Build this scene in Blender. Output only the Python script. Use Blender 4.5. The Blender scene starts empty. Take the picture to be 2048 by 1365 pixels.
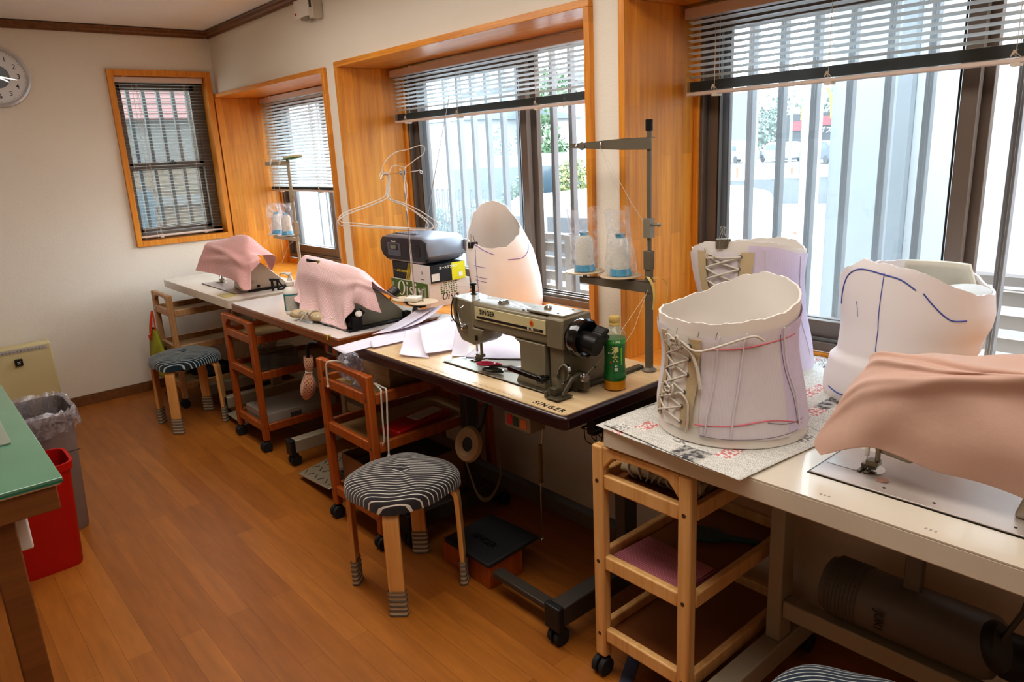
import bpy, bmesh, math, random
import numpy as np
from mathutils import Matrix, Vector, Euler
R = math.radians
PI = math.pi
COL = bpy.context.scene.collection
rnd = random.Random(7)

# ------------------------------------------------------------------ materials
def _nt(name):
    m = bpy.data.materials.new(name); m.use_nodes = True
    nt = m.node_tree
    b = nt.nodes['Principled BSDF']
    return m, nt, b
def N(nt, t, **kw):
    n = nt.nodes.new(t)
    for k, v in kw.items():
        if k in n.inputs: n.inputs[k].default_value = v
        else: setattr(n, k, v)
    return n
def lin(c):
    return tuple(((x/12.92) if x <= .04045 else ((x+.055)/1.055)**2.4) for x in c)
def C3(h):
    """hex srgb -> linear rgba"""
    h = h.lstrip('#')
    return (*lin([int(h[i:i+2], 16)/255 for i in (0, 2, 4)]), 1)
def mixc(nt, fac, a, b, bt='MIX'):
    m = nt.nodes.new('ShaderNodeMix'); m.data_type = 'RGBA'; m.blend_type = bt
    for s, v in ((m.inputs[0], fac), (m.inputs[6], a), (m.inputs[7], b)):
        if hasattr(v, 'links') or hasattr(v, 'is_linked'): nt.links.new(v, s)
        else: s.default_value = v
    return m.outputs[2]
def coords(nt, kind='Object', scale=(1, 1, 1), rot=(0, 0, 0), loc=(0, 0, 0)):
    tc = nt.nodes.new('ShaderNodeTexCoord'); mp = nt.nodes.new('ShaderNodeMapping')
    mp.inputs['Scale'].default_value = scale; mp.inputs['Rotation'].default_value = rot; mp.inputs['Location'].default_value = loc
    nt.links.new(tc.outputs[kind], mp.inputs[0]); return mp.outputs[0]
def bump(nt, b, h, strength=.2, dist=.01):
    bp = nt.nodes.new('ShaderNodeBump'); bp.inputs['Strength'].default_value = strength; bp.inputs['Distance'].default_value = dist
    nt.links.new(h, bp.inputs['Height']); nt.links.new(bp.outputs[0], b.inputs['Normal'])
def math_(nt, op, a, b=0.0, c=None):
    m = nt.nodes.new('ShaderNodeMath'); m.operation = op
    for s, v in zip(m.inputs, (a, b, c)):
        if v is None: continue
        if hasattr(v, 'is_linked'): nt.links.new(v, s)
        else: s.default_value = v
    return m.outputs[0]
def ramp(nt, f, stops, interp='LINEAR'):
    r = nt.nodes.new('ShaderNodeValToRGB'); r.color_ramp.interpolation = interp
    e = r.color_ramp.elements
    while len(e) < len(stops): e.new(.5)
    for i, (p, c) in enumerate(stops): e[i].position = p; e[i].color = c
    nt.links.new(f, r.inputs[0]); return r.outputs[0]

def mat(name, c, rough=.5, metal=0, var=.08, vs=6, bmp=0, bs=80, emis=None, spec=None, coat=0, sheen=0, trans=0):
    m, nt, b = _nt(name)
    c = C3(c) if isinstance(c, str) else c
    co = coords(nt)
    n = N(nt, 'ShaderNodeTexNoise', Scale=vs, Detail=4.0); nt.links.new(co, n.inputs['Vector'])
    dark = tuple(x*(1-var*1.6) for x in c[:3])+(1,); lite = tuple(min(1, x*(1+var)) for x in c[:3])+(1,)
    nt.links.new(ramp(nt, n.outputs['Fac'], [(.3, dark), (.7, lite)]), b.inputs['Base Color'])
    b.inputs['Roughness'].default_value = rough; b.inputs['Metallic'].default_value = metal
    if spec is not None: b.inputs['Specular IOR Level'].default_value = spec
    if coat: b.inputs['Coat Weight'].default_value = coat
    if sheen: b.inputs['Sheen Weight'].default_value = sheen
    if trans: b.inputs['Transmission Weight'].default_value = trans
    if bmp:
        n2 = N(nt, 'ShaderNodeTexNoise', Scale=bs, Detail=3.0); nt.links.new(co, n2.inputs['Vector']); bump(nt, b, n2.outputs['Fac'], bmp, .004)
    if emis: b.inputs['Emission Color'].default_value = C3(emis[0]); b.inputs['Emission Strength'].default_value = emis[1]
    return m

def wood(name, c1, c2, c3=None, axis='z', block=None, rough=.35, coat=.15, grain=1.0, bsz=(.9, .06)):
    """straight-grained wood; axis is the grain direction. block=True adds laminated finger-joint staves"""
    m, nt, b = _nt(name)
    sc = {'x': (1.2, 22, 22), 'y': (22, 1.2, 22), 'z': (22, 22, 1.2)}[axis]
    co = coords(nt, scale=tuple(s*grain for s in sc))
    n = N(nt, 'ShaderNodeTexNoise', Scale=2.2, Detail=8.0, Roughness=.62, Distortion=.25); nt.links.new(co, n.inputs['Vector'])
    col = ramp(nt, n.outputs['Fac'], [(.28, C3(c1)), (.55, C3(c2)), (.8, C3(c3 or c2))])
    if block:
        # map so brick rows run across and bricks run along the grain
        tc = nt.nodes.new('ShaderNodeTexCoord'); sp = nt.nodes.new('ShaderNodeSeparateXYZ'); nt.links.new(tc.outputs['Object'], sp.inputs[0])
        cb = nt.nodes.new('ShaderNodeCombineXYZ')
        X, Y, Z = sp.outputs
        a, o1, o2 = {'x': (X, Y, Z), 'y': (Y, X, Z), 'z': (Z, X, Y)}[axis]
        nt.links.new(a, cb.inputs[0]); nt.links.new(math_(nt, 'ADD', o1, o2), cb.inputs[1])
        br = nt.nodes.new('ShaderNodeTexBrick'); nt.links.new(cb.outputs[0], br.inputs['Vector'])
        br.offset = .37; br.squash = 1
        for k, v in (('Scale', 1.0), ('Mortar Size', 0.0006), ('Brick Width', bsz[0]), ('Row Height', bsz[1]), ('Bias', 0.0), ('Mortar Smooth', .2)): br.inputs[k].default_value = v
        br.inputs['Color1'].default_value = (block[0],)*3+(1,); br.inputs['Color2'].default_value = (block[1],)*3+(1,); br.inputs['Mortar'].default_value = (block[2],)*3+(1,)
        col = mixc(nt, 1.0, col, br.outputs['Color'], 'MULTIPLY')
    nt.links.new(col, b.inputs['Base Color'])
    b.inputs['Roughness'].default_value = rough; b.inputs['Coat Weight'].default_value = coat; b.inputs['Coat Roughness'].default_value = .25
    bump(nt, b, n.outputs['Fac'], .04, .003)
    return m

def glassy(name, tint, haze, hazecol, rough=.0):
    """thin sheet: see-through part, glossy part and a milky part"""
    m = bpy.data.materials.new(name); m.use_nodes = True; nt = m.node_tree
    nt.nodes.remove(nt.nodes['Principled BSDF']); out = nt.nodes['Material Output']
    t = N(nt, 'ShaderNodeBsdfTransparent', Color=C3(tint)); g = N(nt, 'ShaderNodeBsdfGlossy', Roughness=rough, Color=(1, 1, 1, 1))
    lw = N(nt, 'ShaderNodeLayerWeight'); lw.inputs[0].default_value = .5
    class fr: outputs = [math_(nt, 'ADD', math_(nt, 'MULTIPLY', math_(nt, 'POWER', lw.outputs['Facing'], 5.0), .7), .035)]
    d = N(nt, 'ShaderNodeBsdfTranslucent', Color=C3(hazecol)); d2 = N(nt, 'ShaderNodeBsdfDiffuse', Color=C3(hazecol))
    a = nt.nodes.new('ShaderNodeMixShader'); nt.links.new(d.outputs[0], a.inputs[1]); nt.links.new(d2.outputs[0], a.inputs[2]); a.inputs[0].default_value = .35
    s = nt.nodes.new('ShaderNodeMixShader'); nt.links.new(t.outputs[0], s.inputs[1]); nt.links.new(a.outputs[0], s.inputs[2])
    if isinstance(haze, tuple):
        n = N(nt, 'ShaderNodeTexNoise', Scale=haze[2], Detail=3.0, Distortion=2.0); nt.links.new(coords(nt), n.inputs['Vector'])
        nt.links.new(ramp(nt, n.outputs['Fac'], [(.42, (haze[0],)*3+(1,)), (.62, (haze[1],)*3+(1,))]), s.inputs[0])
    else: s.inputs[0].default_value = haze
    q = nt.nodes.new('ShaderNodeMixShader'); nt.links.new(fr.outputs[0], q.inputs[0]); nt.links.new(s.outputs[0], q.inputs[1]); nt.links.new(g.outputs[0], q.inputs[2])
    nt.links.new(q.outputs[0], out.inputs[0]); return m

# ------------------------------------------------------------------ mesh builder
class MB:
    def __init__(s, world=False):
        s.v = []; s.f = []; s.mi = []; s.uv = {}; s.world = world
    def add(s, vs, fs, mi=0, uv=None):
        o = len(s.v); s.v.extend([tuple(map(float, p)) for p in vs])
        s.f.extend([tuple(i+o for i in f) for f in fs]); s.mi.extend([mi]*len(fs))
        if uv is not None:
            for i, q in enumerate(uv): s.uv[o+i] = q
        return s
    def box(s, x0, x1, y0, y1, z0, z1, mi=0, M=None):
        vs = [(x, y, z) for z in (z0, z1) for y in (y0, y1) for x in (x0, x1)]
        if M is not None: vs = [tuple(M @ Vector(p)) for p in vs]
        return s.add(vs, [(0, 2, 3, 1), (4, 5, 7, 6), (0, 1, 5, 4), (2, 6, 7, 3), (0, 4, 6, 2), (1, 3, 7, 5)], mi)
    def bar(s, a, b, w, h, mi=0, up=(0, 0, 1)):
        """box section w (sideways) x h (up) from a to b"""
        a = Vector(a); b = Vector(b); d = (b-a).normalized(); u = Vector(up); sd = d.cross(u)
        if sd.length < 1e-6: sd = d.cross(Vector((1, 0, 0)))
        sd.normalize(); u = sd.cross(d).normalized()
        vs = [p+sd*(i*w/2)+u*(j*h/2) for p in (a, b) for i, j in ((-1, -1), (1, -1), (1, 1), (-1, 1))]
        return s.add(vs, [(0, 1, 2, 3), (7, 6, 5, 4), (0, 4, 5, 1), (1, 5, 6, 2), (2, 6, 7, 3), (3, 7, 4, 0)], mi)
    def tube(s, pts, r, n=8, closed=False, mi=0, flat=1.0, cap=True):
        pts = [Vector(p) for p in pts]; k = len(pts)
        rs = r if isinstance(r, (list, tuple)) else [r]*k
        tang = []
        for i in range(k):
            a = pts[i-1] if (i or closed) else pts[i]; b = pts[(i+1) % k] if (i < k-1 or closed) else pts[i]
            t = (b-a); tang.append(t.normalized() if t.length > 1e-9 else Vector((0, 0, 1)))
        u = tang[0].cross(Vector((0, 0, 1)))
        if u.length < 1e-3: u = tang[0].cross(Vector((1, 0, 0)))
        u.normalize(); vs = []
        for i in range(k):
            u = (u-tang[i]*u.dot(tang[i]))
            if u.length < 1e-6: u = tang[i].orthogonal()
            u.normalize(); w = tang[i].cross(u)
            for j in range(n):
                a = 2*PI*j/n; vs.append(pts[i]+(u*math.cos(a)+w*math.sin(a)*flat)*rs[i])
        fs = []
        for i in range(k if closed else k-1):
            for j in range(n):
                a = i*n+j; b = i*n+(j+1) % n; c = ((i+1) % k)*n+(j+1) % n; d = ((i+1) % k)*n+j
                fs.append((a, b, c, d))
        if not closed and cap: fs += [tuple(range(n))[::-1], tuple(range((k-1)*n, k*n))]
        return s.add(vs, fs, mi)
    def cyl(s, a, b, r0, r1=None, n=24, mi=0):
        return s.tube([a, b], [r0, r0 if r1 is None else r1], n, mi=mi)
    def lathe(s, prof, c=(0, 0, 0), n=32, mi=0, M=None, sx=1, sy=1, a0=0, a1=2*PI):
        full = abs(a1-a0-2*PI) < 1e-6; m = n if full else n+1
        vs = []
        for r, z in prof:
            for j in range(m):
                a = a0+(a1-a0)*j/n; p = Vector((r*math.cos(a)*sx, r*math.sin(a)*sy, z))
                if M is not None: p = M @ p
                vs.append(p+Vector(c))
        fs = []
        for i in range(len(prof)-1):
            for j in range(n):
                a = i*m+j; b = i*m+(j+1) % m; fs.append((a, b, b+m, a+m))
        if full and prof[0] != prof[-1]:
            if prof[0][0] > 1e-5: fs.append(tuple(range(m))[::-1])
            if prof[-1][0] > 1e-5: fs.append(tuple(range((len(prof)-1)*m, len(prof)*m)))
        return s.add(vs, fs, mi)
    def prism(s, poly, axis, a0, a1, mi=0, M=None):
        """extrude a 2-D polygon along axis; poly in the other two axes (x,y)/(x,z)/(y,z)"""
        def P(p, a):
            q = {'z': (p[0], p[1], a), 'y': (p[0], a, p[1]), 'x': (a, p[0], p[1])}[axis]
            return M @ Vector(q) if M is not None else Vector(q)
        n = len(poly); vs = [P(p, a0) for p in poly]+[P(p, a1) for p in poly]
        fs = [tuple(range(n))[::-1], tuple(range(n, 2*n))]+[(i, (i+1) % n, n+(i+1) % n, n+i) for i in range(n)]
        return s.add(vs, fs, mi)
    def grid(s, fn, nu, nv, mi=0, closeu=False):
        m = nu if closeu else nu+1
        vs = []; uv = []
        for j in range(nv+1):
            for i in range(m):
                vs.append(fn(i/nu, j/nv)); uv.append((i/nu, j/nv))
        fs = [(j*m+i, j*m+(i+1) % m, (j+1)*m+(i+1) % m, (j+1)*m+i) for j in range(nv) for i in range(nu)]
        return s.add(vs, fs, mi, uv)
    def ball(s, c, r, n=16, mi=0, sc=(1, 1, 1), M=None):
        k = n//2; prof = [(max(1e-6, r*math.sin(PI*i/k)), -r*math.cos(PI*i/k)) for i in range(k+1)]
        T = Matrix.Diagonal((*sc, 1))
        if M is not None: T = M @ T
        return s.lathe(prof, c, n, mi, T)
    def text(s, txt, size, M, mi=0, ext=.0002, shear=0, bold=0, al='CENTER', spacing=1.0):
        cu = bpy.data.curves.new('t', 'FONT'); cu.body = txt; cu.size = size; cu.extrude = ext; cu.shear = shear
        cu.offset = bold; cu.align_x = al; cu.align_y = 'CENTER'; cu.space_character = spacing; cu.resolution_u = 3
        o = bpy.data.objects.new('t', cu); COL.objects.link(o)
        dg = bpy.context.evaluated_depsgraph_get(); dg.update()
        me = bpy.data.meshes.new_from_object(o.evaluated_get(dg))
        s.add([M @ v.co for v in me.vertices], [tuple(p.vertices) for p in me.polygons], mi)
        bpy.data.objects.remove(o); bpy.data.curves.remove(cu); bpy.data.meshes.remove(me); return s
    def build(s, name, mats, parent=None, bev=0, smooth=True, ang=35, sub=0, solid=0, seg=2, off=0, fix=True):
        me = bpy.data.meshes.new(name)
        vs = s.v
        if s.world and parent is not None:
            r = parent
            while r.parent: r = r.parent
            Mi = (Matrix.Translation(r.location) @ r.rotation_euler.to_matrix().to_4x4()).inverted()
            vs = [tuple(Mi @ Vector(p)) for p in vs]
        me.from_pydata(vs, [], s.f)
        if s.uv:
            ul = me.uv_layers.new(name='UVMap')
            li = np.zeros(len(me.loops), dtype=np.int32); me.loops.foreach_get('vertex_index', li)
            ul.data.foreach_set('uv', np.array([c for i in li for c in s.uv.get(int(i), (0, 0))], dtype=np.float32))
        if not isinstance(mats, (list, tuple)): mats = [mats]
        for m in mats: me.materials.append(m)
        me.polygons.foreach_set('material_index', s.mi)
        if fix:
            bm = bmesh.new(); bm.from_mesh(me); bmesh.ops.recalc_face_normals(bm, faces=bm.faces); bm.to_mesh(me); bm.free()
        if smooth:
            me.polygons.foreach_set('use_smooth', [True]*len(me.polygons))
            if not sub: me.set_sharp_from_angle(angle=R(ang))
        me.update()
        o = bpy.data.objects.new(name, me); COL.objects.link(o)
        if parent is not None: o.parent = parent
        if solid:
            q = o.modifiers.new('s', 'SOLIDIFY'); q.thickness = solid; q.offset = off
        if bev:
            q = o.modifiers.new('b', 'BEVEL'); q.width = bev; q.segments = seg; q.limit_method = 'ANGLE'; q.angle_limit = R(40)
        if sub:
            q = o.modifiers.new('u', 'SUBSURF'); q.levels = q.render_levels = sub
        return o

def tag(o, label=None, cat=None, group=None, kind=None):
    if label: o['label'] = label
    if cat: o['category'] = cat
    if group: o['group'] = group
    if kind: o['kind'] = kind
    return o
def root(name, label, cat, loc=(0, 0, 0), rz=0, group=None, kind=None):
    o = bpy.data.objects.new(name, None); COL.objects.link(o); o.empty_display_size = .05
    o.location = loc; o.rotation_euler = (0, 0, rz)
    return tag(o, label, cat, group, kind)
def dup(o, loc=None, rz=None, label=None, parent=None):
    c = o.copy(); COL.objects.link(c)
    if parent is not None: c.parent = parent
    if loc is not None: c.location = loc
    if rz is not None: c.rotation_euler = (0, 0, rz)
    if label: c['label'] = label
    for ch in list(o.children): dup(ch, parent=c)
    return c
def W(): return MB(world=True)
def smoothpath(pts, k=6, closed=False):
    """Catmull-Rom through points"""
    P = [Vector(p) for p in pts]; n = len(P); out = []
    rng = range(n if closed else n-1)
    for i in rng:
        p0 = P[i-1] if (i > 0 or closed) else P[0]; p1 = P[i]; p2 = P[(i+1) % n]; p3 = P[(i+2) % n] if (i+2 < n or closed) else P[-1]
        for j in range(k):
            t = j/k; out.append(.5*((2*p1)+(-p0+p2)*t+(2*p0-5*p1+4*p2-p3)*t*t+(-p0+3*p1-3*p2+p3)*t**3))
    if not closed: out.append(P[-1])
    return out
def catmull_grid(ctrl, su, sv):
    """ctrl rows of points -> dense interpolating function grid (list of rows)"""
    rows = [smoothpath(r, su) for r in ctrl]
    cols = [smoothpath([r[i] for r in rows], sv) for i in range(len(rows[0]))]
    return [[c[j] for c in cols] for j in range(len(cols[0]))]
# ------------------------------------------------------------------ camera, world, lights
sc = bpy.context.scene
cam = bpy.data.cameras.new('camera'); co = bpy.data.objects.new('camera', cam); COL.objects.link(co)
cam.sensor_width = 36; cam.lens = 1451.26/2048*36; cam.clip_start = .02; cam.clip_end = 300
Rw = Matrix(((0.7528418563129009, -0.6564377573399471, -0.04815194826635796), (-0.20382534003611574, -0.1629471988841568, -0.9653514599020239), (0.6258469222921107, 0.7365715722958004, -0.25647212079129605)))
Rc = Matrix((Rw[0], -Rw[1], -Rw[2])).transposed()   # camera-to-world
co.matrix_world = Matrix.Translation((0, 0, 1.42)) @ Rc.to_4x4()
sc.camera = co
sc.view_settings.view_transform = 'Standard'; sc.view_settings.look = 'Medium High Contrast'
sc.view_settings.exposure = .35; sc.view_settings.gamma = 1
wd = bpy.data.worlds.new('sky'); sc.world = wd; wd.use_nodes = True
wn = wd.node_tree; bg = wn.nodes['Background']
tcw = wn.nodes.new('ShaderNodeTexCoord'); spw = wn.nodes.new('ShaderNodeSeparateXYZ'); wn.links.new(tcw.outputs['Generated'], spw.inputs[0])
nz = N(wn, 'ShaderNodeTexNoise', Scale=2.5, Detail=5.0); wn.links.new(tcw.outputs['Generated'], nz.inputs['Vector'])
up = ramp(wn, spw.outputs[2], [(.0, C3('#c9d0d2')), (.08, C3('#f3f7fb')), (.6, C3('#dfeaf6'))])
wn.links.new(mixc(wn, .12, up, nz.outputs['Color'], 'OVERLAY'), bg.inputs[0]); bg.inputs[1].default_value = 11.0
sc.cycles.max_bounces = 8; sc.cycles.transparent_max_bounces = 24; sc.cycles.diffuse_bounces = 5
sc.cycles.sample_clamp_indirect = 6; sc.cycles.caustics_reflective = False; sc.cycles.caustics_refractive = False
def area(name, loc, rot, sx, sy, e, col=(1, 1, 1), portal=False, spread=PI):
    l = bpy.data.lights.new(name, 'AREA'); l.shape = 'RECTANGLE'; l.size = sx; l.size_y = sy; l.energy = e; l.color = col; l.spread = spread
    o = bpy.data.objects.new(name, l); COL.objects.link(o); o.location = loc; o.rotation_euler = rot
    if portal: l.cycles.is_portal = True
    return o
for y0, y1 in ((3.5, 5.0), (1.7, 3.36), (-.13, 1.56)):
    area('window_daylight', (2.44, (y0+y1)/2, 1.29), (0, R(90), 0), 1.1, y1-y0, 1, portal=True)
area('window_daylight', (1.5, 5.3, 1.46), (R(-90), 0, 0), .6, 1.1, 1, portal=True)
area('fill_light', (.85, 1.6, 2.2), (0, R(0), 0), .7, 4.2, 31, (1, .965, .91))  # added soft fill below the ceiling, not a fitting of the room

# ------------------------------------------------------------------ setting materials
def wallpaper(name, c):
    m, nt, b = _nt(name); co_ = coords(nt)
    n = N(nt, 'ShaderNodeTexNoise', Scale=160.0, Detail=2.0); nt.links.new(co_, n.inputs['Vector'])
    n2 = N(nt, 'ShaderNodeTexNoise', Scale=1.3, Detail=2.0); nt.links.new(co_, n2.inputs['Vector'])
    c = C3(c); nt.links.new(ramp(nt, n2.outputs['Fac'], [(.3, tuple(x*.95 for x in c[:3])+(1,)), (.7, c)]), b.inputs['Base Color'])
    b.inputs['Roughness'].default_value = .8; bump(nt, b, n.outputs['Fac'], .25, .004); return m
M_wall = wallpaper('wallpaper', '#e8dfd0'); M_ceil = wallpaper('ceiling_paper', '#efebe6')
def floor_mat():
    m, nt, b = _nt('oak_flooring')
    tc = nt.nodes.new('ShaderNodeTexCoord'); mp = nt.nodes.new('ShaderNodeMapping'); nt.links.new(tc.outputs['Object'], mp.inputs[0])
    mp.inputs['Rotation'].default_value = (0, 0, R(90))
    br = nt.nodes.new('ShaderNodeTexBrick'); nt.links.new(mp.outputs[0], br.inputs['Vector']); br.offset = .43
    for k, v in (('Scale', 1.0), ('Mortar Size', 0.0007), ('Brick Width', .9), ('Row Height', .074), ('Mortar Smooth', .3)): br.inputs[k].default_value = v
    br.inputs['Color1'].default_value = C3('#b1722c'); br.inputs['Color2'].default_value = C3('#9c6022'); br.inputs['Mortar'].default_value = C3('#7c4818')
    co_ = coords(nt, scale=(16, 1.6, 16)); n = N(nt, 'ShaderNodeTexNoise', Scale=2.0, Detail=8.0, Roughness=.6); nt.links.new(co_, n.inputs['Vector'])
    g = ramp(nt, n.outputs['Fac'], [(.3, (.78, .74, .70, 1)), (.7, (1.08, 1.05, 1.0, 1))])
    nt.links.new(mixc(nt, 1.0, br.outputs['Color'], g, 'MULTIPLY'), b.inputs['Base Color'])
    b.inputs['Roughness'].default_value = .42; b.inputs['Coat Weight'].default_value = .12; b.inputs['Coat Roughness'].default_value = .3
    bump(nt, b, br.outputs['Fac'], -.15, .002); return m
M_floor = floor_mat()
M_pine = wood('laminated_pine', '#cc7a22', '#e79a34', '#f3b450', 'z', (1.0, .78, .7), bsz=(.42, .055), rough=.4)
M_pine_y = wood('laminated_pine_sill', '#cf7c28', '#e89b38', '#f2b450', 'y', (1.0, .82, .75), bsz=(.5, .06), rough=.3, coat=.3)
M_casing = wood('pine_casing', '#c67822', '#dc9230', '#e8a540', 'z', rough=.4)
M_trim = wood('walnut_trim', '#6b4526', '#80552f', '#8e6238', 'y', rough=.45)
M_alu = mat('bronze_aluminium', '#766a60', .42, .3, .05)
M_alud = mat('dark_gasket', '#241f1c', .5, .2, .05)
M_alug = mat('grey_aluminium', '#7a7672', .35, .7, .05)
M_bar = mat('grille_aluminium', '#7d7a79', .4, .2, .05)
M_glass = glassy('hazy_window_glass', '#f4fafc', .085, '#e8f3fb')
M_glass2 = glassy('clear_window_glass', '#e4e6e4', .006, '#e8f3fb')
M_slat = mat('aluminium_slat', '#eef3f4', .35, 0, .03)
M_stack = mat('shaded_slat_grey', '#aaa69b', .5, .1, .05)  # shade on the gathered slats put into this darker colour
M_rail = mat('beige_enamel', '#d6c6bb', .45, .1, .03)
M_cord = mat('white_cord', '#d8cdbd', .8)

# ------------------------------------------------------------------ room shell
XW, YF, ZC = 1.839, 5.024, 2.235
XL, YB = -1.5, -1.5
tag(MB().box(XL-.1, XW+.12, YB-.1, YF+.1, -.12, 0).build('floor', M_floor, smooth=False), kind='structure')
tag(MB().box(XL-.1, XW+.12, YB-.1, YF+.1, ZC, ZC+.1).build('ceiling', M_ceil, smooth=False), kind='structure')
wf = MB(); hx0, hx1, hz0, hz1 = 1.205, 1.812, .93, 1.99
wf.box(XL-.1, hx0, YF, YF+.12, 0, ZC).box(hx0, hx1, YF, YF+.12, 0, hz0).box(hx0, hx1, YF, YF+.12, hz1, ZC).box(hx1, XW, YF, YF+.12, 0, ZC)
tag(wf.build('wall_far', M_wall, smooth=False), kind='structure')
BAYS = [(3.486, 5.022, .69, 1.853), (1.690, 3.372, .69, 1.864), (-.13, 1.570, .69, 1.864)]
wr = MB()
ys = [YB-.1]
for (a, b_, z0, z1) in reversed(BAYS): ys += [a, b_]
ys.append(YF)
for i in range(0, len(ys)-1, 2): wr.box(XW, XW+.10, ys[i], ys[i+1], 0, ZC)
for (a, b_, z0, z1) in BAYS: wr.box(XW, XW+.10, a, b_, 0, z0).box(XW, XW+.10, a, b_, z1, ZC)
tag(wr.build('wall_right', M_wall, smooth=False), kind='structure')
tag(MB().box(XL-.1, XL, YB-.1, YF+.1, 0, ZC).build('wall_left', M_wall, smooth=False), kind='structure')
tag(MB().box(XL, XW+.1, YB-.1, YB, 0, ZC).build('wall_back', M_wall, smooth=False), kind='structure')
tag(MB().box(XL, XW, YF-.012, YF, 0, .055).box(XL, XW, YF-.008, YF, .055, .062).build('baseboard_far', M_trim, bev=.002), kind='structure')
tag(MB().box(XW-.012, XW, YB, YF-.012, 0, .055).build('baseboard_right', M_trim, bev=.002), kind='structure')
prof = [(0, 0), (.012, 0), (.012, .012), (.02, .02), (.02, .032), (.03, .04), (0, .04)]
tag(MB().prism([(YF-a, ZC-.045+b_) for a, b_ in prof], 'x', XL, XW-.02).build('trim_1', M_trim), kind='structure')
tag(MB().prism([(XW-a, ZC-.045+b_) for a, b_ in prof], 'y', YB, YF-.0).build('trim_2', M_trim), kind='structure')

# ------------------------------------------------------------------ bay windows
def frame_rect(mb, x0, x1, y0, y1, z0, z1, w, mi=0, wb=None):
    wb = wb or w
    mb.box(x0, x1, y0, y0+w, z0, z1, mi).box(x0, x1, y1-w, y1, z0, z1, mi).box(x0, x1, y0+w, y1-w, z1-w, z1, mi).box(x0, x1, y0+w, y1-w, z0, z0+wb, mi)
def bay(num, y0, y1, z0, z1, stile, bars):
    """y0..y1, z0..z1: outer edge of the pine lining"""
    r = root('window_%d' % num, None, None, (XW, (y0+y1)/2, z0), kind='structure')
    t = .024; xi, xo = 1.818, 2.19
    W().box(xi, xo, y1-t, y1, z0+.0, z1-t).build('jamb', M_pine, r, bev=.0015)
    W().box(xi, xo, y0, y0+t, z0, z1-t).build('jamb', M_pine, r, bev=.0015)
    W().box(xi, xo, y0, y1, z1-t, z1).build('window_head', M_pine_y, r, bev=.0015)
    W().box(xi-.01, xo, y0+t, y1-t, z0-.01, z0+.02).build('window_sill', M_pine_y, r, bev=.003)
    a, b_, c, d = y0+t, y1-t, z0+.02, z1-t
    W().box(xo-.02, xo, a, b_, c, c+.035).box(xo-.012, xo+.0, b_-.018, b_, c, d).build('window_apron', M_casing, r, bev=.001)
    fr = W(); frame_rect(fr, xo, xo+.115, a, b_, c+.035, d, .030, 0)
    zb = c+.035+.03
    for k in (0, .035, .07): fr.box(xo+.012+k, xo+.02+k, a+.03, b_-.03, zb, zb+.012, 1)
    fr.build('frame', [M_alu, M_alug], r, bev=.0015)
    # two sliding sashes parked together at the far side, right half open
    sy1 = b_-.03; zt = d-.03
    for k, x in enumerate((xo+.028, xo+.068)):
        sh = W(); yy0 = stile-.004-.022*k; yy1 = sy1-.012*k
        frame_rect(sh, x, x+.026, yy0, yy1, zb+.008, zt, .042, 0, .055)
        sh.box(x-.003, x+.0, yy1-.042-.006, yy1-.042, zb+.063, zt-.04, 1).box(x-.003, x, yy0+.042, yy0+.048, zb+.063, zt-.04, 1)
        s_ = sh.build('sash', [M_alu, M_alud], r, bev=.0015)
        W().add([(x+.013, yy0+.04, zb+.06), (x+.013, yy1-.04, zb+.06), (x+.013, yy1-.04, zt-.04), (x+.013, yy0+.04, zt-.04)], [(0, 1, 2, 3)]).build('pane', M_glass, s_, smooth=False)
    gx = xo+.23
    W().box(gx-.012, gx+.018, y0-.03, y1+.03, z0-.0, z0+.03).box(gx-.012, gx+.018, y0-.03, y1+.03, z1-.01, z1+.02).build('grille_rail', M_bar, r, bev=.002)
    for y in bars:
        g = W().box(gx-.006, gx+.022, y-.011, y+.011, z0+.03, z1-.01)
        g.box(gx-.008, gx-.006, y-.004, y+.004, z0+.03, z1-.01, 1)
        g.build('grille_bar', [M_bar, M_alug], r, bev=.002)
    return r
bay(1, *BAYS[0], 4.30, [3.60+.1175*i for i in range(12)])
bay(2, *BAYS[1], 2.445, [1.78+.1175*i for i in range(14)])
bay(3, *BAYS[2], .700, [-.05+.1175*i for i in range(14)])
# far wall window
M_bar2 = mat('shaded_grille_bar', '#3b3d3e', .6, .1, .05)
r = root('window_4', None, None, (1.508, YF, hz0), kind='structure')
g = W(); ww = .034
for (a0, a1, b0, b1) in ((hx0, hx0+ww, hz0, hz1), (hx1-ww, hx1, hz0, hz1), (hx0+ww, hx1-ww, hz1-ww, hz1), (hx0+ww, hx1-ww, hz0, hz0+ww)):
    g.box(a0, a1, YF-.022, YF+.11, b0, b1)
g.build('window_casing', M_casing, r, bev=.0015)
a0, a1, b0, b1 = hx0+ww, hx1-ww, hz0+ww, hz1-ww
g = W(); yy = YF+.075
g.box(a0, a0+.03, yy, yy+.07, b0, b1).box(a1-.055, a1, yy, yy+.07, b0, b1).box(a0, a1, yy, yy+.07, b0, b0+.04).box(a0, a1, yy, yy+.07, b1-.04, b1)
g.build('frame', M_alu, r, bev=.002)
zm = 1.425
g = W().box(a0+.03, a1-.055, yy+.005, yy+.03, zm-.02, zm+.02).box(a0+.03, a1-.055, yy+.005, yy+.03, b1-.075, b1-.04).box(a0+.03, a0+.05, yy+.005, yy+.03, zm, b1-.04).box(a1-.08, a1-.055, yy+.005, yy+.03, zm, b1-.04)
s_ = g.build('sash', M_alu, r, bev=.001); W().box(a0+.05, a1-.08, yy+.015, yy+.019, zm+.02, b1-.075).build('pane', M_glass2, s_, smooth=False)
W().box(1.50, 1.545, yy-.012, yy+.006, zm+.006, zm+.02).box(1.512, 1.53, yy-.02, yy-.01, zm+.012, zm+.028).build('sash_lock', M_alud, s_, bev=.002)
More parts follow.
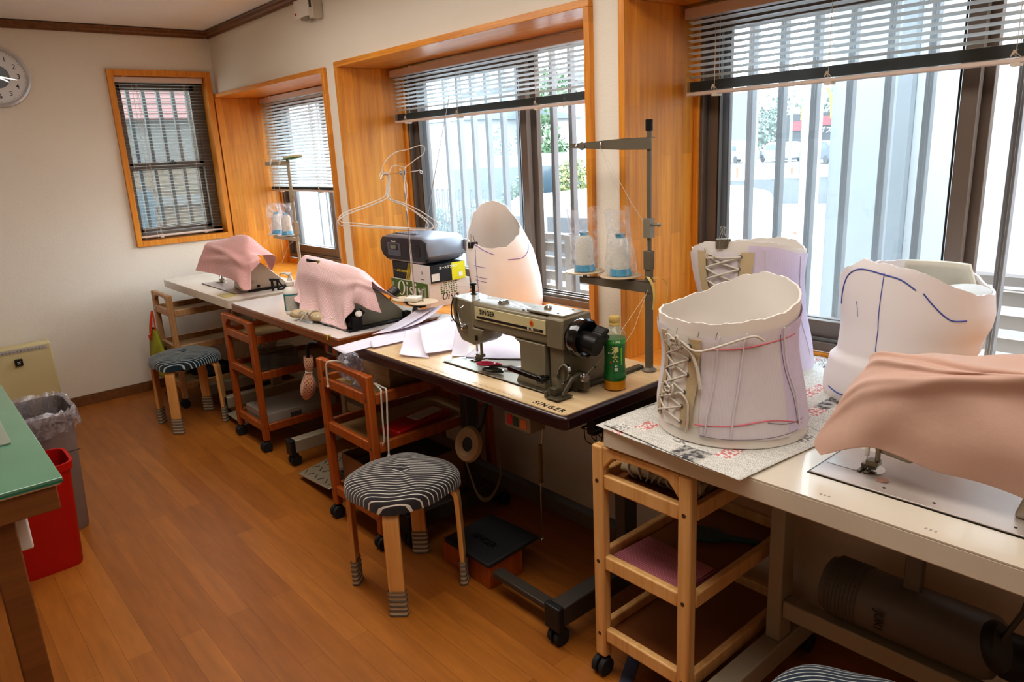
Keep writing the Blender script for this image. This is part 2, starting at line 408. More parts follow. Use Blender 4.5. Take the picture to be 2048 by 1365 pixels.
g = W().box(a0+.03, a1-.055, yy+.04, yy+.06, zm-.03, zm+.005).box(a0+.03, a1-.055, yy+.04, yy+.06, b0+.04, b0+.07).box(a0+.03, a0+.05, yy+.04, yy+.06, b0+.04, zm).box(a1-.08, a1-.055, yy+.04, yy+.06, b0+.04, zm)
s_ = g.build('sash', M_alu, r, bev=.001); W().box(a0+.05, a1-.08, yy+.048, yy+.052, b0+.07, zm-.03).build('pane', M_glass2, s_, smooth=False)
for x in [1.31+.094*i for i in range(6)]:
    W().box(x-.011, x+.011, 5.40, 5.43, .8, 2.05).build('grille_bar', M_bar2, r, bev=.002)

# ------------------------------------------------------------------ venetian blinds
def blind(label, axis, p, a0, a1, ztop, zstack, tilt, pitch, stack, cords, down=None, w=.025, slat=None):
    """axis 'y': blind hangs in plane x=p spanning y a0..a1; axis 'x': plane y=p. stack: gathered slats above the bottom rail"""
    S = (lambda u, d, z: (p+d, u, z)) if axis == 'y' else (lambda u, d, z: (u, p+d, z))
    L = (a0+a1)/2; r = root('venetian_blind', label, 'blind', S(L, 0, ztop))
    def bx(mb, u0, u1, d0, d1, z0, z1, mi=0):
        a = S(u0, d0, z0); b = S(u1, d1, z1); mb.box(min(a[0], b[0]), max(a[0], b[0]), min(a[1], b[1]), max(a[1], b[1]), z0, z1, mi)
    h = W(); bx(h, a0, a1, -.02, .02, ztop-.032, ztop)
    for q in (.12, .88): bx(h, a0+(a1-a0)*q-.012, a0+(a1-a0)*q+.012, -.023, .0, ztop-.004, ztop+.004)
    h.build('headrail', M_rail, r, bev=.002)
    sl = W(); z = ztop-.045; n = 0
    def one(z, tl):
        pts = []
        for k in range(5):
            t = (k-2)/4*w; pts.append((t*math.cos(tl), t*math.sin(tl)+.0018*(1-((k-2)/2)**2)))
        vs = [S(u, d, z+q) for u in (a0+.006, a1-.006) for d, q in pts]
        sl.add(vs, [(k, k+1, k+6, k+5) for k in range(4)])
    while z > zstack+stack*.0014+.02: one(z, tilt); z -= pitch; n += 1
    sl.build('slats', M_slat if slat is None else slat, r, ang=80, fix=False)
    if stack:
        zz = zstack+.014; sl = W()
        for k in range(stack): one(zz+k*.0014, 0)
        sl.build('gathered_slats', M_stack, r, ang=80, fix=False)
    b = W(); bx(b, a0+.004, a1-.004, -.012, .012, zstack, zstack+.012); b.build('bottom_rail', M_rail, r, bev=.003)
    for q in cords:
        u = a0+(a1-a0)*q; c = W()
        for d in (-.013, .013): c.tube([S(u, d, ztop-.03), S(u, d, zstack+.01)], .0009, 5)
        for k in range(stack and 6): c.tube([S(u-.012+.004*k, -.015, zstack+.012+.004*(k % 3)), S(u+.006-.002*k, -.017, zstack+.03), S(u+.012, -.014, zstack+.014)], .0008, 4)
        bx(c, u-.01, u+.01, -.014, .014, zstack-.006, zstack+.002)
        c.build('ladder_cord', M_cord, r)
    if down:
        for du, zb in down:
            W().tube([S(a1-.1 if axis == 'y' else a0+du, -.022, ztop-.03), S((a1-.1 if axis == 'y' else a0+du)+.004, -.03, (ztop+zb)/2), S((a1-.1 if axis == 'y' else a0+du), -.03, zb)], .0008, 5).build('pull_cord', M_cord, r)
    return r
M_slat_dark = mat('grey_slat', '#8e908c', .45, 0, .03)
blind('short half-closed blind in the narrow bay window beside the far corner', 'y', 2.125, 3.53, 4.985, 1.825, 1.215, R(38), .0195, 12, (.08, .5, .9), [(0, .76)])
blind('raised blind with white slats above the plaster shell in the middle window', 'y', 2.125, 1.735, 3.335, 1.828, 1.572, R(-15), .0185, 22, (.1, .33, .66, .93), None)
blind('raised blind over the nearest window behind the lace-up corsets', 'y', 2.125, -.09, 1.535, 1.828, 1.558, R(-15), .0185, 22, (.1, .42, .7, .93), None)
blind('full-length dark slatted blind lowered over the small far wall window', 'x', YF+.045, a0+.004, a1-.004, b1-.002, b0+.014, R(-4), .0195, 0, (.25, .78), [(.03, .70), (.1, .62)], w=.022, slat=M_slat_dark)
# ------------------------------------------------------------------ outside, as seen through the windows
def ext(name, c, k=.36, **kw):
    k *= .8
    """outdoor paint: reflectance scaled to the bright overcast sky"""
    l = C3(c); return mat(name, tuple(v*k for v in l[:3])+(1,), kw.pop('rough', .8), 0, kw.pop('var', .03), kw.pop('vs', 1), **kw)
M_ground = ext('pale_concrete_yard', '#e6e9ea', vs=.6, var=.06)
tag(MB().box(2.6, 120, -60, 140, -.62, -.6).build('ground_1', M_ground, smooth=False), kind='structure')
M_fence = mat('grey_louvre_panel', '#615c58', .5, .2, .04)
M_fence_l = mat('pale_fence_edge', '#a5a29e', .5, .2, .04)
def louvre_fence(label, x, y0, y1, zt, zb, posts, m=None, ml=None):
    m = m or M_fence; ml = ml or M_fence_l
    r = root('louvre_fence', label, 'fence', (x, (y0+y1)/2, -.6))
    W().box(x-.03, x+.03, y0, y1, zt-.035, zt).build('top_rail', m, r, bev=.002)
    z = zt-.055; s = W()
    while z > zb:
        s.box(x-.012, x-.004, y0, y1, z-.055, z); s.box(x-.02, x-.004, y0, y1, z-.002, z+.004, 1); z -= .085
    s.build('louvre_panel', [m, ml], r)
    for y in posts: W().box(x-.04, x+.03, y-.025, y+.025, -.6, zt).build('post', m, r, bev=.002)
louvre_fence('low grey louvred fence panel outside the middle window', 3.0, 2.3, 3.22, .925, -.3, (2.95, 2.35, 3.2))
louvre_fence('low grey louvred fence panel outside the nearest window beside the torso cast', 3.0, -.6, .98, .898, -.3, (.96, -.1))
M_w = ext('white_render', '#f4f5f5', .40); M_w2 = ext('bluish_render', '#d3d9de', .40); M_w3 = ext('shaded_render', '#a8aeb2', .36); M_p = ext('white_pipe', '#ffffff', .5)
louvre_fence('white-edged louvred fence seen below the short blind by the corner', 3.1, 4.6, 7.6, .93, -.3, (4.7, 6.0, 7.1), M_w2, M_p)
r = root('boundary_wall', 'tall white panelled wall right outside the nearest window', 'wall', (3.6, .6, -.6))
W().box(3.55, 3.65, -2.5, 1.36, -.6, 3.2).build('wall_face', M_w, r, bev=.004)
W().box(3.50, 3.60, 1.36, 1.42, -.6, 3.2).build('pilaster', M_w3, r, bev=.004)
W().box(3.52, 3.60, 1.42, 1.72, -.6, 3.2).build('side_panel', M_w2, r, bev=.004)
W().tube([(3.5, 1.80, -.6), (3.5, 1.80, 3.2)], .045, 16).build('downpipe', M_p, r)
# buildings
def house(name, label, x, y0, y1, dx, zt, m, roof, wins, rz=.55, mw=None, eave=.3):
    r = root(name, label, 'house', (x, (y0+y1)/2, -.6))
    W().box(x, x+dx, y0, y1, -.6, zt).build('wall', m, r)
    e = eave; W().add([(x-e, y0-e, zt), (x-e, y1+e, zt), (x+dx/2, y1+e, zt+rz*dx/2), (x+dx/2, y0-e, zt+rz*dx/2), (x+dx+e, y0-e, zt), (x+dx+e, y1+e, zt)], [(0, 1, 2, 3), (3, 2, 5, 4), (0, 3, 4), (1, 5, 2)]).build('roof', roof, r, fix=False)
    for (a, b_, c, d) in wins:
        w = W().box(x-.06, x, a, b_, c, d).build('window', M_p, r); W().box(x-.08, x-.05, a+.06, b_-.06, c+.06, d-.06).build('pane', mw or M_win, w)
    return r
M_win = ext('far_glass', '#8fa3b3', .3, rough=.2)
M_tile = ext('blue_grey_roof', '#9fb4bd', .3); M_tilep = ext('pink_roof', '#c98f8c', .3); M_brk = ext('brown_brick', '#a57f70', .3); M_cream = ext('cream_siding', '#e4e2dc', .34)
house('white_outbuilding', 'white windowless building with blue-grey eaves beyond the middle window', 12, 15.65, 19.5, 4, 2.18, M_w, M_tile, [], .2)
house('pale_house', 'pale grey two-storey house with small windows past the white building', 17, 17.2, 22.5, 5, 3.4, M_w2, M_tile, [(18.9, 19.5, 1.6, 2.3), (19.9, 20.5, 1.2, 2.1), (18.2, 18.6, .9, 1.2)], .3)
h = house('brick_house', 'two-storey house with pink roof and white balcony in the open half of the middle window', 25, 22.0, 26.2, 6, 3.0, M_cream, M_tilep, [(23.2, 24.2, 1.9, 2.8), (24.8, 25.4, 2.0, 2.7)], .35)
W().box(24.5, 25, 22.2, 26, 1.25, 1.95).build('balcony', M_w, h); W().box(24.9, 25, 22.0, 26.2, -.6, 1.2).build('brick_facade', M_brk, h)
# plants
def foliage_mat(n, c1, c2, k=.3):
    m, nt, b = _nt(n); q = N(nt, 'ShaderNodeTexNoise', Scale=3.0, Detail=5.0); nt.links.new(coords(nt), q.inputs['Vector'])
    f = lambda c: tuple(v*k*.8 for v in C3(c)[:3])+(1,)
    nt.links.new(ramp(nt, q.outputs['Fac'], [(.35, f(c1)), (.65, f(c2))]), b.inputs['Base Color']); b.inputs['Roughness'].default_value = .7; return m
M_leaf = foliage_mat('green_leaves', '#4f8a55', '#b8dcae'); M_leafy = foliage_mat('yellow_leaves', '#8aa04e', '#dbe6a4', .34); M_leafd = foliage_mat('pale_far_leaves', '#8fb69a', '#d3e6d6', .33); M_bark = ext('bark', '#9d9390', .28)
def leaves(n, vol, size, seed):
    q = random.Random(seed); mb = W()
    for i in range(n):
        while True:
            p = [q.uniform(-1, 1) for _ in range(3)]
            if sum(t*t for t in p) < 1: break
        k = q.choice(vol); c = Vector((k[0]+p[0]*k[3], k[1]+p[1]*k[4], k[2]+p[2]*k[5]))
        a = Vector((q.gauss(0, 1), q.gauss(0, 1), q.gauss(0, 1))).normalized()*size*q.uniform(.6, 1.3); b_ = a.orthogonal().normalized()*size*.5
        b_ = Matrix.Rotation(q.uniform(0, 6.28), 3, a) @ b_
        mb.add([c-a, c+b_, c+a, c-b_], [(0, 1, 2, 3)])
    return mb
def tree(name, label, base, vol, n, size, m, trunk, seed, cat='tree'):
    r = root(name, label, cat, base)
    leaves(n, vol, size, seed).build('foliage', m, r, smooth=False, fix=False)
    if trunk: W().tube(smoothpath(trunk, 4), [.16-.10*i/(4*(len(trunk)-1)) for i in range(4*(len(trunk)-1)+1)], 8).build('trunk', M_bark, r)
tree('leaning_tree', 'tall tree with leaning pale trunk in the open half of the middle window', (14, 15.0, -.6), [(14, 14.9, 1.6, .8, .5, .7), (14, 14.6, 2.9, .9, .8, .6), (14, 14.3, 1.1, .6, .35, .5)], 1500, .09, M_leaf, [(14, 14.7, -.6), (14, 14.75, .9), (14, 15.0, 1.9), (14, 15.3, 3.2)], 1)
tree('rounded_shrub', 'yellow-green rounded shrub by the right edge of the middle window', (8, 7.75, -.6), [(8, 7.8, .95, .35, .30, .28), (8, 7.9, .6, .35, .30, .2)], 1700, .035, M_leafy, [(8, 7.8, -.6), (8, 7.8, .2), (8, 7.8, .9)], 2, 'shrub')
tree('bushy_shrub', 'bright green bushy shrub in front of the pale blue van', (8, 9.3, -.6), [(8.1, 8.95, .75, .25, .28, .3), (8.1, 9.3, .4, .25, .3, .45)], 1900, .035, M_leaf, None, 3, 'shrub')
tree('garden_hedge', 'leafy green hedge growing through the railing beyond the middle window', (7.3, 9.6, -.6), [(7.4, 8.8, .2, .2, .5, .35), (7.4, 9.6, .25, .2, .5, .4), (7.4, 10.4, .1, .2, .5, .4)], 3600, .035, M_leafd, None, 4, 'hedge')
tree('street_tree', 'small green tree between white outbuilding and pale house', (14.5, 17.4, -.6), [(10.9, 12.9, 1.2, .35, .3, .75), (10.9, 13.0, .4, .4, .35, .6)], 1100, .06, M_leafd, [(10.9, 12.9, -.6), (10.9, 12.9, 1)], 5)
for k, (x, y, z, s_) in enumerate(((80, 48.6, 2.4, 3.4), (70, 39.5, 2.8, 3.8), (88, 42.0, 4.4, 5.0), (92, 60, 2.0, 4.0), (76, 33.0, 3.0, 4.0))):
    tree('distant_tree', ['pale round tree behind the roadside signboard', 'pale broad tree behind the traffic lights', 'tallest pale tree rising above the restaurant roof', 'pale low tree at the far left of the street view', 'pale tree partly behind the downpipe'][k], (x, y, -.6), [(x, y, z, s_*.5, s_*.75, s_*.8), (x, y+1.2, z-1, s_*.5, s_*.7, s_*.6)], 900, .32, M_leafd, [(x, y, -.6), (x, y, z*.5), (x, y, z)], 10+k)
# railing beyond the hedge
r = root('garden_railing', 'thin dark railing with looped tops among the hedge leaves', 'railing', (7.0, 9.4, -.6)); g = W()
for k in range(14):
    y = 8.4+.15*k; g.tube(smoothpath([(7, y, -.6), (7, y, .7), (7, y+.03, .82), (7, y+.06, .7), (7, y+.06, -.6)], 3), .009, 5)
g.build('rods', ext('dark_iron', '#7c8a90', .3), r)
W().box(6.97, 7.03, 8.0, 10.6, -.6, .02).build('kerb', M_w, r)
# vehicles
M_tyre = ext('tyre', '#5a5f63', .3)
def car(label, x, y, z, rz, L, Wd, H, c, van=False, glass='#6f8796', group=None, name='parked_car', k=.36):
    r = root(name, label, 'van' if van else 'car', (x, y, z), rz, group)
    mb = ext('car_paint', c, k, rough=.3); mg = ext('car_glass', glass, .3, rough=.15)
    pr = [(-.5, .16), (-.5, .55), (-.47, .62), (-.40, .97), (-.30, 1.0), (.24, 1.0), (.36, .90), (.45, .60), (.5, .5), (.5, .16)] if van else [(-.5, .2), (-.5, .58), (-.46, .66), (-.30, .97), (-.18, 1.0), (.08, 1.0), (.18, .93), (.30, .66), (.47, .58), (.5, .45), (.5, .2)]
    MB().prism([(a*L, b_*H) for a, b_ in pr], 'y', -Wd/2, Wd/2).build('body', mb, r, bev=.05, seg=3)
    lo, hi = (.62, .90)
    a0, a1 = (-.43, .38) if van else (-.36, .22)
    for s in (-1, 1):
        g = MB()
        for q in range(3):
            u0 = a0+(a1-a0)*q/3+.012; u1 = a0+(a1-a0)*(q+1)/3-.012; g.prism([(u0*L, lo*H), ((u0+(.03 if q == 0 else 0))*L, hi*H), ((u1-(.05 if q == 2 else 0))*L, hi*H), (u1*L, lo*H)], 'y', s*Wd/2-.012, s*Wd/2+.012)
        g.box(a0*L+.02, a1*L-.02, s*Wd/2-.004, s*Wd/2+.004, lo*H, lo*H+.02).build('side_windows', mg, r)
    for u in (-.31, .31):
        for s in (-1, 1): MB().cyl((u*L, s*(Wd/2-.09), .19*H), (u*L, s*(Wd/2+.01), .19*H), .19*H, n=18).build('wheel', M_tyre, r)
    return r
car('pale blue van parked in front of the pale house', 9.2, 9.9, -.6, R(-65), 3.4, 1.6, 1.9, '#bfe2f0', True)
car('white car with dark side windows close behind the grey louvred fence', 4.9, 4.2, -.6, R(96), 2.6, 1.4, 1.62, '#f2f2f6', True, '#8f969c')
car('pale silver car whose curved roof shows low in the nearest window', 6.3, .8, -.6, R(88), 3.2, 1.6, 1.38, '#dde6ea', False, '#a9b9c2')
car('dark hatchback parked in front of the restaurant', 50.0, 24.6, -.6, R(60), 3.9, 1.7, 1.5, '#5f6f80', glass='#8699a8')
for k, (x, y, c) in enumerate(((54, 34.0, '#f0f2f3'), (54, 30.2, '#d5dade'), (54, 22.0, '#f4f4f4'), (52, 36.6, '#c7ced3'))):
    car(['white car parked below the signboard', 'silver car parked left of the dark hatchback', 'white car parked right of the dark hatchback', 'grey van-like car at the far left of the street'][k], x, y, -.6, R(60), 4, 1.7, 1.5, c, glass='#9fb0bb')
# roadside furniture
M_pole = ext('galvanised_pole', '#b9c6cc', .34); M_red = ext('sign_red', '#e0525a', .42); M_yel = ext('sign_yellow', '#f6c443', .5); M_blk = ext('sign_dark', '#5c6064', .34); M_or = ext('orange_marker', '#f08a63', .45)
def pole(label, x, y, h, rr, extra=None, name='street_pole'):
    r = root(name, label, 'pole', (x, y, -.6)); MB().cyl((0, 0, 0), (0, 0, h), rr, rr*.7, 12).build('mast', M_pole, r)
    if extra: extra(r)
pole('thick utility pole standing in front of the arched sign', 36, 18.6, 9, .14, lambda r: MB().box(-.06, .06, -1.0, 1.0, 6, 6.12).build('crossarm', M_pole, r))
pole('slim utility pole left of the traffic lights', 46, 27.6, 9, .13, lambda r: MB().box(-.06, .06, -.8, .8, 5.2, 5.3).box(-.06, .06, -.7, .7, 6.4, 6.5).build('crossarm', M_pole, r))
def tl(r):
    MB().cyl((0, 0, 4.6), (0, -1.3, 4.75), .05).build('signal_arm', M_pole, r)
    q = MB().box(-.1, .1, -2.2, -1.1, 4.6, 4.95).build('signal_head', M_p, r); g = MB()
    for k in range(3): g.cyl((-.14, -1.35-.32*k, 4.78), (-.10, -1.35-.32*k, 4.78), .11, n=14)
    g.build('lamps', M_blk, q)
pole('traffic light pole with horizontal three-lamp signal head', 44, 24.0, 6, .1, tl, 'street_traffic_light')
pole('pale leaning street pole in front of the low retaining wall', 24, 12.6, 7, .12)
r = root('signboard', 'tall blue-grey roadside signboard in a white frame', 'sign', (48, 30.4, -.6)); MB().box(-.1, .1, -1.1, 1.1, 1.6, 5.2).box(-.06, .06, -.9, -.7, 0, 1.6).box(-.06, .06, .7, .9, 0, 1.6).build('frame', M_p, r); MB().box(-.16, -.1, -.9, .9, 1.8, 5.0).build('panel', ext('sign_blue', '#a9b8d6', .34), r)
for i, (x, y, h) in enumerate(((27.5, 17.3, .8), (27, 14.6, .8), (27, 12.1, .8), (14.5, 7.6, .7))):
    r = root('lane_marker', ['orange lane marker post furthest left on the road', 'orange lane marker post in the middle of the road', 'orange lane marker post right by the downpipe', 'orange marker post low on the verge'][i], 'marker', (x, y, -.6), group='orange lane markers'); MB().cyl((0, 0, 0), (0, 0, .05), .14, n=14).cyl((0, 0, .05), (0, 0, h), .05, n=12).build('post', M_or, r)
r = root('retaining_wall', 'low concrete retaining wall along the street with stones on top', 'wall', (20, 12, -.6)); W().add([(22, 8.5, -.6), (19.5, 15, -.6), (19.9, 15, -.6), (22.4, 8.5, -.6), (22, 8.5, .25), (19.5, 15, .05), (19.9, 15, .05), (22.4, 8.5, .25)], [(0, 1, 5, 4), (1, 2, 6, 5), (2, 3, 7, 6), (3, 0, 4, 7), (4, 5, 6, 7)]).build('wall_face', ext('old_concrete', '#a9aeb0', .3, var=.12), r)
g = W(); q = random.Random(3)
for k in range(9): t = k/9; g.ball((22-2.5*t+.2, 8.5+6.5*t, .25-.2*t), .22, 8, sc=(1, 1.8, .4))
g.build('edge_stones', M_w, r)
# restaurant with arches
r = root('restaurant', 'dark-walled roadside restaurant with red fascia and golden arches sign', 'restaurant', (58, 29.4, -.6)); 
MB().box(0, 7, -5.5, 3.2, 0, 3.6).build('wall', M_blk, r); MB().box(-.15, 0, -5.5, 1.3, 2.6, 3.3).build('fascia', M_red, r)
a = MB()
for s in (-1, 1): a.tube([(-.2, s*.62+.60*math.cos(t), 3.1+2.3*math.sin(t)) for t in [PI*i/16 for i in range(17)]], [.14-.04*math.sin(PI*i/16) for i in range(17)], 8)
a.build('arches', M_yel, r)
Mx = Matrix.Translation((-.2, -.5, 2.2)) @ Euler((R(90), 0, R(-90))).to_matrix().to_4x4(); MB().text('ドライブスルー', .55, Mx, ext=.02).build('lettering', M_p, r)
MB().box(-.18, 0, 1.3, 2.1, 2.3, 3.0).build('side_sign', M_red, r)
# neighbour seen through the far window
def brick_m():
    m, nt, b = _nt('beige_stacked_stone'); tc = nt.nodes.new('ShaderNodeTexCoord'); sp = nt.nodes.new('ShaderNodeSeparateXYZ'); cb = nt.nodes.new('ShaderNodeCombineXYZ'); nt.links.new(tc.outputs['Object'], sp.inputs[0]); nt.links.new(sp.outputs[0], cb.inputs[0]); nt.links.new(sp.outputs[2], cb.inputs[1])
    br = nt.nodes.new('ShaderNodeTexBrick'); nt.links.new(cb.outputs[0], br.inputs['Vector'])
    for k, v in (('Scale', 1.0), ('Mortar Size', .006), ('Brick Width', .22), ('Row Height', .055)): br.inputs[k].default_value = v
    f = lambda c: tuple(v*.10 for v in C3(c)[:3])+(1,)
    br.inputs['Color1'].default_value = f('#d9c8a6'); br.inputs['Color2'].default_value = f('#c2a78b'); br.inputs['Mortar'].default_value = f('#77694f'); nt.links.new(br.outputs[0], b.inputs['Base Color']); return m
r = root('neighbour_house', 'neighbour house with pink tiled roof, pale band and beige stone wall outside the far window', 'house', (2.5, 8, -.6))
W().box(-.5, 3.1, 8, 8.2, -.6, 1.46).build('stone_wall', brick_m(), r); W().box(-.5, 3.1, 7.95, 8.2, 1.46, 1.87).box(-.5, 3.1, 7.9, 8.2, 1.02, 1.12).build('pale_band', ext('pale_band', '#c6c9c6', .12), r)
rf = W()
for k in range(9): rf.add([(-.5, 7.85+.1*k, 1.87+.055*k), (3.1, 7.85+.1*k, 1.87+.055*k), (3.1, 7.97+.1*k, 1.93+.055*k), (-.5, 7.97+.1*k, 1.93+.055*k)], [(0, 1, 2, 3)]).add([(-.5, 7.85+.1*k, 1.855+.055*k), (3.1, 7.85+.1*k, 1.855+.055*k), (3.1, 7.85+.1*k, 1.87+.055*k), (-.5, 7.85+.1*k, 1.87+.055*k)], [(0, 1, 2, 3)], 1)
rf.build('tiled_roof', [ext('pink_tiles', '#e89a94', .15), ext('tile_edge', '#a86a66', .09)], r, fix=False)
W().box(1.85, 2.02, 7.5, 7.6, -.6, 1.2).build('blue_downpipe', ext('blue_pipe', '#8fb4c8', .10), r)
# ------------------------------------------------------------------ furniture materials
M_lwood = wood('light_birch', '#cc9a5e', '#e0b276', '#e8c088', 'z', rough=.4)
M_bwood = wood('brown_stained_wood', '#8e4416', '#a8571c', '#b86626', 'z', rough=.35, coat=.3)
M_owood = wood('pale_oak', '#b08352', '#c2976a', '#cda57a', 'z', rough=.45)
M_board_l = mat('birch_board', '#b98f5c', .55, var=.06, vs=3); M_board_b = mat('beige_shelf_board', '#a98a58', .6, var=.06, vs=3); M_board_o = mat('reddish_board', '#8a5326', .5, var=.06, vs=3)
M_plast = mat('black_plastic', '#1d1c1d', .45, var=.05); M_rub = mat('black_rubber', '#222122', .7)
M_steel = mat('dark_painted_steel', '#4b443c', .45, .2, .05); M_cream = mat('cream_painted_steel', '#a89c86', .5, .1, .04)
M_chrome = mat('chrome', '#c8c8c6', .18, 1, .02); M_screw = mat('steel_screw', '#6d655b', .35, .9)
M_white_p = mat('white_plastic', '#e2ddd4', .4, var=.02); M_red_p = mat('red_plastic', '#b5140f', .38, var=.04); M_darkred = mat('red_button', '#c0281e', .4); M_green_p = mat('green_button', '#23463e', .4); M_orange_p = mat('orange_button', '#d0763a', .4)

def caster(parent, x, y, name='caster', r=.026, m=M_plast):
    c = MB().cyl((x, y, 2*r-.004), (x, y, 2*r+.012), .009, n=12).box(x-.012, x+.012, y-.016, y+.016, r, 2*r).build(name, m, parent, bev=.003)
    g = MB()
    for s in (-1, 1): g.cyl((x-.006, y+s*.004, r), (x-.006, y+s*.020, r), r, n=24)
    g.cyl((x-.006, y-.004, r), (x-.006, y+.004, r), r*.5, n=12)
    g.build('wheel', M_rub, c, bev=.003)
    return c
def cart(label, x, y0, y1, D, H, zs, m, board, arch=True, cast=True):
    """trolley seen end-on: short end at x, handle on top of both ends; local origin at floor under the end"""
    w = y1-y0; r = root('wooden_trolley', label, 'trolley', (x, (y0+y1)/2, 0), group=None)
    h = w/2; pt = .030; pw = .036
    for sx in (0, 1):
        for sy in (-1, 1):
            x0 = sx*(D-pt); ya = sy*h-(pw if sy > 0 else 0)
            p = MB().box(x0, x0+pt, ya, ya+pw, .058, H).build('post', m, r, bev=.006, seg=3)
            if not sx:
                for z in zs: MB().cyl((x0-.0008, ya+pw/2, z-.02), (x0+.001, ya+pw/2, z-.02), .0055, n=14).build('screw_cap', M_screw, p)
            if cast: caster(r, x0+pt/2, ya+pw/2)
        # arched handle board between the posts
        k = 14; hi = H; poly = [(-h+pw, hi), (h-pw, hi)]
        for i in range(k+1):
            t = 1-2*i/k; poly.append((t*(h-pw), H-.032-.0+(.012*(1-(abs(t))**3) if arch else 0)-(.03*max(0, abs(t)-.75)*4 if arch else 0)))
        MB().prism(poly, 'x', sx*(D-pt)+.003, sx*(D-pt)+pt-.003).build('handle', m, r, bev=.003)
    for z in zs:
        s_ = MB().box(pt*.2, D-pt*.2, -h+.012, h-.012, z-.034, z-.028).build('shelf_board', board, r)
        for sx in (0, 1): MB().box(sx*(D-pt)+.004, sx*(D-pt)+pt-.004, -h+pw, h-pw, z-.04, z).build('end_rail', m, r, bev=.004)
        for sy in (-1, 1): MB().box(pt, D-pt, sy*h-(.02 if sy > 0 else 0), sy*h+(.02 if sy < 0 else 0), z-.04, z).build('side_rail', m, r, bev=.004)
    return r
cart('light birch trolley in front of the cream table, pink cloth on its middle shelf', 1.258, .885, 1.19, .50, .682, (.605, .372, .150), M_lwood, M_board_o)
cart('brown trolley with white cords hanging off it, beside the grey-striped stool', 1.168, 2.168, 2.552, .56, .676, (.605, .421, .145), M_bwood, M_board_b)
cart('brown trolley holding a flat white carton on its bottom shelf', 1.242, 3.405, 3.775, .52, .672, (.598, .414, .144), M_bwood, M_board_b)
cart('pale oak trolley by the far wall with lime bag hanging on it', 1.172, 4.44, 4.76, .54, .690, (.60, .385, .155), M_owood, M_board_b)

# ------------------------------------------------------------------ stools
def stripe_mat(name, base, stripe, per, duty, ang, seedoff=0):
    m, nt, b = _nt(name); tc = nt.nodes.new('ShaderNodeTexCoord'); sp = nt.nodes.new('ShaderNodeSeparateXYZ')
    mp = nt.nodes.new('ShaderNodeMapping'); mp.inputs['Rotation'].default_value = (0, 0, ang); nt.links.new(tc.outputs['UV'], mp.inputs[0])
    n = N(nt, 'ShaderNodeTexNoise', Scale=5.0, Detail=1.0); mp2 = nt.nodes.new('ShaderNodeMapping'); mp2.inputs['Location'].default_value = (seedoff, 0, 0); nt.links.new(tc.outputs['Object'], mp2.inputs[0]); nt.links.new(mp2.outputs[0], n.inputs['Vector'])
    nt.links.new(mp.outputs[0], sp.inputs[0])
    y = math_(nt, 'ADD', sp.outputs[1], math_(nt, 'MULTIPLY', math_(nt, 'SUBTRACT', n.outputs['Fac'], .5), .03))
    f = math_(nt, 'FRACT', math_(nt, 'DIVIDE', y, per)); s = math_(nt, 'LESS_THAN', f, duty)
    w = N(nt, 'ShaderNodeTexNoise', Scale=400.0, Detail=1.0); nt.links.new(tc.outputs['Object'], w.inputs['Vector'])
    nt.links.new(mixc(nt, s, C3(base), C3(stripe)), b.inputs['Base Color']); b.inputs['Roughness'].default_value = .9; b.inputs['Sheen Weight'].default_value = .3
    bump(nt, b, w.outputs['Fac'], .2, .002); return m
M_sock = None
def sock_mat():
    m, nt, b = _nt('striped_knit'); tc = nt.nodes.new('ShaderNodeTexCoord'); sp = nt.nodes.new('ShaderNodeSeparateXYZ'); nt.links.new(tc.outputs['Object'], sp.inputs[0])
    s = math_(nt, 'LESS_THAN', math_(nt, 'FRACT', math_(nt, 'DIVIDE', sp.outputs[2], .017)), .5)
    nt.links.new(mixc(nt, s, C3('#b5a68c'), C3('#70665a')), b.inputs['Base Color']); b.inputs['Roughness'].default_value = .95
    n = N(nt, 'ShaderNodeTexNoise', Scale=300.0); nt.links.new(tc.outputs['Object'], n.inputs['Vector']); bump(nt, b, n.outputs['Fac'], .5, .003); return m
M_sock = sock_mat(); M_ply = wood('bent_plywood', '#c98f50', '#dca766', '#e6b678', 'z', rough=.38)
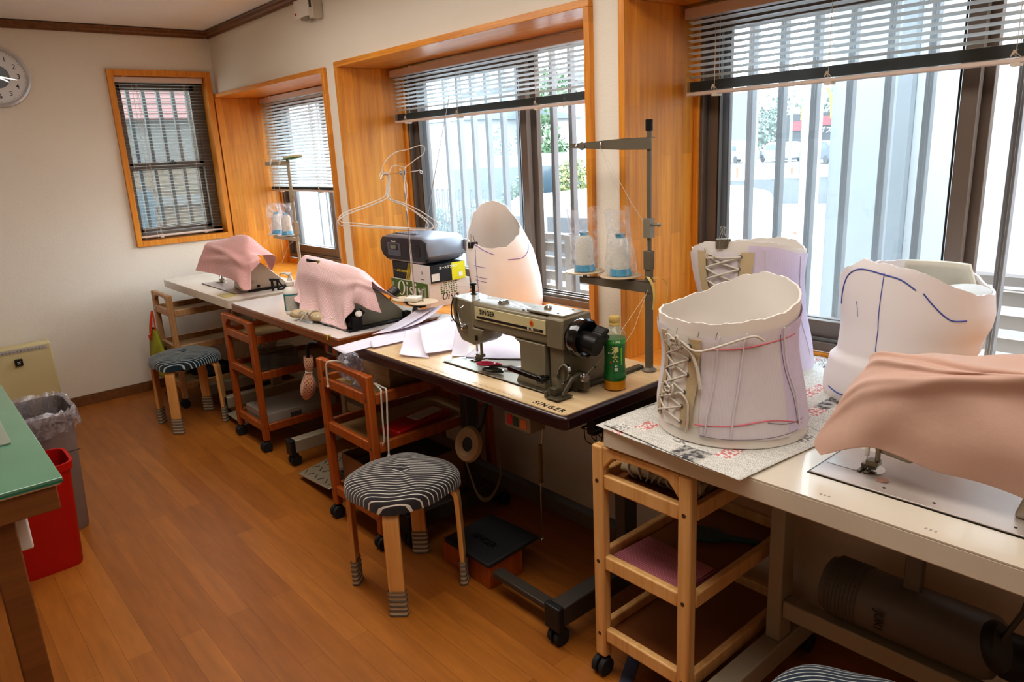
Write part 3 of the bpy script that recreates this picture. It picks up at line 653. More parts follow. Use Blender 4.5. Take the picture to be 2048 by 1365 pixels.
def stool(label, cx, cy, rz, cm, lobed=True, foot=.128):
    r = root('round_stool', label, 'stool', (cx, cy, 0), rz); zt = .385; RR = .162
    MB().lathe([(0, zt-.024), (RR-.006, zt-.024), (RR, zt-.018), (RR, zt-.006), (RR-.006, zt), (0, zt)], n=48).build('seat', M_ply, r)
    def cu(u, v):
        a = 2*PI*u; rr = v
        pinch = 1+.055*math.cos(4*a+2.6)+.02*math.cos(3*a+1) if lobed else 1+.02*math.cos(5*a)
        R_ = (RR+.02)*pinch; x = R_*math.sin(rr*PI*.5)**.9*math.cos(a); y = R_*math.sin(rr*PI*.5)**.9*math.sin(a)
        prof = math.cos(rr*PI*.5)**.42 if rr < .999 else 0
        z = zt-.030+.066*prof
        d = math.hypot(x, y); z -= .012*math.exp(-(d/.022)**2)
        z += .003*math.sin(7*a+3*rr)*rr
        return (x, y, z)
    c = MB().grid(cu, 72, 22, closeu=True); c.uv = {k: (.225*math.sin(q[1]*1.45)/math.sin(1.45)*math.cos(2*PI*q[0]), .225*math.sin(q[1]*1.45)/math.sin(1.45)*math.sin(2*PI*q[0])) for k, q in c.uv.items()}; c.build('cushion', cm, r, smooth=True, ang=180)
    c = MB().grid(lambda u, v: (RR*1.02*(1+.05*math.cos(8*PI*u+2.6)*(1-v))*math.cos(2*PI*u), RR*1.02*(1+.05*math.cos(8*PI*u+2.6)*(1-v))*math.sin(2*PI*u), zt-.02-.012*v-.008*math.sin(4*PI*u)), 48, 2, closeu=True); c.uv = {k: ((.222+.012*q[1])*math.cos(2*PI*q[0]), (.222+.012*q[1])*math.sin(2*PI*q[0])) for k, q in c.uv.items()}; c.build('cushion_skirt', cm, r, ang=180)
    for k in range(4):
        a = PI/4+k*PI/2; ca, sa = math.cos(a), math.sin(a); fr = foot*math.sqrt(2)
        pts = smoothpath([(.10, zt-.030), (fr-.05, zt-.030), (fr-.022, zt-.034), (fr-.006, zt-.05), (fr, zt-.080), (fr+.003, .2), (fr+.006, .01)], 6)
        L = MB(); vs = []; th = .016; w = .026
        for i, p in enumerate(pts):
            a_ = pts[max(0, i-1)]; b_ = pts[min(len(pts)-1, i+1)]; t = Vector((b_.x-a_.x, b_.y-a_.y)).normalized() if False else Vector((b_[0]-a_[0], b_[1]-a_[1])).normalized(); nn = Vector((-t[1], t[0]))
            for s1, s2 in ((-1, -1), (1, -1), (1, 1), (-1, 1)):
                rr = p[0]+nn[0]*s2*th/2; zz = p[1]+nn[1]*s2*th/2; vs.append((rr*ca-s1*w*sa, rr*sa+s1*w*ca, zz))
        n = len(pts); fs = [(4*i+j, 4*i+(j+1) % 4, 4*i+4+(j+1) % 4, 4*i+4+j) for i in range(n-1) for j in range(4)]+[(3, 2, 1, 0), (4*n-4, 4*n-3, 4*n-2, 4*n-1)]
        L.add(vs, fs); lg = L.build('leg', M_ply, r, bev=.003)
        S = MB(); pr = []
        for j in range(13):
            z = .001+.078*j/12; q = 1+.05*math.sin(j*PI); pr.append((1.0+.06*(j % 2), z))
        def sk(u, v):
            t = 2*PI*u; ex = abs(math.cos(t))**.5*(1 if math.cos(t) > 0 else -1)*(w/1+.004); ey = abs(math.sin(t))**.5*(1 if math.sin(t) > 0 else -1)*.0125
            k2 = 1+.07*math.sin(v*2*PI*5.5)+(.1 if v < .1 else 0)
            rr = fr+.005+ey*k2; ss = ex*(1+.04*math.sin(v*2*PI*5.5)); return (rr*ca-ss*sa, rr*sa+ss*ca, .001+.088*v)
        S.grid(sk, 24, 24, closeu=True); S.build('sock', M_sock, lg, ang=180)
    return r
M_s1 = stripe_mat('charcoal_white_stripe', '#2a2527', '#d9d3c8', .0165, .2, R(41)); M_s2 = stripe_mat('teal_navy_stripe', '#0f2c39', '#b9c3c2', .0155, .24, R(35), 3); M_s3 = stripe_mat('navy_white_stripe', '#13293d', '#c3c7c0', .0155, .2, R(60), 6)
stool('round bent-leg stool with charcoal and white striped cushion in front of the brown trolley', 1.132, 1.930, 0, M_s1)
stool('round bent-leg stool with dark teal striped cushion near the far wall', 1.138, 4.172, R(2), M_s2)
stool('stool with navy striped cushion cut off at the picture bottom beside the cream table', 1.118, .425, R(10), M_s3)

# ------------------------------------------------------------------ sewing tables
def table(label, x0, x1, y0, y1, z, th, top_m, edge_m, leg_m, rc=.015, inset=0, legs=(.12, .12), pedal=None, front_leg=True, kind='T'):
    r = root('sewing_table', label, 'table', ((x0+x1)/2, (y0+y1)/2, 0))
    def rr(x0, x1, y0, y1, c, n=6):
        P = []
        for cx, cy, a0 in ((x1-c, y1-c, 0), (x0+c, y1-c, 90), (x0+c, y0+c, 180), (x1-c, y0+c, 270)):
            for i in range(n+1): a = R(a0+90*i/n); P.append((cx+c*math.cos(a), cy+c*math.sin(a)))
        return P
    t = W().prism(rr(x0, x1, y0, y1, rc), 'z', z-th, z-.0025).build('tabletop', edge_m, r, bev=.003 if not inset else .008)
    W().prism(rr(x0+inset, x1-inset, y0+inset, y1-inset, max(.004, rc-inset*.4)), 'z', z-.003, z).build('worktop_surface', top_m, t)
    xm = x0+.34
    for i, y in enumerate((y0+legs[0], y1-legs[1])):
        W().box(xm-.03, xm+.03, y-.02, y+.02, .13, z-th).build('leg', leg_m, r, bev=.004)
        W().box(x0+.02, x1-.02, y-.028, y+.028, .065, .13).build('foot_beam', leg_m, r, bev=.005)
        W().box(x0+.06, x1-.04, y-.02, y+.02, z-th-.03, z-th).build('top_bracket', leg_m, r, bev=.003)
        W().box(x0+.005, x0+.03, y-.031, y+.031, .055, .135).build('end_cap', M_plast, r, bev=.005)
        for xx in (x0+.035, x1-.04):
            a = W(); a.cyl((xx, y, .055), (xx, y, .07), .012, n=12).box(xx-.012, xx+.012, y-.015, y+.015, .028, .056)
            c = a.build('caster', M_plast, r, bev=.002); W().cyl((xx-.004, y-.022, .027), (xx-.004, y-.006, .027), .027, n=20).cyl((xx-.004, y-.006, .027), (xx-.004, y+.006, .027), .012, n=12).cyl((xx-.004, y+.006, .027), (xx-.004, y+.022, .027), .027, n=20).build('wheel', M_rub, c, bev=.003)
    W().box(xm-.02, xm+.02, y0+legs[0]+.02, y1-legs[1]-.02, .20, .25).build('stretcher', leg_m, r, bev=.003)
    if pedal: W().box(x0+.045, x0+.085, pedal[0], pedal[1], .068, .088).build('pedal_bar', leg_m, r, bev=.003)
    return r
M_maple = wood('maple_laminate', '#c9ab82', '#d8bd96', '#e0c8a4', 'y', rough=.25, coat=.3, grain=.6); M_maroon = mat('maroon_edge', '#2c1014', .3, var=.05, coat=.3)
M_lgrey = mat('pale_grey_laminate', '#ddd5cf', .22, var=.02, coat=.25); M_ivory = mat('ivory_laminate', '#d8cfc0', .25, var=.02, coat=.2); M_cream_l = mat('cream_laminate', '#d6ccbb', .28, var=.03, coat=.15)
M_bedge = wood('brown_edge_band', '#6f3a18', '#85491f', '#935426', 'y', rough=.3, coat=.3)
t1 = table('ivory rounded sewing table nearest the far wall', 1.262, 1.765, 3.69, 4.80, .74, .045, M_ivory, M_ivory, M_cream, rc=.03, legs=(.38, .40))
t2 = table('pale grey sewing table with brown wooden edge, under the pink covered machine and lotion bottle', 1.252, 1.765, 2.512, 3.63, .74, .042, M_lgrey, M_bedge, M_cream, rc=.006, inset=.002, legs=(.12, .47))
t3 = table('maple-topped sewing table with dark maroon edge carrying the uncovered green-grey machine', 1.236, 1.762, 1.262, 2.35, .74, .042, M_maple, M_maroon, M_steel, rc=.022, inset=.010, legs=(.085, .22), pedal=(1.375, 1.665))
t4 = table('large cream sewing table in the near right corner', 1.252, 1.79, -.25, 1.152, .74, .05, M_cream_l, M_cream_l, M_cream, rc=.02, legs=(.12, .315))
# lettering and ruler print on the maple top
def onz(x, y, z, ang=0): return Matrix.Translation((x, y, z)) @ Matrix.Rotation(ang, 4, 'Z')
M_ink = mat('black_ink', '#1c1a1a', .5); M_faint = mat('faint_print', '#9a8468', .6)
W().text('SINGER', .028, onz(1.268, 1.352, .7402, R(-90)), bold=.0007, spacing=1.35).build('lettering', M_ink, t3)
g = W()
for k in range(64):
    y = 1.50+.0085*k; g.box(1.262, 1.262+(.010 if k % 5 == 0 else .006), y, y+.0006, .7400, .7403)
g.box(1.261, 1.2615, 1.49, 2.05, .7400, .7403); g.build('printed_ruler', M_faint, t3)
g = W()
for k in range(5):
    for d in (0, .008, .016): g.box(1.275, 1.281, .2+.19*k+d, .2+.19*k+d+.004, .7400, .7402)
g.build('printed_ruler', mat('grey_print', '#a3988a', .6), t4)
# switch boxes
def switch(label, x, y, z, face, parent=None):
    r = root('power_switch_box', label, 'switch box', (x+.03, y, z))
    W().box(x, x+.06, y-.055, y+.055, z-.024, z+.024).build('housing', face, r, bev=.003)
    W().box(x-.002, x+.001, y+.02, y+.042, z-.014, z+.016).build('stop_button', M_darkred, r, bev=.001)
    W().box(x-.002, x+.001, y-.006, y+.016, z-.014, z+.014).build('start_button', M_green_p, r, bev=.001)
    W().box(x-.002, x+.001, y-.040, y-.016, z-.014, z+.014).build('indicator', M_orange_p, r, bev=.001)
M_swface = mat('beige_grey_plastic', '#8a7c68', .5)
switch('beige switch box with red, green and orange buttons under the maple table', 1.268, 1.488, .660, M_swface)
switch('small switch box with red button under the pale grey table', 1.29, 2.66, .662, M_swface)
switch('small switch box under the corner of the ivory table', 1.30, 3.80, .665, M_swface)
# motors, pedals
M_motor = mat('grey_motor', '#3a3733', .5, .3)
def motor(label, x, y, z, L, rr, m):
    r = root('clutch_motor', label, 'motor', (x, y, z))
    W().lathe([(.02, 0), (rr*.9, 0), (rr, .02), (rr, L-.03), (rr*.85, L-.01), (rr*.5, L), (.0, L)], (x, y, z), 32, M=Matrix.Rotation(R(90), 4, 'X')).build('housing', m, r)
    W().box(x-.012, x+.012, y-L*.55, y-L*.45, z+rr*.8, .689).build('bracket', m, r, bev=.003)
    W().cyl((x, y-L, z), (x, y-L-.06, z), .05, n=28).build('pulley', M_plast, r, bev=.003)
    return r
motor('dark motor hanging under the maple table', 1.66, 1.98, .56, .22, .075, M_motor)
motor('dark motor hanging under the pale grey table', 1.66, 3.0, .56, .22, .075, M_motor)
mo = motor('large grey-white cylinder motor with ribbed end under the cream table', 1.62, .72, .33, .38, .072, mat('pale_grey_motor', '#6e6761', .45, .1))
g = W()
for k in range(9): g.lathe([(.0722, 0), (.0745, .002), (.0745, .004), (.0722, .006)], (1.62, .705-.009*k, .33), 32, M=Matrix.Rotation(R(90), 4, 'X'))
g.build('cooling_ribs', mat('rib_grey', '#5e5852', .5), mo)
W().text('JUKI', .026, Matrix.Translation((1.541, .57, .335)) @ Euler((R(90), R(90), R(-90))).to_matrix().to_4x4(), bold=.0006).build('lettering', M_ink, mo)
r = root('belt_wheel', 'black belt wheel with crank under the cream table', 'wheel', (1.50, .31, .40)); W().lathe([(.0, -.012), (.045, -.012), (.05, -.004), (.05, .004), (.045, .012), (0, .012)], (1.50, .33, .42), 28, M=Matrix.Rotation(R(70), 4, 'X')).build('rim', M_plast, r); W().tube([(1.5, .33, .42), (1.52, .30, .5), (1.55, .27, .68)], .006, 8).build('crank_rod', M_steel, r)
# front pedal group of the maple table
r = root('foot_pedal', 'black sewing machine foot pedal on wooden block under the maple table', 'pedal', (1.37, 1.80, .03))
Mp = Matrix.Translation((1.392, 1.805, .105)) @ Matrix.Rotation(R(-4), 4, 'Y')
W().prism([(-.115, -.125), (.115, -.125), (.10, .125), (-.115, .125)], 'z', -.008, .008, M=Mp).build('tread', M_rub, r, bev=.006, seg=3)
W().text('SINGER', .036, Mp @ Matrix.Translation((-.03, 0, .0085)) @ Matrix.Rotation(R(-90), 4, 'Z'), bold=.001).build('lettering', mat('embossed_black', '#0c0c0c', .35), r)
W().cyl((1.49, 1.78, .10), (1.50, 1.71, .088), .008, n=10).build('hinge_arm', M_chrome, r)
r2 = root('wooden_block', 'brown wooden block under the black foot pedal', 'block', (1.31, 1.84, 0)); W().box(1.292, 1.44, 1.695, 1.96, .0, .09).build('block', M_bwood, r2, bev=.003)
r = root('treadle_rod', 'thin steel pull rod rising from the pedal to the maple table', 'rod', (1.537, 1.70, .08)); W().tube([(1.537, 1.70, .086), (1.546, 1.70, .38), (1.59, 1.70, .694)], .0028, 8).build('rod', M_chrome, r); W().ball((1.537, 1.70, .086), .009).build('ball_joint', M_chrome, r); W().box(1.540, 1.552, 1.695, 1.705, .30, .44).build('clamp', mat('brass_clamp', '#8b7344', .4, .6), r, bev=.001)
r = root('knee_lifter', 'round beige padded knee lifter on a black arm under the maple table', 'knee lifter', (1.42, 1.885, .44))
Mk = Matrix.Translation((1.385, 1.885, .44)) @ Euler((0, R(-72), R(14))).to_matrix().to_4x4()
W().lathe([(.022, -.004), (.05, -.008), (.056, .002), (.05, .016), (.034, .020), (.022, .012), (.022, -.004)], (0, 0, 0), 32, M=Mk, sx=1.15).build('pad', mat('beige_foam_cover', '#a98a68', .8), r)
W().lathe([(0, -.004), (.026, -.004), (.026, .008), (0, .008)], (0, 0, 0), 20, M=Mk).tube(smoothpath([(1.39, 1.885, .44), (1.43, 1.875, .50), (1.46, 1.85, .60), (1.47, 1.70, .66), (1.47, 1.66, .69)], 5), .011, 10).build('arm', M_plast, r)
r = root('cable_bundle', 'loose pale cable looping around the table leg beneath the maple table', 'cable', (1.57, 2.16, .2)); 
for k in range(3): W().tube(smoothpath([(1.50, 2.08-.0, .30), (1.49, 2.0, .17+.006*k), (1.50, 1.94, .165+.006*k), (1.54, 1.92, .24+.004*k), (1.56, 1.94, .34)], 6), .0025, 6).build('cable', mat('dirty_cable', '#857662', .7), r)
r = root('treadle_plate', 'pale metal treadle plate with cross-hatched grip slots below the pale grey table', 'pedal', (1.33, 2.82, .05))
Mp = Matrix.Translation((1.345, 2.835, .062)) @ Matrix.Rotation(R(-9), 4, 'Y') @ Matrix.Rotation(R(-6), 4, 'X')
W().box(-.13, .13, -.16, .16, -.004, .004, M=Mp).build('plate', mat('worn_beige_metal', '#a89c86', .4, .4), r, bev=.003)
g = W()
for i in range(5):
    for j in range(6):
        a = R(45 if (i+j) % 2 else -45); Mq = Mp @ Matrix.Translation((-.10+.05*i, -.13+.052*j, .0042)) @ Matrix.Rotation(a, 4, 'Z'); g.box(-.018, .018, -.0025, .0025, 0, .0008, M=Mq)
g.build('grip_slots', mat('slot_dark', '#3a352d', .6), r)
r = root('floor_pedal_plate', 'flat grey pedal plate on the floor beneath the ivory table', 'pedal', (1.36, 3.86, .05)); W().box(-.11, .11, -.13, .13, -.004, .004, M=Matrix.Translation((1.385, 3.90, .055)) @ Matrix.Rotation(R(-8), 4, 'Y')).build('plate', M_cream, r, bev=.003)

# ------------------------------------------------------------------ left side: desk, bins, heater, clock
M_gtop = mat('green_cutting_surface', '#5f8f75', .12, var=.03, coat=.6); M_gedge = mat('glass_green_edge', '#1d7a66', .1); M_deskw = wood('desk_brown', '#6e4420', '#7d5028', '#8a5a30', 'x', rough=.45)
r = root('work_desk', 'wooden work desk with green glass-covered top at the left edge', 'desk', (-.2, 2.8, 0))
W().box(-.75, .214, 1.966, 3.62, .692, .700).build('glass_top', [M_gtop], r, bev=.0015)
W().box(-.75, .2135, 1.9665, 3.6195, .6875, .6925).build('glass_edge', M_gedge, r)
W().box(-.74, .209, 1.972, 3.61, .681, .6875).build('laminate_edge', mat('pale_edge', '#c9c0a0', .5), r)
W().box(-.74, .200, 1.982, 3.60, .615, .681).build('apron', M_deskw, r, bev=.003)
for (x, y) in ((.075, 2.06), (.05, 3.57), (-.68, 2.06), (-.68, 3.50)): W().box(x-.03, x+.03, y-.03, y+.03, 0, .615).build('leg', M_deskw, r, bev=.004)
W().box(-.6, .04, 2.05, 2.3, .45, .615).build('drawer', mat('dark_drawer', '#3b2415', .5), r, bev=.003)
r = root('cutting_sheet', 'grey translucent sheet lying on the green desktop', 'sheet', (-.05, 3.0, .70)); W().prism([(-.5, 2.33), (.155, 2.33), (.165, 3.5), (-.5, 3.55)], 'z', .7003, .706).build('sheet', mat('grey_green_sheet', '#8d9384', .35, var=.05, vs=3), r, bev=.001)
r = root('power_strip', 'small white plastic box hanging below the green desk', 'box', (.12, 2.30, .50)); W().box(.095, .145, 2.24, 2.36, .42, .56).build('box', M_white_p, r, bev=.006)
def bin_(name, label, x0, x1, y0, y1, H, m, rim, taper=.87):
    r = root(name, label, 'bin', ((x0+x1)/2, (y0+y1)/2, 0)); cx, cy = (x0+x1)/2, (y0+y1)/2; wx, wy = (x1-x0)/2, (y1-y0)/2
    def sup(a, e=.35): c, s = math.cos(a), math.sin(a); return (abs(c)**e*(1 if c > 0 else -1), abs(s)**e*(1 if s > 0 else -1))
    prof = [(taper-.02, 0), (taper, .01), (1, H-.03), (1.0, H-.03), (1.05, H-.028), (1.06, H), (1.0, H), (.97, H-.03), (taper-.03, .02), (0.01, .02)]
    g = MB()
    def f(u, v):
        k = min(len(prof)-2, int(v*(len(prof)-1))); t = v*(len(prof)-1)-k; s = prof[k][0]*(1-t)+prof[k+1][0]*t; z = prof[k][1]*(1-t)+prof[k+1][1]*t
        q = sup(2*PI*u); return (q[0]*wx*s, q[1]*wy*s, z)
    g.grid(f, 48, len(prof)-1, closeu=True); g.build('body', m, r, ang=50, fix=True)
    return r
bin_('waste_bin', 'red rectangular waste bin beside the green desk', .02, .352, 2.895, 3.10, .405, M_red_p, None)
gb = bin_('waste_bin', 'tall grey waste bin lined with a crumpled clear plastic bag', .10, .437, 3.19, 3.50, .505, mat('grey_bin_plastic', '#8c7f79', .45), None)
MB().box(-.16, .16, -.1545, -.152, .345, .347).build('lid_seam', M_plast, gb)
M_bag = glassy('clear_crinkled_bag', '#f2f2f4', (.10, .55, 30.0), '#e9e4ea', .12)
def linerf(u, v):
    a = 2*PI*u; c, s = math.cos(a), math.sin(a); e = .35; q = (abs(c)**e*(1 if c > 0 else -1), abs(s)**e*(1 if s > 0 else -1))
    prof = [(.90, .36), (.95, .44), (.985, .50), (1.05, .518), (1.11, .505), (1.13, .475), (1.15, .45)]
    k = min(5, int(v*6)); t = v*6-k; sc_ = prof[k][0]*(1-t)+prof[k+1][0]*t; z = prof[k][1]*(1-t)+prof[k+1][1]*t
    w = .5+.5*math.sin(a*3+1); z2 = z-(.03*w if v > .6 else 0)*(v-.5)*2+.006*math.sin(23*a+v*9); sc_ += .012*math.sin(17*a+v*11)
    return (.2685+q[0]*.1685*sc_, 3.345+q[1]*.155*sc_, z2)
W().grid(linerf, 110, 14, closeu=True).build('bin_liner', M_bag, gb, ang=30, fix=False)['label'] = 'clear crumpled bag folded over the rim'
M_heat = mat('cream_panel', '#cfc193', .5, var=.02)
r = root('air_purifier', 'cream slim air purifier standing against the far wall', 'air purifier', (.43, 4.93, 0))
W().prism([(4.86, 0), (4.90, .45), (4.915, .465), (4.99, .46), (5.0, 0)], 'x', .22, .62).build('body', M_heat, r, bev=.006)
W().prism([(4.895, .425), (4.8965, .448), (4.90, .448), (4.90, .425)], 'x', .235, .60).build('control_strip', mat('pale_control_strip', '#b9b3ab', .4), r)
q = W().box(.43, .467, 4.872, 4.892, .355, .392).build('emblem_plate', M_plast, r); g = W()
for dx, dz in ((0, 0), (.006, .005), (-.006, .004), (.004, -.006), (-.005, -.006)): g.ball((.4485+dx, 4.871, .374+dz), .003, 8)
g.build('emblem', M_white_p, q)
W().box(.22, .36, 4.878, 4.895, .402, .411).build('display', M_plast, r); W().box(.22, .36, 4.878, 4.895, .385, .400).build('label_strip', mat('greyish_label', '#9c9285', .5), r)
g = W()
for k in range(18): g.box(.27+.018*k, .278+.018*k, 4.8925, 4.896, .432, .438)
g.build('control_marks', mat('grey_marks', '#8f8a84', .6), r)
# clock
cx, cz = .655, 1.935; r = root('wall_clock', 'round white wall clock with silver rim, half out of the picture', 'clock', (cx, YF, cz))
T = Matrix.Translation((cx, YF, cz)) @ Matrix.Rotation(R(90), 4, 'X')
W().lathe([(0, 0), (.158, 0), (.162, .012), (.158, .026), (.148, .032), (.140, .026), (.1385, .010), (0, .010)], (0, 0, 0), 64, M=T).build('rim', mat('silver_rim', '#d6d6d8', .3, .3), r)
W().lathe([(0, .016), (.141, .016), (.141, .018), (0, .018)], (0, 0, 0), 64, M=T).build('dial', mat('clock_face', '#dcdcdc', .4, var=.02), r)
g = W()
for h_ in range(1, 13):
    a = R(90-30*h_); g.text(str(h_), .036, T @ Matrix.Translation((.103*math.cos(a), .103*math.sin(a), .0185)), bold=.0002)
for h_ in range(60):
    a = R(6*h_); L = .006 if h_ % 5 else .011; g.box(-.0006, .0006, .137-L, .137, .0184, .0188, M=T @ Matrix.Rotation(a, 4, 'Z'))
g.build('numerals', mat('numeral_grey', '#3a3a40', .5), r)
W().lathe([(0, .0185), (.062, .0185), (.062, .019), (0, .019)], (0, 0, 0), 48, M=T).build('centre_disc', mat('dark_disc', '#2a2422', .25), r)
for nm, a, L, w in (('hour_hand', 118, .06, .006), ('minute_hand', 100, .095, .0045)): W().prism([(-w, -.012), (w, -.012), (w*.4, L), (-w*.4, L)], 'z', .020, .022, M=T @ Matrix.Rotation(R(-a), 4, 'Z')).build(nm, M_chrome, r)
W().box(.03, .05, -.02, .0, .0185, .0195, M=T).build('logo_patch', mat('patch_white', '#c9c9cf', .4), r)
# wall box near ceiling
r = root('wall_sensor_box', 'white rectangular box mounted high on the window wall', 'box', (XW, 3.57, 2.12))
W().box(XW-.05, XW, 3.50, 3.665, 2.09, 2.33).build('housing', M_white_p, r, bev=.004) if False else W().box(XW-.05, XW, 3.50, 3.665, 2.095, 2.18).build('housing', M_white_p, r, bev=.004)
W().box(XW-.055, XW-.0, 3.455, 3.50, 2.078, 2.18).build('side_unit', mat('ivory_side', '#c8bfb0', .45), r, bev=.004)
W().box(XW-.058, XW-.054, 3.466, 3.482, 2.125, 2.18).build('slot', M_plast, r); W().box(XW-.052, XW-.049, 3.64, 3.655, 2.112, 2.122).build('red_mark', M_darkred, r)
W().box(XW-.05, XW-.015, 3.53, 3.60, 2.082, 2.096).build('bracket', mat('grey_bracket', '#8f8474', .5), r, bev=.002)
# cloth control grids (metres)
CL1 = [[(1.33, 4.318, 0.831), (1.33, 3.958, 0.834), (1.33, 3.714, 0.822), (1.345, 3.625, 0.788), (1.37, 3.647, 0.848), (1.42, 3.624, 0.915)], [(1.36, 4.307, 0.903), (1.355, 3.994, 0.914), (1.35, 3.767, 0.907), (1.36, 3.665, 0.889), (1.385, 3.621, 0.915), (1.43, 3.629, 0.934)], [(1.39, 4.279, 0.975), (1.38, 3.996, 0.987), (1.38, 3.814, 0.991), (1.385, 3.707, 0.985), (1.41, 3.677, 0.971), (1.45, 3.66, 0.949)], [(1.45, 4.398, 0.972), (1.46, 4.129, 1.013), (1.46, 3.935, 1.038), (1.46, 3.798, 1.038), (1.5, 3.75, 0.981), (1.55, 3.724, 0.929)], [(1.54, 4.512, 0.909), (1.54, 4.331, 0.951), (1.55, 4.155, 0.976), (1.56, 4.011, 0.942), (1.58, 3.939, 0.889), (1.6, 3.939, 0.804)]]
CL2 = [[(1.36, 3.07, 0.807), (1.330, 2.975, 0.757), (1.330, 2.785, 0.758), (1.325, 2.590, 0.754), (1.36, 2.56, 0.856), (1.4, 2.442, 0.822)], [(1.38, 3.134, 0.861), (1.365, 3.022, 0.835), (1.36, 2.849, 0.852), (1.36, 2.663, 0.853), (1.37, 2.546, 0.91), (1.4, 2.462, 0.895)], [(1.4, 3.131, 0.932), (1.39, 3.029, 0.983), (1.385, 2.844, 0.978), (1.385, 2.672, 0.966), (1.39, 2.559, 0.962), (1.41, 2.482, 0.941)], [(1.45, 3.189, 0.955), (1.45, 3.088, 0.986), (1.46, 2.944, 0.981), (1.46, 2.744, 0.974), (1.46, 2.63, 0.963), (1.46, 2.526, 0.908)], [(1.53, 3.2, 0.848), (1.54, 3.10, 0.864), (1.54, 2.969, 0.861), (1.56, 2.832, 0.865), (1.57, 2.707, 0.850), (1.57, 2.548, 0.835)]]
CL4 = [[(1.37, 0.652, 0.775), (1.38, 0.603, 0.799), (1.385, 0.552, 0.817), (1.385, 0.5, 0.815), (1.385, 0.429, 0.804), (1.385, 0.356, 0.802), (1.385, 0.276, 0.793)], [(1.38, 0.669, 0.798), (1.385, 0.613, 0.838), (1.375, 0.551, 0.863), (1.375, 0.497, 0.873), (1.375, 0.432, 0.871), (1.37, 0.359, 0.874), (1.37, 0.281, 0.87)], [(1.4, 0.642, 0.864), (1.4, 0.599, 0.902), (1.38, 0.544, 0.925), (1.37, 0.487, 0.936), (1.38, 0.432, 0.942), (1.385, 0.363, 0.943), (1.38, 0.29, 0.949)], [(1.42, 0.614, 0.93), (1.41, 0.578, 0.954), (1.39, 0.524, 0.97), (1.385, 0.47, 0.978), (1.39, 0.423, 0.986), (1.4, 0.364, 0.989), (1.39, 0.294, 0.998)], [(1.44, 0.597, 0.963), (1.44, 0.574, 0.979), (1.42, 0.511, 0.989), (1.42, 0.459, 0.993), (1.41, 0.399, 0.998), (1.42, 0.349, 1.001), (1.42, 0.3, 1.009)], [(1.5, 0.613, 0.962), (1.5, 0.594, 0.973), (1.5, 0.541, 0.981), (1.5, 0.496, 0.994), (1.5, 0.436, 1.001), (1.5, 0.38, 1.013), (1.5, 0.321, 1.022)], [(1.58, 0.597, 0.916), (1.58, 0.567, 0.922), (1.58, 0.528, 0.93), (1.58, 0.492, 0.938), (1.58, 0.43, 0.95), (1.58, 0.381, 0.96), (1.58, 0.326, 0.971)]]
# ------------------------------------------------------------------ item materials
def dots_mat(name, base, dot, cells, r=.22, uv=True, var=.06, trans=.12):
    m, nt, b = _nt(name); tc = nt.nodes.new('ShaderNodeTexCoord'); mp = nt.nodes.new('ShaderNodeMapping')
    mp.inputs['Scale'].default_value = (cells[0], cells[1], 1); mp.inputs['Rotation'].default_value = (0, 0, R(45)) if uv else (0, 0, 0)
    nt.links.new(tc.outputs['UV' if uv else 'Object'], mp.inputs[0])
    v = nt.nodes.new('ShaderNodeTexVoronoi'); v.inputs['Scale'].default_value = 1; v.inputs['Randomness'].default_value = 0; v.voronoi_dimensions = '2D' if uv else '3D'; nt.links.new(mp.outputs[0], v.inputs['Vector'])
    s = math_(nt, 'LESS_THAN', v.outputs['Distance'], r)
    n = N(nt, 'ShaderNodeTexNoise', Scale=7.0, Detail=3.0); nt.links.new(tc.outputs['Object'], n.inputs['Vector'])
    c = C3(base); bc = ramp(nt, n.outputs['Fac'], [(.3, tuple(x*(1-var) for x in c[:3])+(1,)), (.7, c)])
    nt.links.new(mixc(nt, s, bc, C3(dot)), b.inputs['Base Color']); b.inputs['Roughness'].default_value = .9; b.inputs['Sheen Weight'].default_value = .2
    w = N(nt, 'ShaderNodeTexNoise', Scale=60.0, Detail=3.0); nt.links.new(tc.outputs['Object'], w.inputs['Vector']); bump(nt, b, w.outputs['Fac'], .15, .004)
    if trans:
        t = N(nt, 'ShaderNodeBsdfTranslucent', Color=C3(base)); x = nt.nodes.new('ShaderNodeMixShader'); x.inputs[0].default_value = trans
        nt.links.new(b.outputs[0], x.inputs[1]); nt.links.new(t.outputs[0], x.inputs[2]); nt.links.new(x.outputs[0], nt.nodes['Material Output'].inputs[0])
    return m
M_pink1 = dots_mat('pink_dotted_cotton', '#e8aeab', '#f6e6e2', (75, 46)); M_pink2 = dots_mat('pale_pink_dotted_cotton', '#ecc3c2', '#faf0ee', (82, 48)); M_pink4 = dots_mat('peach_pink_cotton', '#d9b5a4', '#dcbaa9', (90, 60), r=.12)
M_pinkd = dots_mat('dusky_pink_cotton', '#b0606a', '#cf97a0', (160, 160), uv=False, r=.25, trans=0)
M_olive = mat('olive_grey_enamel', '#79705b', .38, .05, .05, coat=.2); M_olived = mat('dark_olive_enamel', '#4e4838', .4, .1); M_beigem = mat('warm_beige_enamel', '#b5aa98', .4, 0, .03, coat=.2); M_greenm = mat('green_grey_enamel', '#6f7263', .4, .05, .04)
M_bed = mat('brushed_bed_steel', '#8a8270', .3, .5, .05); M_bedl = mat('pale_bed_plate', '#b8aca4', .32, .3, .03, bmp=.1, bs=400); M_blkg = mat('glossy_black', '#0d0d0e', .12, 0, coat=.8); M_blkm = mat('matt_black_metal', '#191817', .4, .3)
M_label_c = mat('cream_label', '#c9bf96', .4); M_dkband = mat('dark_brown_band', '#241b1d', .35); M_orange = mat('orange_red', '#d97a1e', .4)
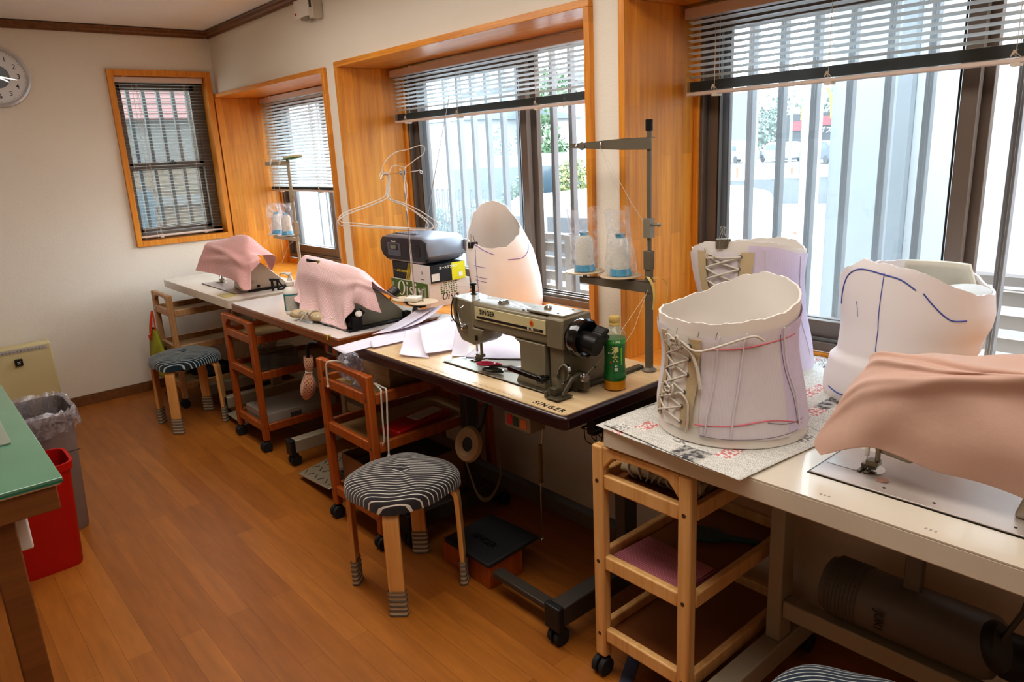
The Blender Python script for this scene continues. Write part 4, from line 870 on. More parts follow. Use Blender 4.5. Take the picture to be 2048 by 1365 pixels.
M_thread = mat('white_thread', '#dcd8cc', .8, bmp=.5, bs=300); M_blue = mat('blue_cone_plastic', '#2e94b8', .4); M_disc = mat('card_disc', '#c9b394', .5); M_line = mat('thread_line', '#cfc9bd', .8)
M_baggie = glassy('clear_polythene', '#fbfbfc', (.05, .34, 14.0), '#f1f1f4', .08); M_paper = mat('white_paper', '#dedad8', .8)

def machine(name, label, dx, dy, body, bedm, guard=True, full=False, group=None, ns=1.0, cov=0, bend=1.925):
    """industrial lockstitch machine lying along y, needle end at high y"""
    r = root(name, label, 'sewing machine', (1.42+dx, 1.62+dy, .74)); D = Matrix.Translation((dx, dy, 0))
    def w(): return W()
    def B(mb, x0, x1, y0, y1, z0, z1, mi=0): return mb.box(x0, x1, y0, y1, z0, z1, mi, M=D)
    bp = B(w(), 1.333, 1.512, 1.40, bend, .7405, .7445).build('bed_plate', bedm, r, bev=.0015)
    B(w(), 1.330, 1.515, 1.395, bend+.005, .7400, .7412).build('bed_gap', M_blkm, r)
    B(w(), 1.395, 1.445, 1.85, bend-.007, .7446, .7452).lathe([(0, 0), (.030, 0), (.030, .0008), (0, .0008)], D @ Vector((1.42, 1.842, .7446)), 28).build('needle_plate', M_chrome, bp)
    # arm: rounded section swept along y
    sec = [(1.366, .880), (1.366, .944), (1.370, .952), (1.382, .957), (1.455, .959), (1.468, .956), (1.473, .948), (1.473, .880), (1.466, .872), (1.373, .872)]
    SQ = lambda P: [(1.435+(x-1.435)*.55, .86+(z-.86)*.55 if z > .86 else z) for x, z in P] if cov else P
    if cov: sec = SQ(sec)
    a = w(); a.prism(sec, 'y', 1.45, 1.80, M=D)
    a.build('arm', body, r, bev=.003)
    # end housing with cap
    sec2 = [(1.361, .870), (1.361, .952), (1.366, .959), (1.470, .963), (1.478, .957), (1.478, .870)]
    e = w(); e.prism(SQ(sec2), 'y', 1.385, 1.452, M=D); e.build('end_housing', body, r, bev=.004)
    if not cov: c = w(); B(c, 1.374, 1.466, 1.395, 1.545, .9585, .9655); c.build('top_cover', body, r, bev=.002)
    # column with flared foot
    c = w(); c.add([D @ Vector((1.435+(p[0]-1.435)*.55 if cov else p[0], p[1], p[2])) for p in [(1.362, 1.463, .872), (1.474, 1.463, .872), (1.474, 1.570, .872), (1.362, 1.570, .872), (1.362, 1.463, .79), (1.474, 1.463, .79), (1.474, 1.568, .79), (1.362, 1.568, .79), (1.352, 1.455, .744), (1.482, 1.455, .744), (1.482, 1.580, .744), (1.352, 1.580, .744)]], [(0, 3, 2, 1), (0, 1, 5, 4), (1, 2, 6, 5), (2, 3, 7, 6), (3, 0, 4, 7), (4, 5, 9, 8), (5, 6, 10, 9), (6, 7, 11, 10), (7, 4, 8, 11), (8, 9, 10, 11)])
    (c if cov else c.prism([(1.57, .872), (1.60, .872), (1.575, .86), (1.57, .84)], 'x', 1.366, 1.47, M=D)); c.build('column', body, r, bev=.008, seg=3)
    # head
    h = w(); h.prism([(1.795, .957), (1.893, .965), (1.899, .955), (1.895, .895), (1.880, .850), (1.858, .822), (1.795, .815), (1.765, .832), (1.745, .872), (1.795, .872)], 'x', 1.364 if not cov else 1.42, 1.460, M=D @ (Matrix.Diagonal((1, .985, .955, 1)) if cov else Matrix())); h.build('head', body, r, bev=.004)
    # needle bar and foot
    n = w(); n.cyl(D @ Vector((1.415, 1.846, .822)), D @ Vector((1.415, 1.846, .775)), .0042, n=10).cyl(D @ Vector((1.415, 1.846, .775)), D @ Vector((1.415, 1.846, .745)), .0012, n=6).build('needle_bar', M_chrome, r)
    n = w(); n.cyl(D @ Vector((1.418, 1.826, .822)), D @ Vector((1.418, 1.826, .765)), .0050, n=10); B(n, 1.408, 1.430, 1.822, 1.846, .757, .768); B(n, 1.392, 1.438, 1.834, 1.842, .7455, .7485); B(n, 1.392, 1.438, 1.848, 1.856, .7455, .7485); B(n, 1.412, 1.422, 1.826, 1.856, .749, .757); n.build('presser_foot', M_bed, r, bev=.001)
    # hand wheel with cap
    hw = Matrix.Translation((1.408+dx, 1.385+dy, .903)) @ Matrix.Rotation(R(90), 4, 'X')
    if full or guard == 'wheel': w().lathe([(0, 0), (.042, 0), (.042, .012), (.054, .018), (.057, .026), (.056, .044), (.050, .050), (.047, .044), (.030, .040), (0, .040)], (0, 0, 0), 48, M=hw).build('hand_wheel', M_blkg, r, ang=25)
    if guard:
        g = w(); g.prism([(1.372, .746), (1.372, .893), (1.478, .893), (1.50, .880), (1.640, .746)], 'y', 1.398, 1.452, M=D); g.build('belt_guard', body, r, bev=.004)
        B(w(), 1.40, 1.62 if cov else 1.70, 1.375, 1.398, .7405, .752).build('guard_foot', M_olived if full else M_blkm, r, bev=.003)
    return r, D
sm, D = machine('sewing_machine', 'uncovered olive-grey industrial sewing machine on the maple table, cream name band on arm', 0, 0, M_olive, M_bed, True, True)
W().box(1.3615, 1.366, 1.455, 1.777, .904, .945).build('name_band', M_label_c, sm, bev=.001)
W().box(1.3608, 1.3616, 1.464, 1.768, .909, .9165).build('dark_stripe', M_dkband, sm)
TM = lambda x, y, z: Matrix.Translation((x, y, z)) @ Euler((R(90), 0, R(-90))).to_matrix().to_4x4()
W().text('SINGER', .0205, TM(1.3610, 1.715, .931), bold=.0005, spacing=1.1).build('lettering', M_ink, sm)
q = W().lathe([(0, 0), (.0082, 0), (.0082, .0008), (0, .0008)], (0, 0, 0), 24, M=Matrix.Translation((1.3612, 1.512, .930)) @ Matrix.Rotation(R(-90), 4, 'Y')).build('emblem', M_orange, sm); W().text('S', .0125, TM(1.3600, 1.512, .930), bold=.0006).build('emblem_letter', M_darkred, q)
W().box(1.3600, 1.3612, 1.505, 1.530, .9095, .9160).build('number_plate', mat('pale_number_plate', '#cfcab8', .5), sm); W().text('591', .0075, TM(1.3596, 1.5175, .9128), bold=.0002).build('model_number', M_ink, sm)
W().box(1.3601, 1.3612, 1.478, 1.500, .911, .915).build('small_print', mat('brown_grey_print', '#5d524a', .5), sm)
# knob on the hand wheel: fat cap with two wings
hk = Matrix.Translation((1.400, 1.345, .898)) @ Euler((R(100), 0, R(8))).to_matrix().to_4x4()
k = W().lathe([(0, -.01), (.026, -.01), (.030, .006), (.030, .046), (.028, .05), (0, .05)], (0, 0, 0), 36, M=hk).build('wheel_knob', M_blkm, sm, ang=30)
kp = W()
for s in (0, 1):
    P = [(.004+.0*s, .012-.020*s), (.052-.012*s, .010-.022*s), (.062-.006*s, .002-.02*s), (.060-.006*s, -.010-.018*s), (.010, -.004-.02*s)]
    kp.prism([(a, b_) for a, b_ in P], 'z', .012, .048, M=hk @ Matrix.Rotation(R(38), 4, 'Z'))
kp.prism([(.0, .012), (.035, .012), (.035, -.028), (0, -.028)], 'z', .012, .048, M=hk @ Matrix.Rotation(R(38), 4, 'Z')); kp.build('knob_wings', M_blkm, k, bev=.003)
# small fittings
g = W(); g.cyl((1.432, 1.868, .960), (1.432, 1.868, .998), .0065, n=16).lathe([(.006, 0), (.0115, .001), (.0115, .006), (.006, .008)], (1.432, 1.868, .993), 20).lathe([(.006, 0), (.011, .001), (.011, .005), (.006, .007)], (1.432, 1.868, .960), 20); g.build('spool_pin', M_blkm, sm)
W().tube([(1.432+.02*math.cos(t/3), 1.868+.02*math.sin(t/3), .966+.0006*t) for t in range(20)], .0008, 6).build('wire_loop', mat('copper_wire', '#a5674c', .4, .5), sm)
g = W(); g.tube(smoothpath([(1.361, 1.885, .962), (1.357, 1.893, .93), (1.357, 1.893, .895), (1.361, 1.872, .875), (1.363, 1.855, .865)], 6), .0022, 8).tube(smoothpath([(1.362, 1.870, .962), (1.359, 1.872, .92), (1.362, 1.868, .895)], 5), .0018, 8); g.build('thread_hose', M_blkm, sm)
g = W(); g.lathe([(0, 0), (.013, .001), (.013, .004), (.006, .006), (.012, .008), (.012, .011), (.004, .013), (.004, .022), (0, .022)], (0, 0, 0), 24, M=Matrix.Translation((1.364, 1.835, .872)) @ Matrix.Rotation(R(-90), 4, 'Y')); g.tube(smoothpath([(1.358, 1.836, .875), (1.352, 1.845, .895), (1.355, 1.850, .89), (1.352, 1.84, .88)], 4), .0010, 6); g.build('tension_dial', M_chrome, sm)
g = W(); g.tube(smoothpath([(1.362, 1.835, .94), (1.352, 1.838, .935), (1.350, 1.842, .945), (1.355, 1.838, .955)], 5), .0014, 6).tube([(1.358, 1.84, .935), (1.356, 1.842, .885)], .0007, 5).tube([(1.360, 1.862, .915), (1.356, 1.855, .90), (1.357, 1.843, .885)], .0010, 5); g.build('thread_guides', M_chrome, sm)
W().box(1.356, 1.362, 1.770, 1.778, .835, .852).build('lever_tab', M_blkm, sm, bev=.001)
for (x, y) in ((1.40, 1.80), (1.43, 1.57), (1.385, 1.57), (1.39, 1.43), (1.45, 1.43)): W().cyl((x, y, .957), (x, y, .9665 if y < 1.55 else .9595), .0032, n=12).build('screw', M_blkm, sm)
g = W(); g.lathe([(.0, 0), (.011, 0), (.012, .004), (.009, .010), (0, .012)], (1.418, 1.50, .965), 24); g.build('oil_cap', M_chrome, sm)
g = W(); g.box(1.395, 1.425, 1.68, 1.70, .958, .964); [g.box(1.398+.007*i, 1.402+.007*i, 1.682, 1.698, .964, .968) for i in range(4)]; g.build('thread_clip', M_chrome, sm)
for x, z in ((1.395, .865), (1.395, .80), (1.50, .79)): W().cyl((x, 1.3985, z), (x, 1.395, z), .0045, n=14).build('screw', M_blkm, sm)
# reverse lever, bobbin winder
g = W(); g.bar((1.330, 1.585, .790), (1.332, 1.455, .781), .016, .014).cyl((1.322, 1.450, .780), (1.342, 1.450, .780), .013, n=20).bar((1.335, 1.45, .78), (1.362, 1.45, .78), .014, .014); g.build('reverse_lever', M_blkg, sm, bev=.002)
g = W(); g.lathe([(.018, -.005), (.021, -.004), (.021, .004), (.018, .005), (.018, -.005)], (1.368, 1.392, .800), 28, M=Matrix.Rotation(R(90), 4, 'Y') @ Matrix.Rotation(R(25), 4, 'Z'), sx=1.6); g.build('lever_ring', M_chrome, sm)
g = W(); g.box(1.300, 1.36, 1.350, 1.40, .7445, .750).box(1.300, 1.306, 1.392, 1.405, .7445, .765).box(1.315, 1.350, 1.375, 1.40, .750, .772).bar((1.325, 1.357, .752), (1.362, 1.350, .800), .008, .010).bar((1.36, 1.352, .795), (1.40, 1.352, .80), .012, .012).box(1.40, 1.425, 1.345, 1.39, .752, .80); g.build('winder_base', M_olived, sm, bev=.002)
g = W(); g.cyl((1.385, 1.348, .795), (1.412, 1.340, .797), .004, n=10).lathe([(.0, 0), (.012, 0), (.012, .002), (.004, .004), (.004, .010), (.012, .012), (.012, .014), (0, .014)], (0, 0, 0), 22, M=Matrix.Translation((1.388, 1.338, .796)) @ Matrix.Rotation(R(90), 4, 'X')); g.build('bobbin', M_chrome, sm)
W().tube([(1.388, 1.332, .800), (1.50, 1.358, .83), (1.68, 1.352, .98)], .0006, 5).build('winding_thread', M_line, sm)
# covered machines
m1, D1 = machine('sewing_machine', 'beige sewing machine half hidden under the pink dotted cloth on the ivory table', .03, 2.455, M_beigem, M_bedl, True, cov=1)
W().text('JUKI', .03, Matrix.Translation((1.46, 3.8522, .79)) @ Euler((R(90), 0, 0)).to_matrix().to_4x4(), bold=.0003).build('lettering', mat('faint_grey', '#a0968a', .5), m1)
W().cyl((1.49, 3.8525, .765), (1.49, 3.849, .765), .008, n=18).build('hole', M_blkm, m1)
m2, D2 = machine('sewing_machine', 'green-grey sewing machine under the pale pink cloth beside the boxes', 0, 1.195, M_greenm, M_bedl, True, cov=1, bend=1.876)
g = W(); g.box(1.345, 1.39, 2.555, 2.592, .752, .80).box(1.36, 1.37, 2.56, 2.58, .745, .83).bar((1.34, 2.58, .76), (1.40, 2.56, .82), .012, .02).box(1.33, 1.42, 2.56, 2.59, .7405, .752); g.build('bobbin_winder', M_blkm, m2, bev=.002)
q = W().lathe([(.003, 0), (.012, 0), (.012, .002), (.005, .003), (.005, .012), (.012, .013), (.012, .015), (.003, .015)], (0, 0, 0), 22, M=Matrix.Translation((1.372, 2.556, .81)) @ Matrix.Rotation(R(70), 4, 'X')).build('bobbin', M_white_p, m2)
W().box(1.34, 1.63, 2.566, 2.592, .7405, .750).box(1.60, 1.63, 2.57, 2.60, .7405, .775).build('guard_rail', M_blkm, m2, bev=.002)
m4, D4 = machine('sewing_machine', 'sewing machine under the large peach-pink cloth on the cream table', .02, -1.265, M_beigem, M_bedl, False, cov=1)
W().tube([(1.535, .47, .7415), (1.56, .455, .7415), (1.56, .40, .7415), (1.535, .385, .7415)], .004, 8).build('hinge_frame', mat('grey_hinge', '#8a8580', .4, .4), m4)
for y in (.52, .43, .22, .30, .12): W().cyl((1.375+.03*(y < .3), y, .7444), (1.375+.03*(y < .3), y, .7452), .003, n=10).build('screw', M_blkm, m4)
g = W(); g.lathe([(.010, 0), (.012, .001), (.010, .0014)], (1.405, .535, .7446), 20); g.build('knob_ring', mat('copper_ring', '#b98b78', .4, .3), m4)

# ------------------------------------------------------------------ dust cloths
def cloth(label, ctrl, m, folds, seed, amp=.006, creases=()):
    rows = catmull_grid(ctrl, 10, 10); nv, nu = len(rows), len(rows[0]); q = random.Random(seed)
    cx = sum(p.x for r_ in rows for p in r_)/(nv*nu); cy = sum(p.y for r_ in rows for p in r_)/(nv*nu)
    r = root('dust_cloth', label, 'cloth', (cx, cy, .76))
    ph = [(q.uniform(0, 6), q.uniform(.6, 1.4)) for _ in range(4)]
    def fn(u, v):
        j, i = min(nv-1, round(v*(nv-1))), min(nu-1, round(u*(nu-1))); p = rows[j][i].copy()
        k = max(0, 1-v*2.4); w = math.sin(u*folds*2*PI+ph[0][0]+v*2)*.6+math.sin(u*folds*3.3*PI+ph[1][0]-v*3)*.4
        w = math.copysign(abs(w)**.7, w)
        w2 = math.sin((u*3+v*5)*ph[2][1]*3+ph[2][0])*.35
        for v0, sl, am, wd in creases:
            e = am*math.exp(-((v-v0-sl*u)/wd)**2)*min(1, u*4+.2); p.x -= e; p.z += e*.8
        p.x -= amp*(w*k+w2*.5); p.z += amp*.35*(w2+w*.3); p.y += amp*.3*w*k
        return p
    W().grid(fn, nu-1, nv-1).build('cloth', m, r, ang=180, solid=.0012, off=1, fix=False, sub=1)
    return r
c1 = cloth('pink dotted cloth draped over the beige machine nearest the far wall', CL1, M_pink1, 2.2, 3, .014, ((.45, -.25, .012, .05), (.2, .25, .010, .05)))
c2 = cloth('pale pink dotted cloth held by a clip over the machine beside the boxes', CL2, M_pink2, 4.6, 8, .017, ((.40, -.05, .006, .04),))
c4 = cloth('large peach-pink cloth draped over the machine in the near right corner', CL4, M_pink4, 1.4, 5, .007, ((.80, -.16, .014, .03), (.66, -.12, .012, .035), (.40, .12, .012, .05), (.30, .2, .008, .04)))
r = root('clothes_clip', 'black and olive clip gripping the pale pink cloth', 'clip', (1.40, 2.93, 1.0)); W().bar((1.385, 2.985, .992), (1.395, 2.905, .985), .012, .012).build('black_jaw', M_blkm, r, bev=.002); W().ball((1.395, 2.893, .984), .010, 12, sc=(1, 1.1, .9)).build('spring_grip', mat('olive_grip', '#6c6420', .4), r); W().bar((1.395, 2.93, .990), (1.398, 2.90, .988), .013, .014).build('brass_band', mat('brass_band', '#a08a5a', .4, .5), r)

# ------------------------------------------------------------------ thread stands, cones, bags
def cone(label, x, y, z, h=.125, rb=.034, group=None):
    r = root('thread_cone', label, 'thread cone', (x, y, z), group=group)
    MB().lathe([(rb*.5, .002), (rb*1.02, 0), (rb*.98, .004), (rb*.88, .020), (rb*.5, .022)], n=32).build('cone_base', M_blue, r)
    MB().lathe([(rb*.84, .016), (rb*.86, .022), (rb*.80, h*.80), (rb*.55, h*.90), (rb*.4, h*.905)], n=32).build('thread', M_thread, r)
    MB().lathe([(rb*.42, h*.86), (rb*.40, h*.97), (rb*.46, h), (rb*.30, h), (rb*.26, h*.90)], n=24).build('cone_tip', M_blue, r)
    return r
def bag(label, x, y, z, h, r0, seed, squash=.7):
    q = random.Random(seed); ph = [q.uniform(0, 6) for _ in range(4)]
    r = root('plastic_bag', label, 'plastic bag', (x, y, z))
    def fn(u, v):
        a = 2*PI*u; k = 1+.06*math.sin(3*a+ph[0]+v*3)+.03*math.sin(7*a+ph[1]-v*5)
        rr = r0*(1.0+.05*v+.08*math.sin(v*6+ph[2]))*k*(1-.10*v*(squash < .8))
        return (rr*math.cos(a)*1.05+.012*v*math.sin(ph[3]), rr*math.sin(a)*(1-(1-squash)*v), .003+h*v+.006*math.sin(a*2+ph[2])*v)
    MB().grid(fn, 60, 26, closeu=True).build('bag', M_baggie, r, ang=60, fix=False); return r
def disc(mb, x, y, z, rr, m): mb.lathe([(.004, -.001), (rr, -.001), (rr+.001, .001), (rr, .003), (rr*.6, .0015), (.004, .003)], (x, y, z), 40)
M_stand = mat('olive_stand_metal', '#776e5f', .42, .4, .05)
x0, y0 = 1.693, 1.35; r = root('thread_stand', 'tall dark metal thread stand with two bagged cones, beside the green bottle', 'thread stand', (x0, y0, .74))
W().box(x0-.009, x0+.009, y0-.009, y0+.009, .75, 1.06).cyl((x0, y0, 1.06), (x0, y0, 1.455), .0075, n=16).build('pole', M_stand, r, bev=.001)
W().lathe([(0, 0), (.022, 0), (.022, .004), (.012, .012), (.011, .02), (0, .02)], (x0, y0, .7402), 28).build('base_flange', M_stand, r)
W().cyl((x0, y0, 1.450), (x0, y0, 1.480), .0105, n=18).build('end_cap', M_blkm, r)
W().prism([(1.335, 1.398), (1.335, 1.432), (1.44, 1.432), (1.655, 1.424), (1.655, 1.412), (1.44, 1.400)], 'x', x0-.011, x0-.008).prism([(1.335, 1.430), (1.335, 1.432), (1.44, 1.432), (1.655, 1.424), (1.655, 1.422), (1.44, 1.430)], 'x', x0-.011, x0+.008).build('top_arm', M_stand, r, bev=.0008)
W().prism([(1.335, .985), (1.335, 1.020), (1.45, 1.018), (1.625, 1.008), (1.625, .988), (1.44, .985)], 'x', x0-.012, x0-.009).prism([(1.335, 1.017), (1.335, 1.020), (1.45, 1.018), (1.625, 1.008), (1.625, 1.005), (1.45, 1.015)], 'x', x0-.012, x0+.012).build('lower_arm', M_stand, r, bev=.0008)
W().cyl((x0-.014, 1.60, 1.416), (x0-.010, 1.60, 1.416), .012, n=20).build('arm_washer', M_chrome, r)
W().box(x0-.013, x0+.010, y0-.012, y0+.012, 1.148, 1.205).cyl((x0, y0-.010, 1.185), (x0+.0, y0-.034, 1.187), .004, n=10).ball((x0, y0-.036, 1.188), .007, 10).build('clamp', mat('grey_clamp', '#8f887a', .4, .3), r, bev=.001)
W().box(x0-.012, x0+.010, y0-.012, y0+.012, 1.055, 1.11).build('lower_clamp', M_stand, r, bev=.001)
for yy in (1.611, 1.461): g = W(); disc(g, x0, yy, 1.024, .062, None); g.cyl((x0, yy, 1.006), (x0, yy, 1.024), .008, n=12); g.build('cone_disc', M_disc, r)
for yy in (1.62, 1.52): W().tube([(x0-.012, yy, 1.416), (x0-.016, yy, 1.424), (x0-.018, yy, 1.416), (x0-.015, yy, 1.410)], .0012, 6).build('thread_eye', M_chrome, r)
GA = 'bagged thread cones on the near stand'
cone('white thread cone in clear bag, nearer the middle window on the tall dark stand', x0, 1.611, 1.028, group=GA); cone('white thread cone in wrinkled bag, next to the pole of the tall dark stand', x0, 1.461, 1.028, group=GA)
bag('clear open plastic sleeve around the cone nearer the middle window', x0, 1.611, 1.026, .195, .045, 3, 1.0); bag('crinkled clear bag around the cone beside the dark pole', x0, 1.461, 1.026, .200, .046, 9, .6)
th = W(); th.tube([(x0-.016, 1.52, 1.41), (x0-.01, 1.461, 1.28), (x0, 1.461, 1.155)], .0006, 5); th.tube([(x0-.016, 1.52, 1.41), (x0-.02, 1.40, 1.25), (x0-.01, 1.35, 1.18), (x0-.008, 1.35, 1.09)], .0006, 5); th.tube([(x0-.01, 1.345, 1.0), (x0-.06, 1.36, .88), (1.55, 1.37, .80)], .0006, 5)
th.build('thread_strand', M_line, r)
g = W(); g.grid(lambda u, v: (x0-.014-.008*math.sin(v*3), 1.345-.03*math.sin(v*2.4)+.014*(u-.5)*(1-v*.6), 1.035-.10*v+.02*math.sin(v*3)), 4, 14).grid(lambda u, v: (x0-.005+.004*u, 1.335-.055*math.sin(v*2.2)+.012*(u-.5)*(1-v*.6), 1.03+.012*math.sin(v*3)-.085*v*v), 4, 14)
r2 = root('tape_strip', 'curled strip of yellowed tape hanging from the lower arm of the tall stand', 'tape', (x0, 1.345, 1.0)); g.build('tape', mat('yellowed_tape', '#c9b06a', .3), r2, fix=False)
# far stand
x0, y0 = 1.72, 3.80; M_cst = mat('cream_stand', '#a89e86', .45, .2, .05)
r = root('thread_stand', 'cream thread stand with two bagged cones in front of the narrow bay window', 'thread stand', (x0, y0, .74))
W().cyl((x0, y0, .76), (x0, y0, 1.425), .0085, n=16).build('pole', M_cst, r); W().lathe([(0, 0), (.02, 0), (.018, .008), (.010, .02), (0, .02)], (x0, y0, .7402), 24).build('base_flange', M_cst, r)
W().box(x0-.010, x0+.006, y0-.01, 4.075, 1.392, 1.414).build('top_arm', M_cst, r, bev=.001); W().box(x0-.012, x0+.010, y0-.012, 4.09, .985, 1.005).build('lower_arm', M_cst, r, bev=.001)
W().box(x0-.012, x0+.012, y0-.012, y0+.012, 1.02, 1.09).build('clamp', M_cst, r, bev=.002); W().box(x0-.011, x0+.011, y0-.011, y0+.011, 1.20, 1.26).cyl((x0, y0-.01, 1.225), (x0, y0-.028, 1.225), .005, n=10).build('clamp', M_cst, r, bev=.002)
for yy in (4.045, 3.915): g = W(); disc(g, x0, yy, 1.012, .056, None); g.cyl((x0, yy, 1.0), (x0, yy, 1.012), .008, n=12); g.build('cone_disc', mat('white_disc', '#cfc9c2', .5), r)
for yy in (3.88, 4.0): W().tube([(x0-.012, yy, 1.39), (x0-.016, yy-.008, 1.415), (x0-.012, yy-.016, 1.425), (x0-.016, yy-.018, 1.40)], .0028, 8).build('string_knot', M_white_p, r)
GB = 'bagged thread cones on the far stand'
cone('white thread cone in a bag, outer one on the cream stand', x0, 4.045, 1.015, .12, .032, GB); cone('white thread cone in a bag, beside the cream pole', x0, 3.915, 1.015, .12, .032, GB)
bag('loose clear bag flaring above the outer cone of the cream stand', x0, 4.045, 1.014, .165, .043, 5, .6); bag('clear bag over the cone beside the cream pole', x0, 3.915, 1.014, .175, .043, 6, .6)
W().tube([(x0, 4.06, 1.39), (1.72, 4.12, 1.0), (1.62, 4.14, .92)], .0006, 5).tube([(x0, y0, 1.0), (1.68, 3.82, .97), (1.62, 3.82, .87)], .0008, 5).build('thread_strand', M_line, r)
r2 = root('green_white_pad', 'green and white foam block resting on top of the cream thread stand', 'pad', (1.72, 3.75, 1.43)); W().box(-.025, .025, -.075, .055, 0, .010, M=Matrix.Translation((1.72, 3.745, 1.4275)) @ Matrix.Rotation(R(-3), 4, 'X')).build('pad', mat('off_white_foam', '#cfc8a8', .8), r2, bev=.002); W().box(-.026, .026, -.074, .056, -.003, .0, M=Matrix.Translation((1.72, 3.745, 1.4275)) @ Matrix.Rotation(R(-3), 4, 'X')).build('green_backing', mat('green_scourer', '#3d7a3c', .9), r2)
# middle stand: thin rod with two low discs and hooks
x0, y0 = 1.675, 2.604
r = root('thread_stand', 'thin steel rod stand with two empty discs, hangers hooked on its top bar', 'thread stand', (x0, y0, .74))
W().lathe([(0, 0), (.034, 0), (.034, .004), (.016, .010), (.012, .034), (.007, .042), (0, .042)], (x0, y0, .7402), 28).build('base', mat('grey_green_base', '#77796f', .5), r)
W().cyl((x0, y0, .78), (x0, y0, 1.05), .0042, n=12).cyl((x0-.001, y0, 1.05), (x0-.004, y0, 1.352), .0028, n=12).build('pole', M_chrome, r)
W().box(x0-.012, x0+.012, 2.53, 2.72, .792, .802).prism([(2.56, .78), (2.66, .78), (2.70, .792), (2.52, .792)], 'x', x0-.004, x0+.004).build('arm', mat('dark_bracket', '#494235', .45, .4), r, bev=.001)
for yy in (2.541, 2.662):
    g = W(); disc(g, x0, yy, .808, .063, None); g.build('cone_disc', M_disc, r); W().cyl((x0, yy, .81), (x0, yy, .86), .0042, .002, n=12).build('spool_pin', M_chrome, r)
W().tube([(1.567, 2.604, 1.334), (1.562, 2.604, 1.325), (1.568, 2.604, 1.318), (1.575, 2.604, 1.328), (1.572, 2.604, 1.341), (1.672, 2.604, 1.345), (1.755, 2.604, 1.350), (1.765, 2.604, 1.345), (1.764, 2.604, 1.335), (1.755, 2.604, 1.338), (1.752, 2.604, 1.355)], .0018, 7).build('hook_bar', M_chrome, r)
W().box(x0-.014, x0+.004, y0-.008, y0+.008, 1.336, 1.352).tube([(x0-.02, y0, 1.36), (x0-.004, y0, 1.346), (x0+.012, y0, 1.362)], .0015, 6).build('rod_clip', M_chrome, r)
r2 = root('white_eraser_block', 'white block lying on the disc of the thin rod stand', 'block', (x0, 2.57, .81)); W().box(-.03, .03, -.03, .03, 0, .018, M=Matrix.Translation((1.66, 2.585, .8115)) @ Matrix.Rotation(R(25), 4, 'Z')).build('block', mat('soft_white', '#dcd6c6', .6), r2, bev=.004)
r2 = root('wall_remote', 'black remote control with grey keys standing against the thin rod stand', 'remote control', (1.66, 2.74, .81)); Mr = Matrix.Translation((1.665, 2.752, .832)) @ Euler((R(6), R(-34), R(-14))).to_matrix().to_4x4()
W().box(-.022, .022, -.032, .032, -.012, .012, M=Mr).build('case', M_blkm, r2, bev=.005); g = W()
for i in range(3):
    for j in range(3): g.box(-.014+.011*i, -.006+.011*i, -.024+.017*j, -.011+.017*j, .012, .0135, M=Mr)
g.build('keys', mat('grey_keys', '#6f6f6d', .5), r2); W().tube([(1.665, 2.77, .82), (1.66, 2.785, .79), (1.655, 2.79, .76)], .0022, 8).build('stand_leg', M_blkm, r2)
W().cyl((1.655, 2.79, .7402), (1.655, 2.79, .762), .004, n=8).build('foot_pin', M_blkm, r2)
# wire hangers
M_hang = mat('white_hanger_wire', '#d2c9bd', .5)
HG = [(1.564, 1.329), (1.572, 1.344), (1.586, 1.350), (1.599, 1.342), (1.602, 1.325), (1.597, 1.300), (1.593, 1.272), (1.585, 1.252), (1.555, 1.240), (1.48, 1.222), (1.408, 1.206), (1.366, 1.192), (1.353, 1.178), (1.366, 1.163), (1.41, 1.158), (1.583, 1.129), (1.75, 1.106), (1.793, 1.103), (1.808, 1.112), (1.800, 1.130), (1.74, 1.175), (1.67, 1.215), (1.625, 1.232), (1.602, 1.243), (1.592, 1.262), (1.598, 1.29)]
for k, (rz, dz, lb) in enumerate(((-3, 0, 'white wire hanger hooked at left of the thin rod, frontmost'), (2, -.004, 'white wire hanger hooked at left of the thin rod, middle one'), (7, .005, 'white wire hanger hooked at left of the thin rod, rearmost with steeper shoulder'))):
    r = root('wire_hanger', lb, 'hanger', (1.585, 2.604, 1.345), 0, 'white wire hangers hooked together'); M_ = Matrix.Translation((1.585, 2.600+.008*k, 1.345+dz)) @ Matrix.Rotation(R(rz), 4, 'Z') @ Matrix.Rotation(R(1.2*k-1), 4, 'Y')
    W().tube([M_ @ Vector((v.x-1.585, 0, v.y-1.345)) for v in smoothpath([(p[0], p[1], 0) for p in HG], 3)], .0023, 7).build('wire', M_hang, r)
HU = [(1.668, 1.19), (1.672, 1.25), (1.668, 1.30), (1.677, 1.360), (1.655, 1.370), (1.635, 1.376), (1.612, 1.368), (1.597, 1.350), (1.580, 1.345), (1.572, 1.356), (1.580, 1.385), (1.60, 1.408), (1.641, 1.427), (1.702, 1.436), (1.755, 1.450), (1.778, 1.444), (1.783, 1.427), (1.774, 1.412), (1.735, 1.397), (1.70, 1.378), (1.679, 1.362), (1.674, 1.33), (1.679, 1.29), (1.672, 1.24)]
r = root('wire_hanger', 'bent white wire hanger twisted upwards above the thin rod stand', 'hanger', (1.675, 2.60, 1.36), group='white wire hangers hooked together'); W().tube([(v.x, 2.598+.006*math.sin(i*.4), v.y) for i, v in enumerate(smoothpath([(p[0], p[1], 0) for p in HU], 4))], .0019, 7).build('wire', M_hang, r)

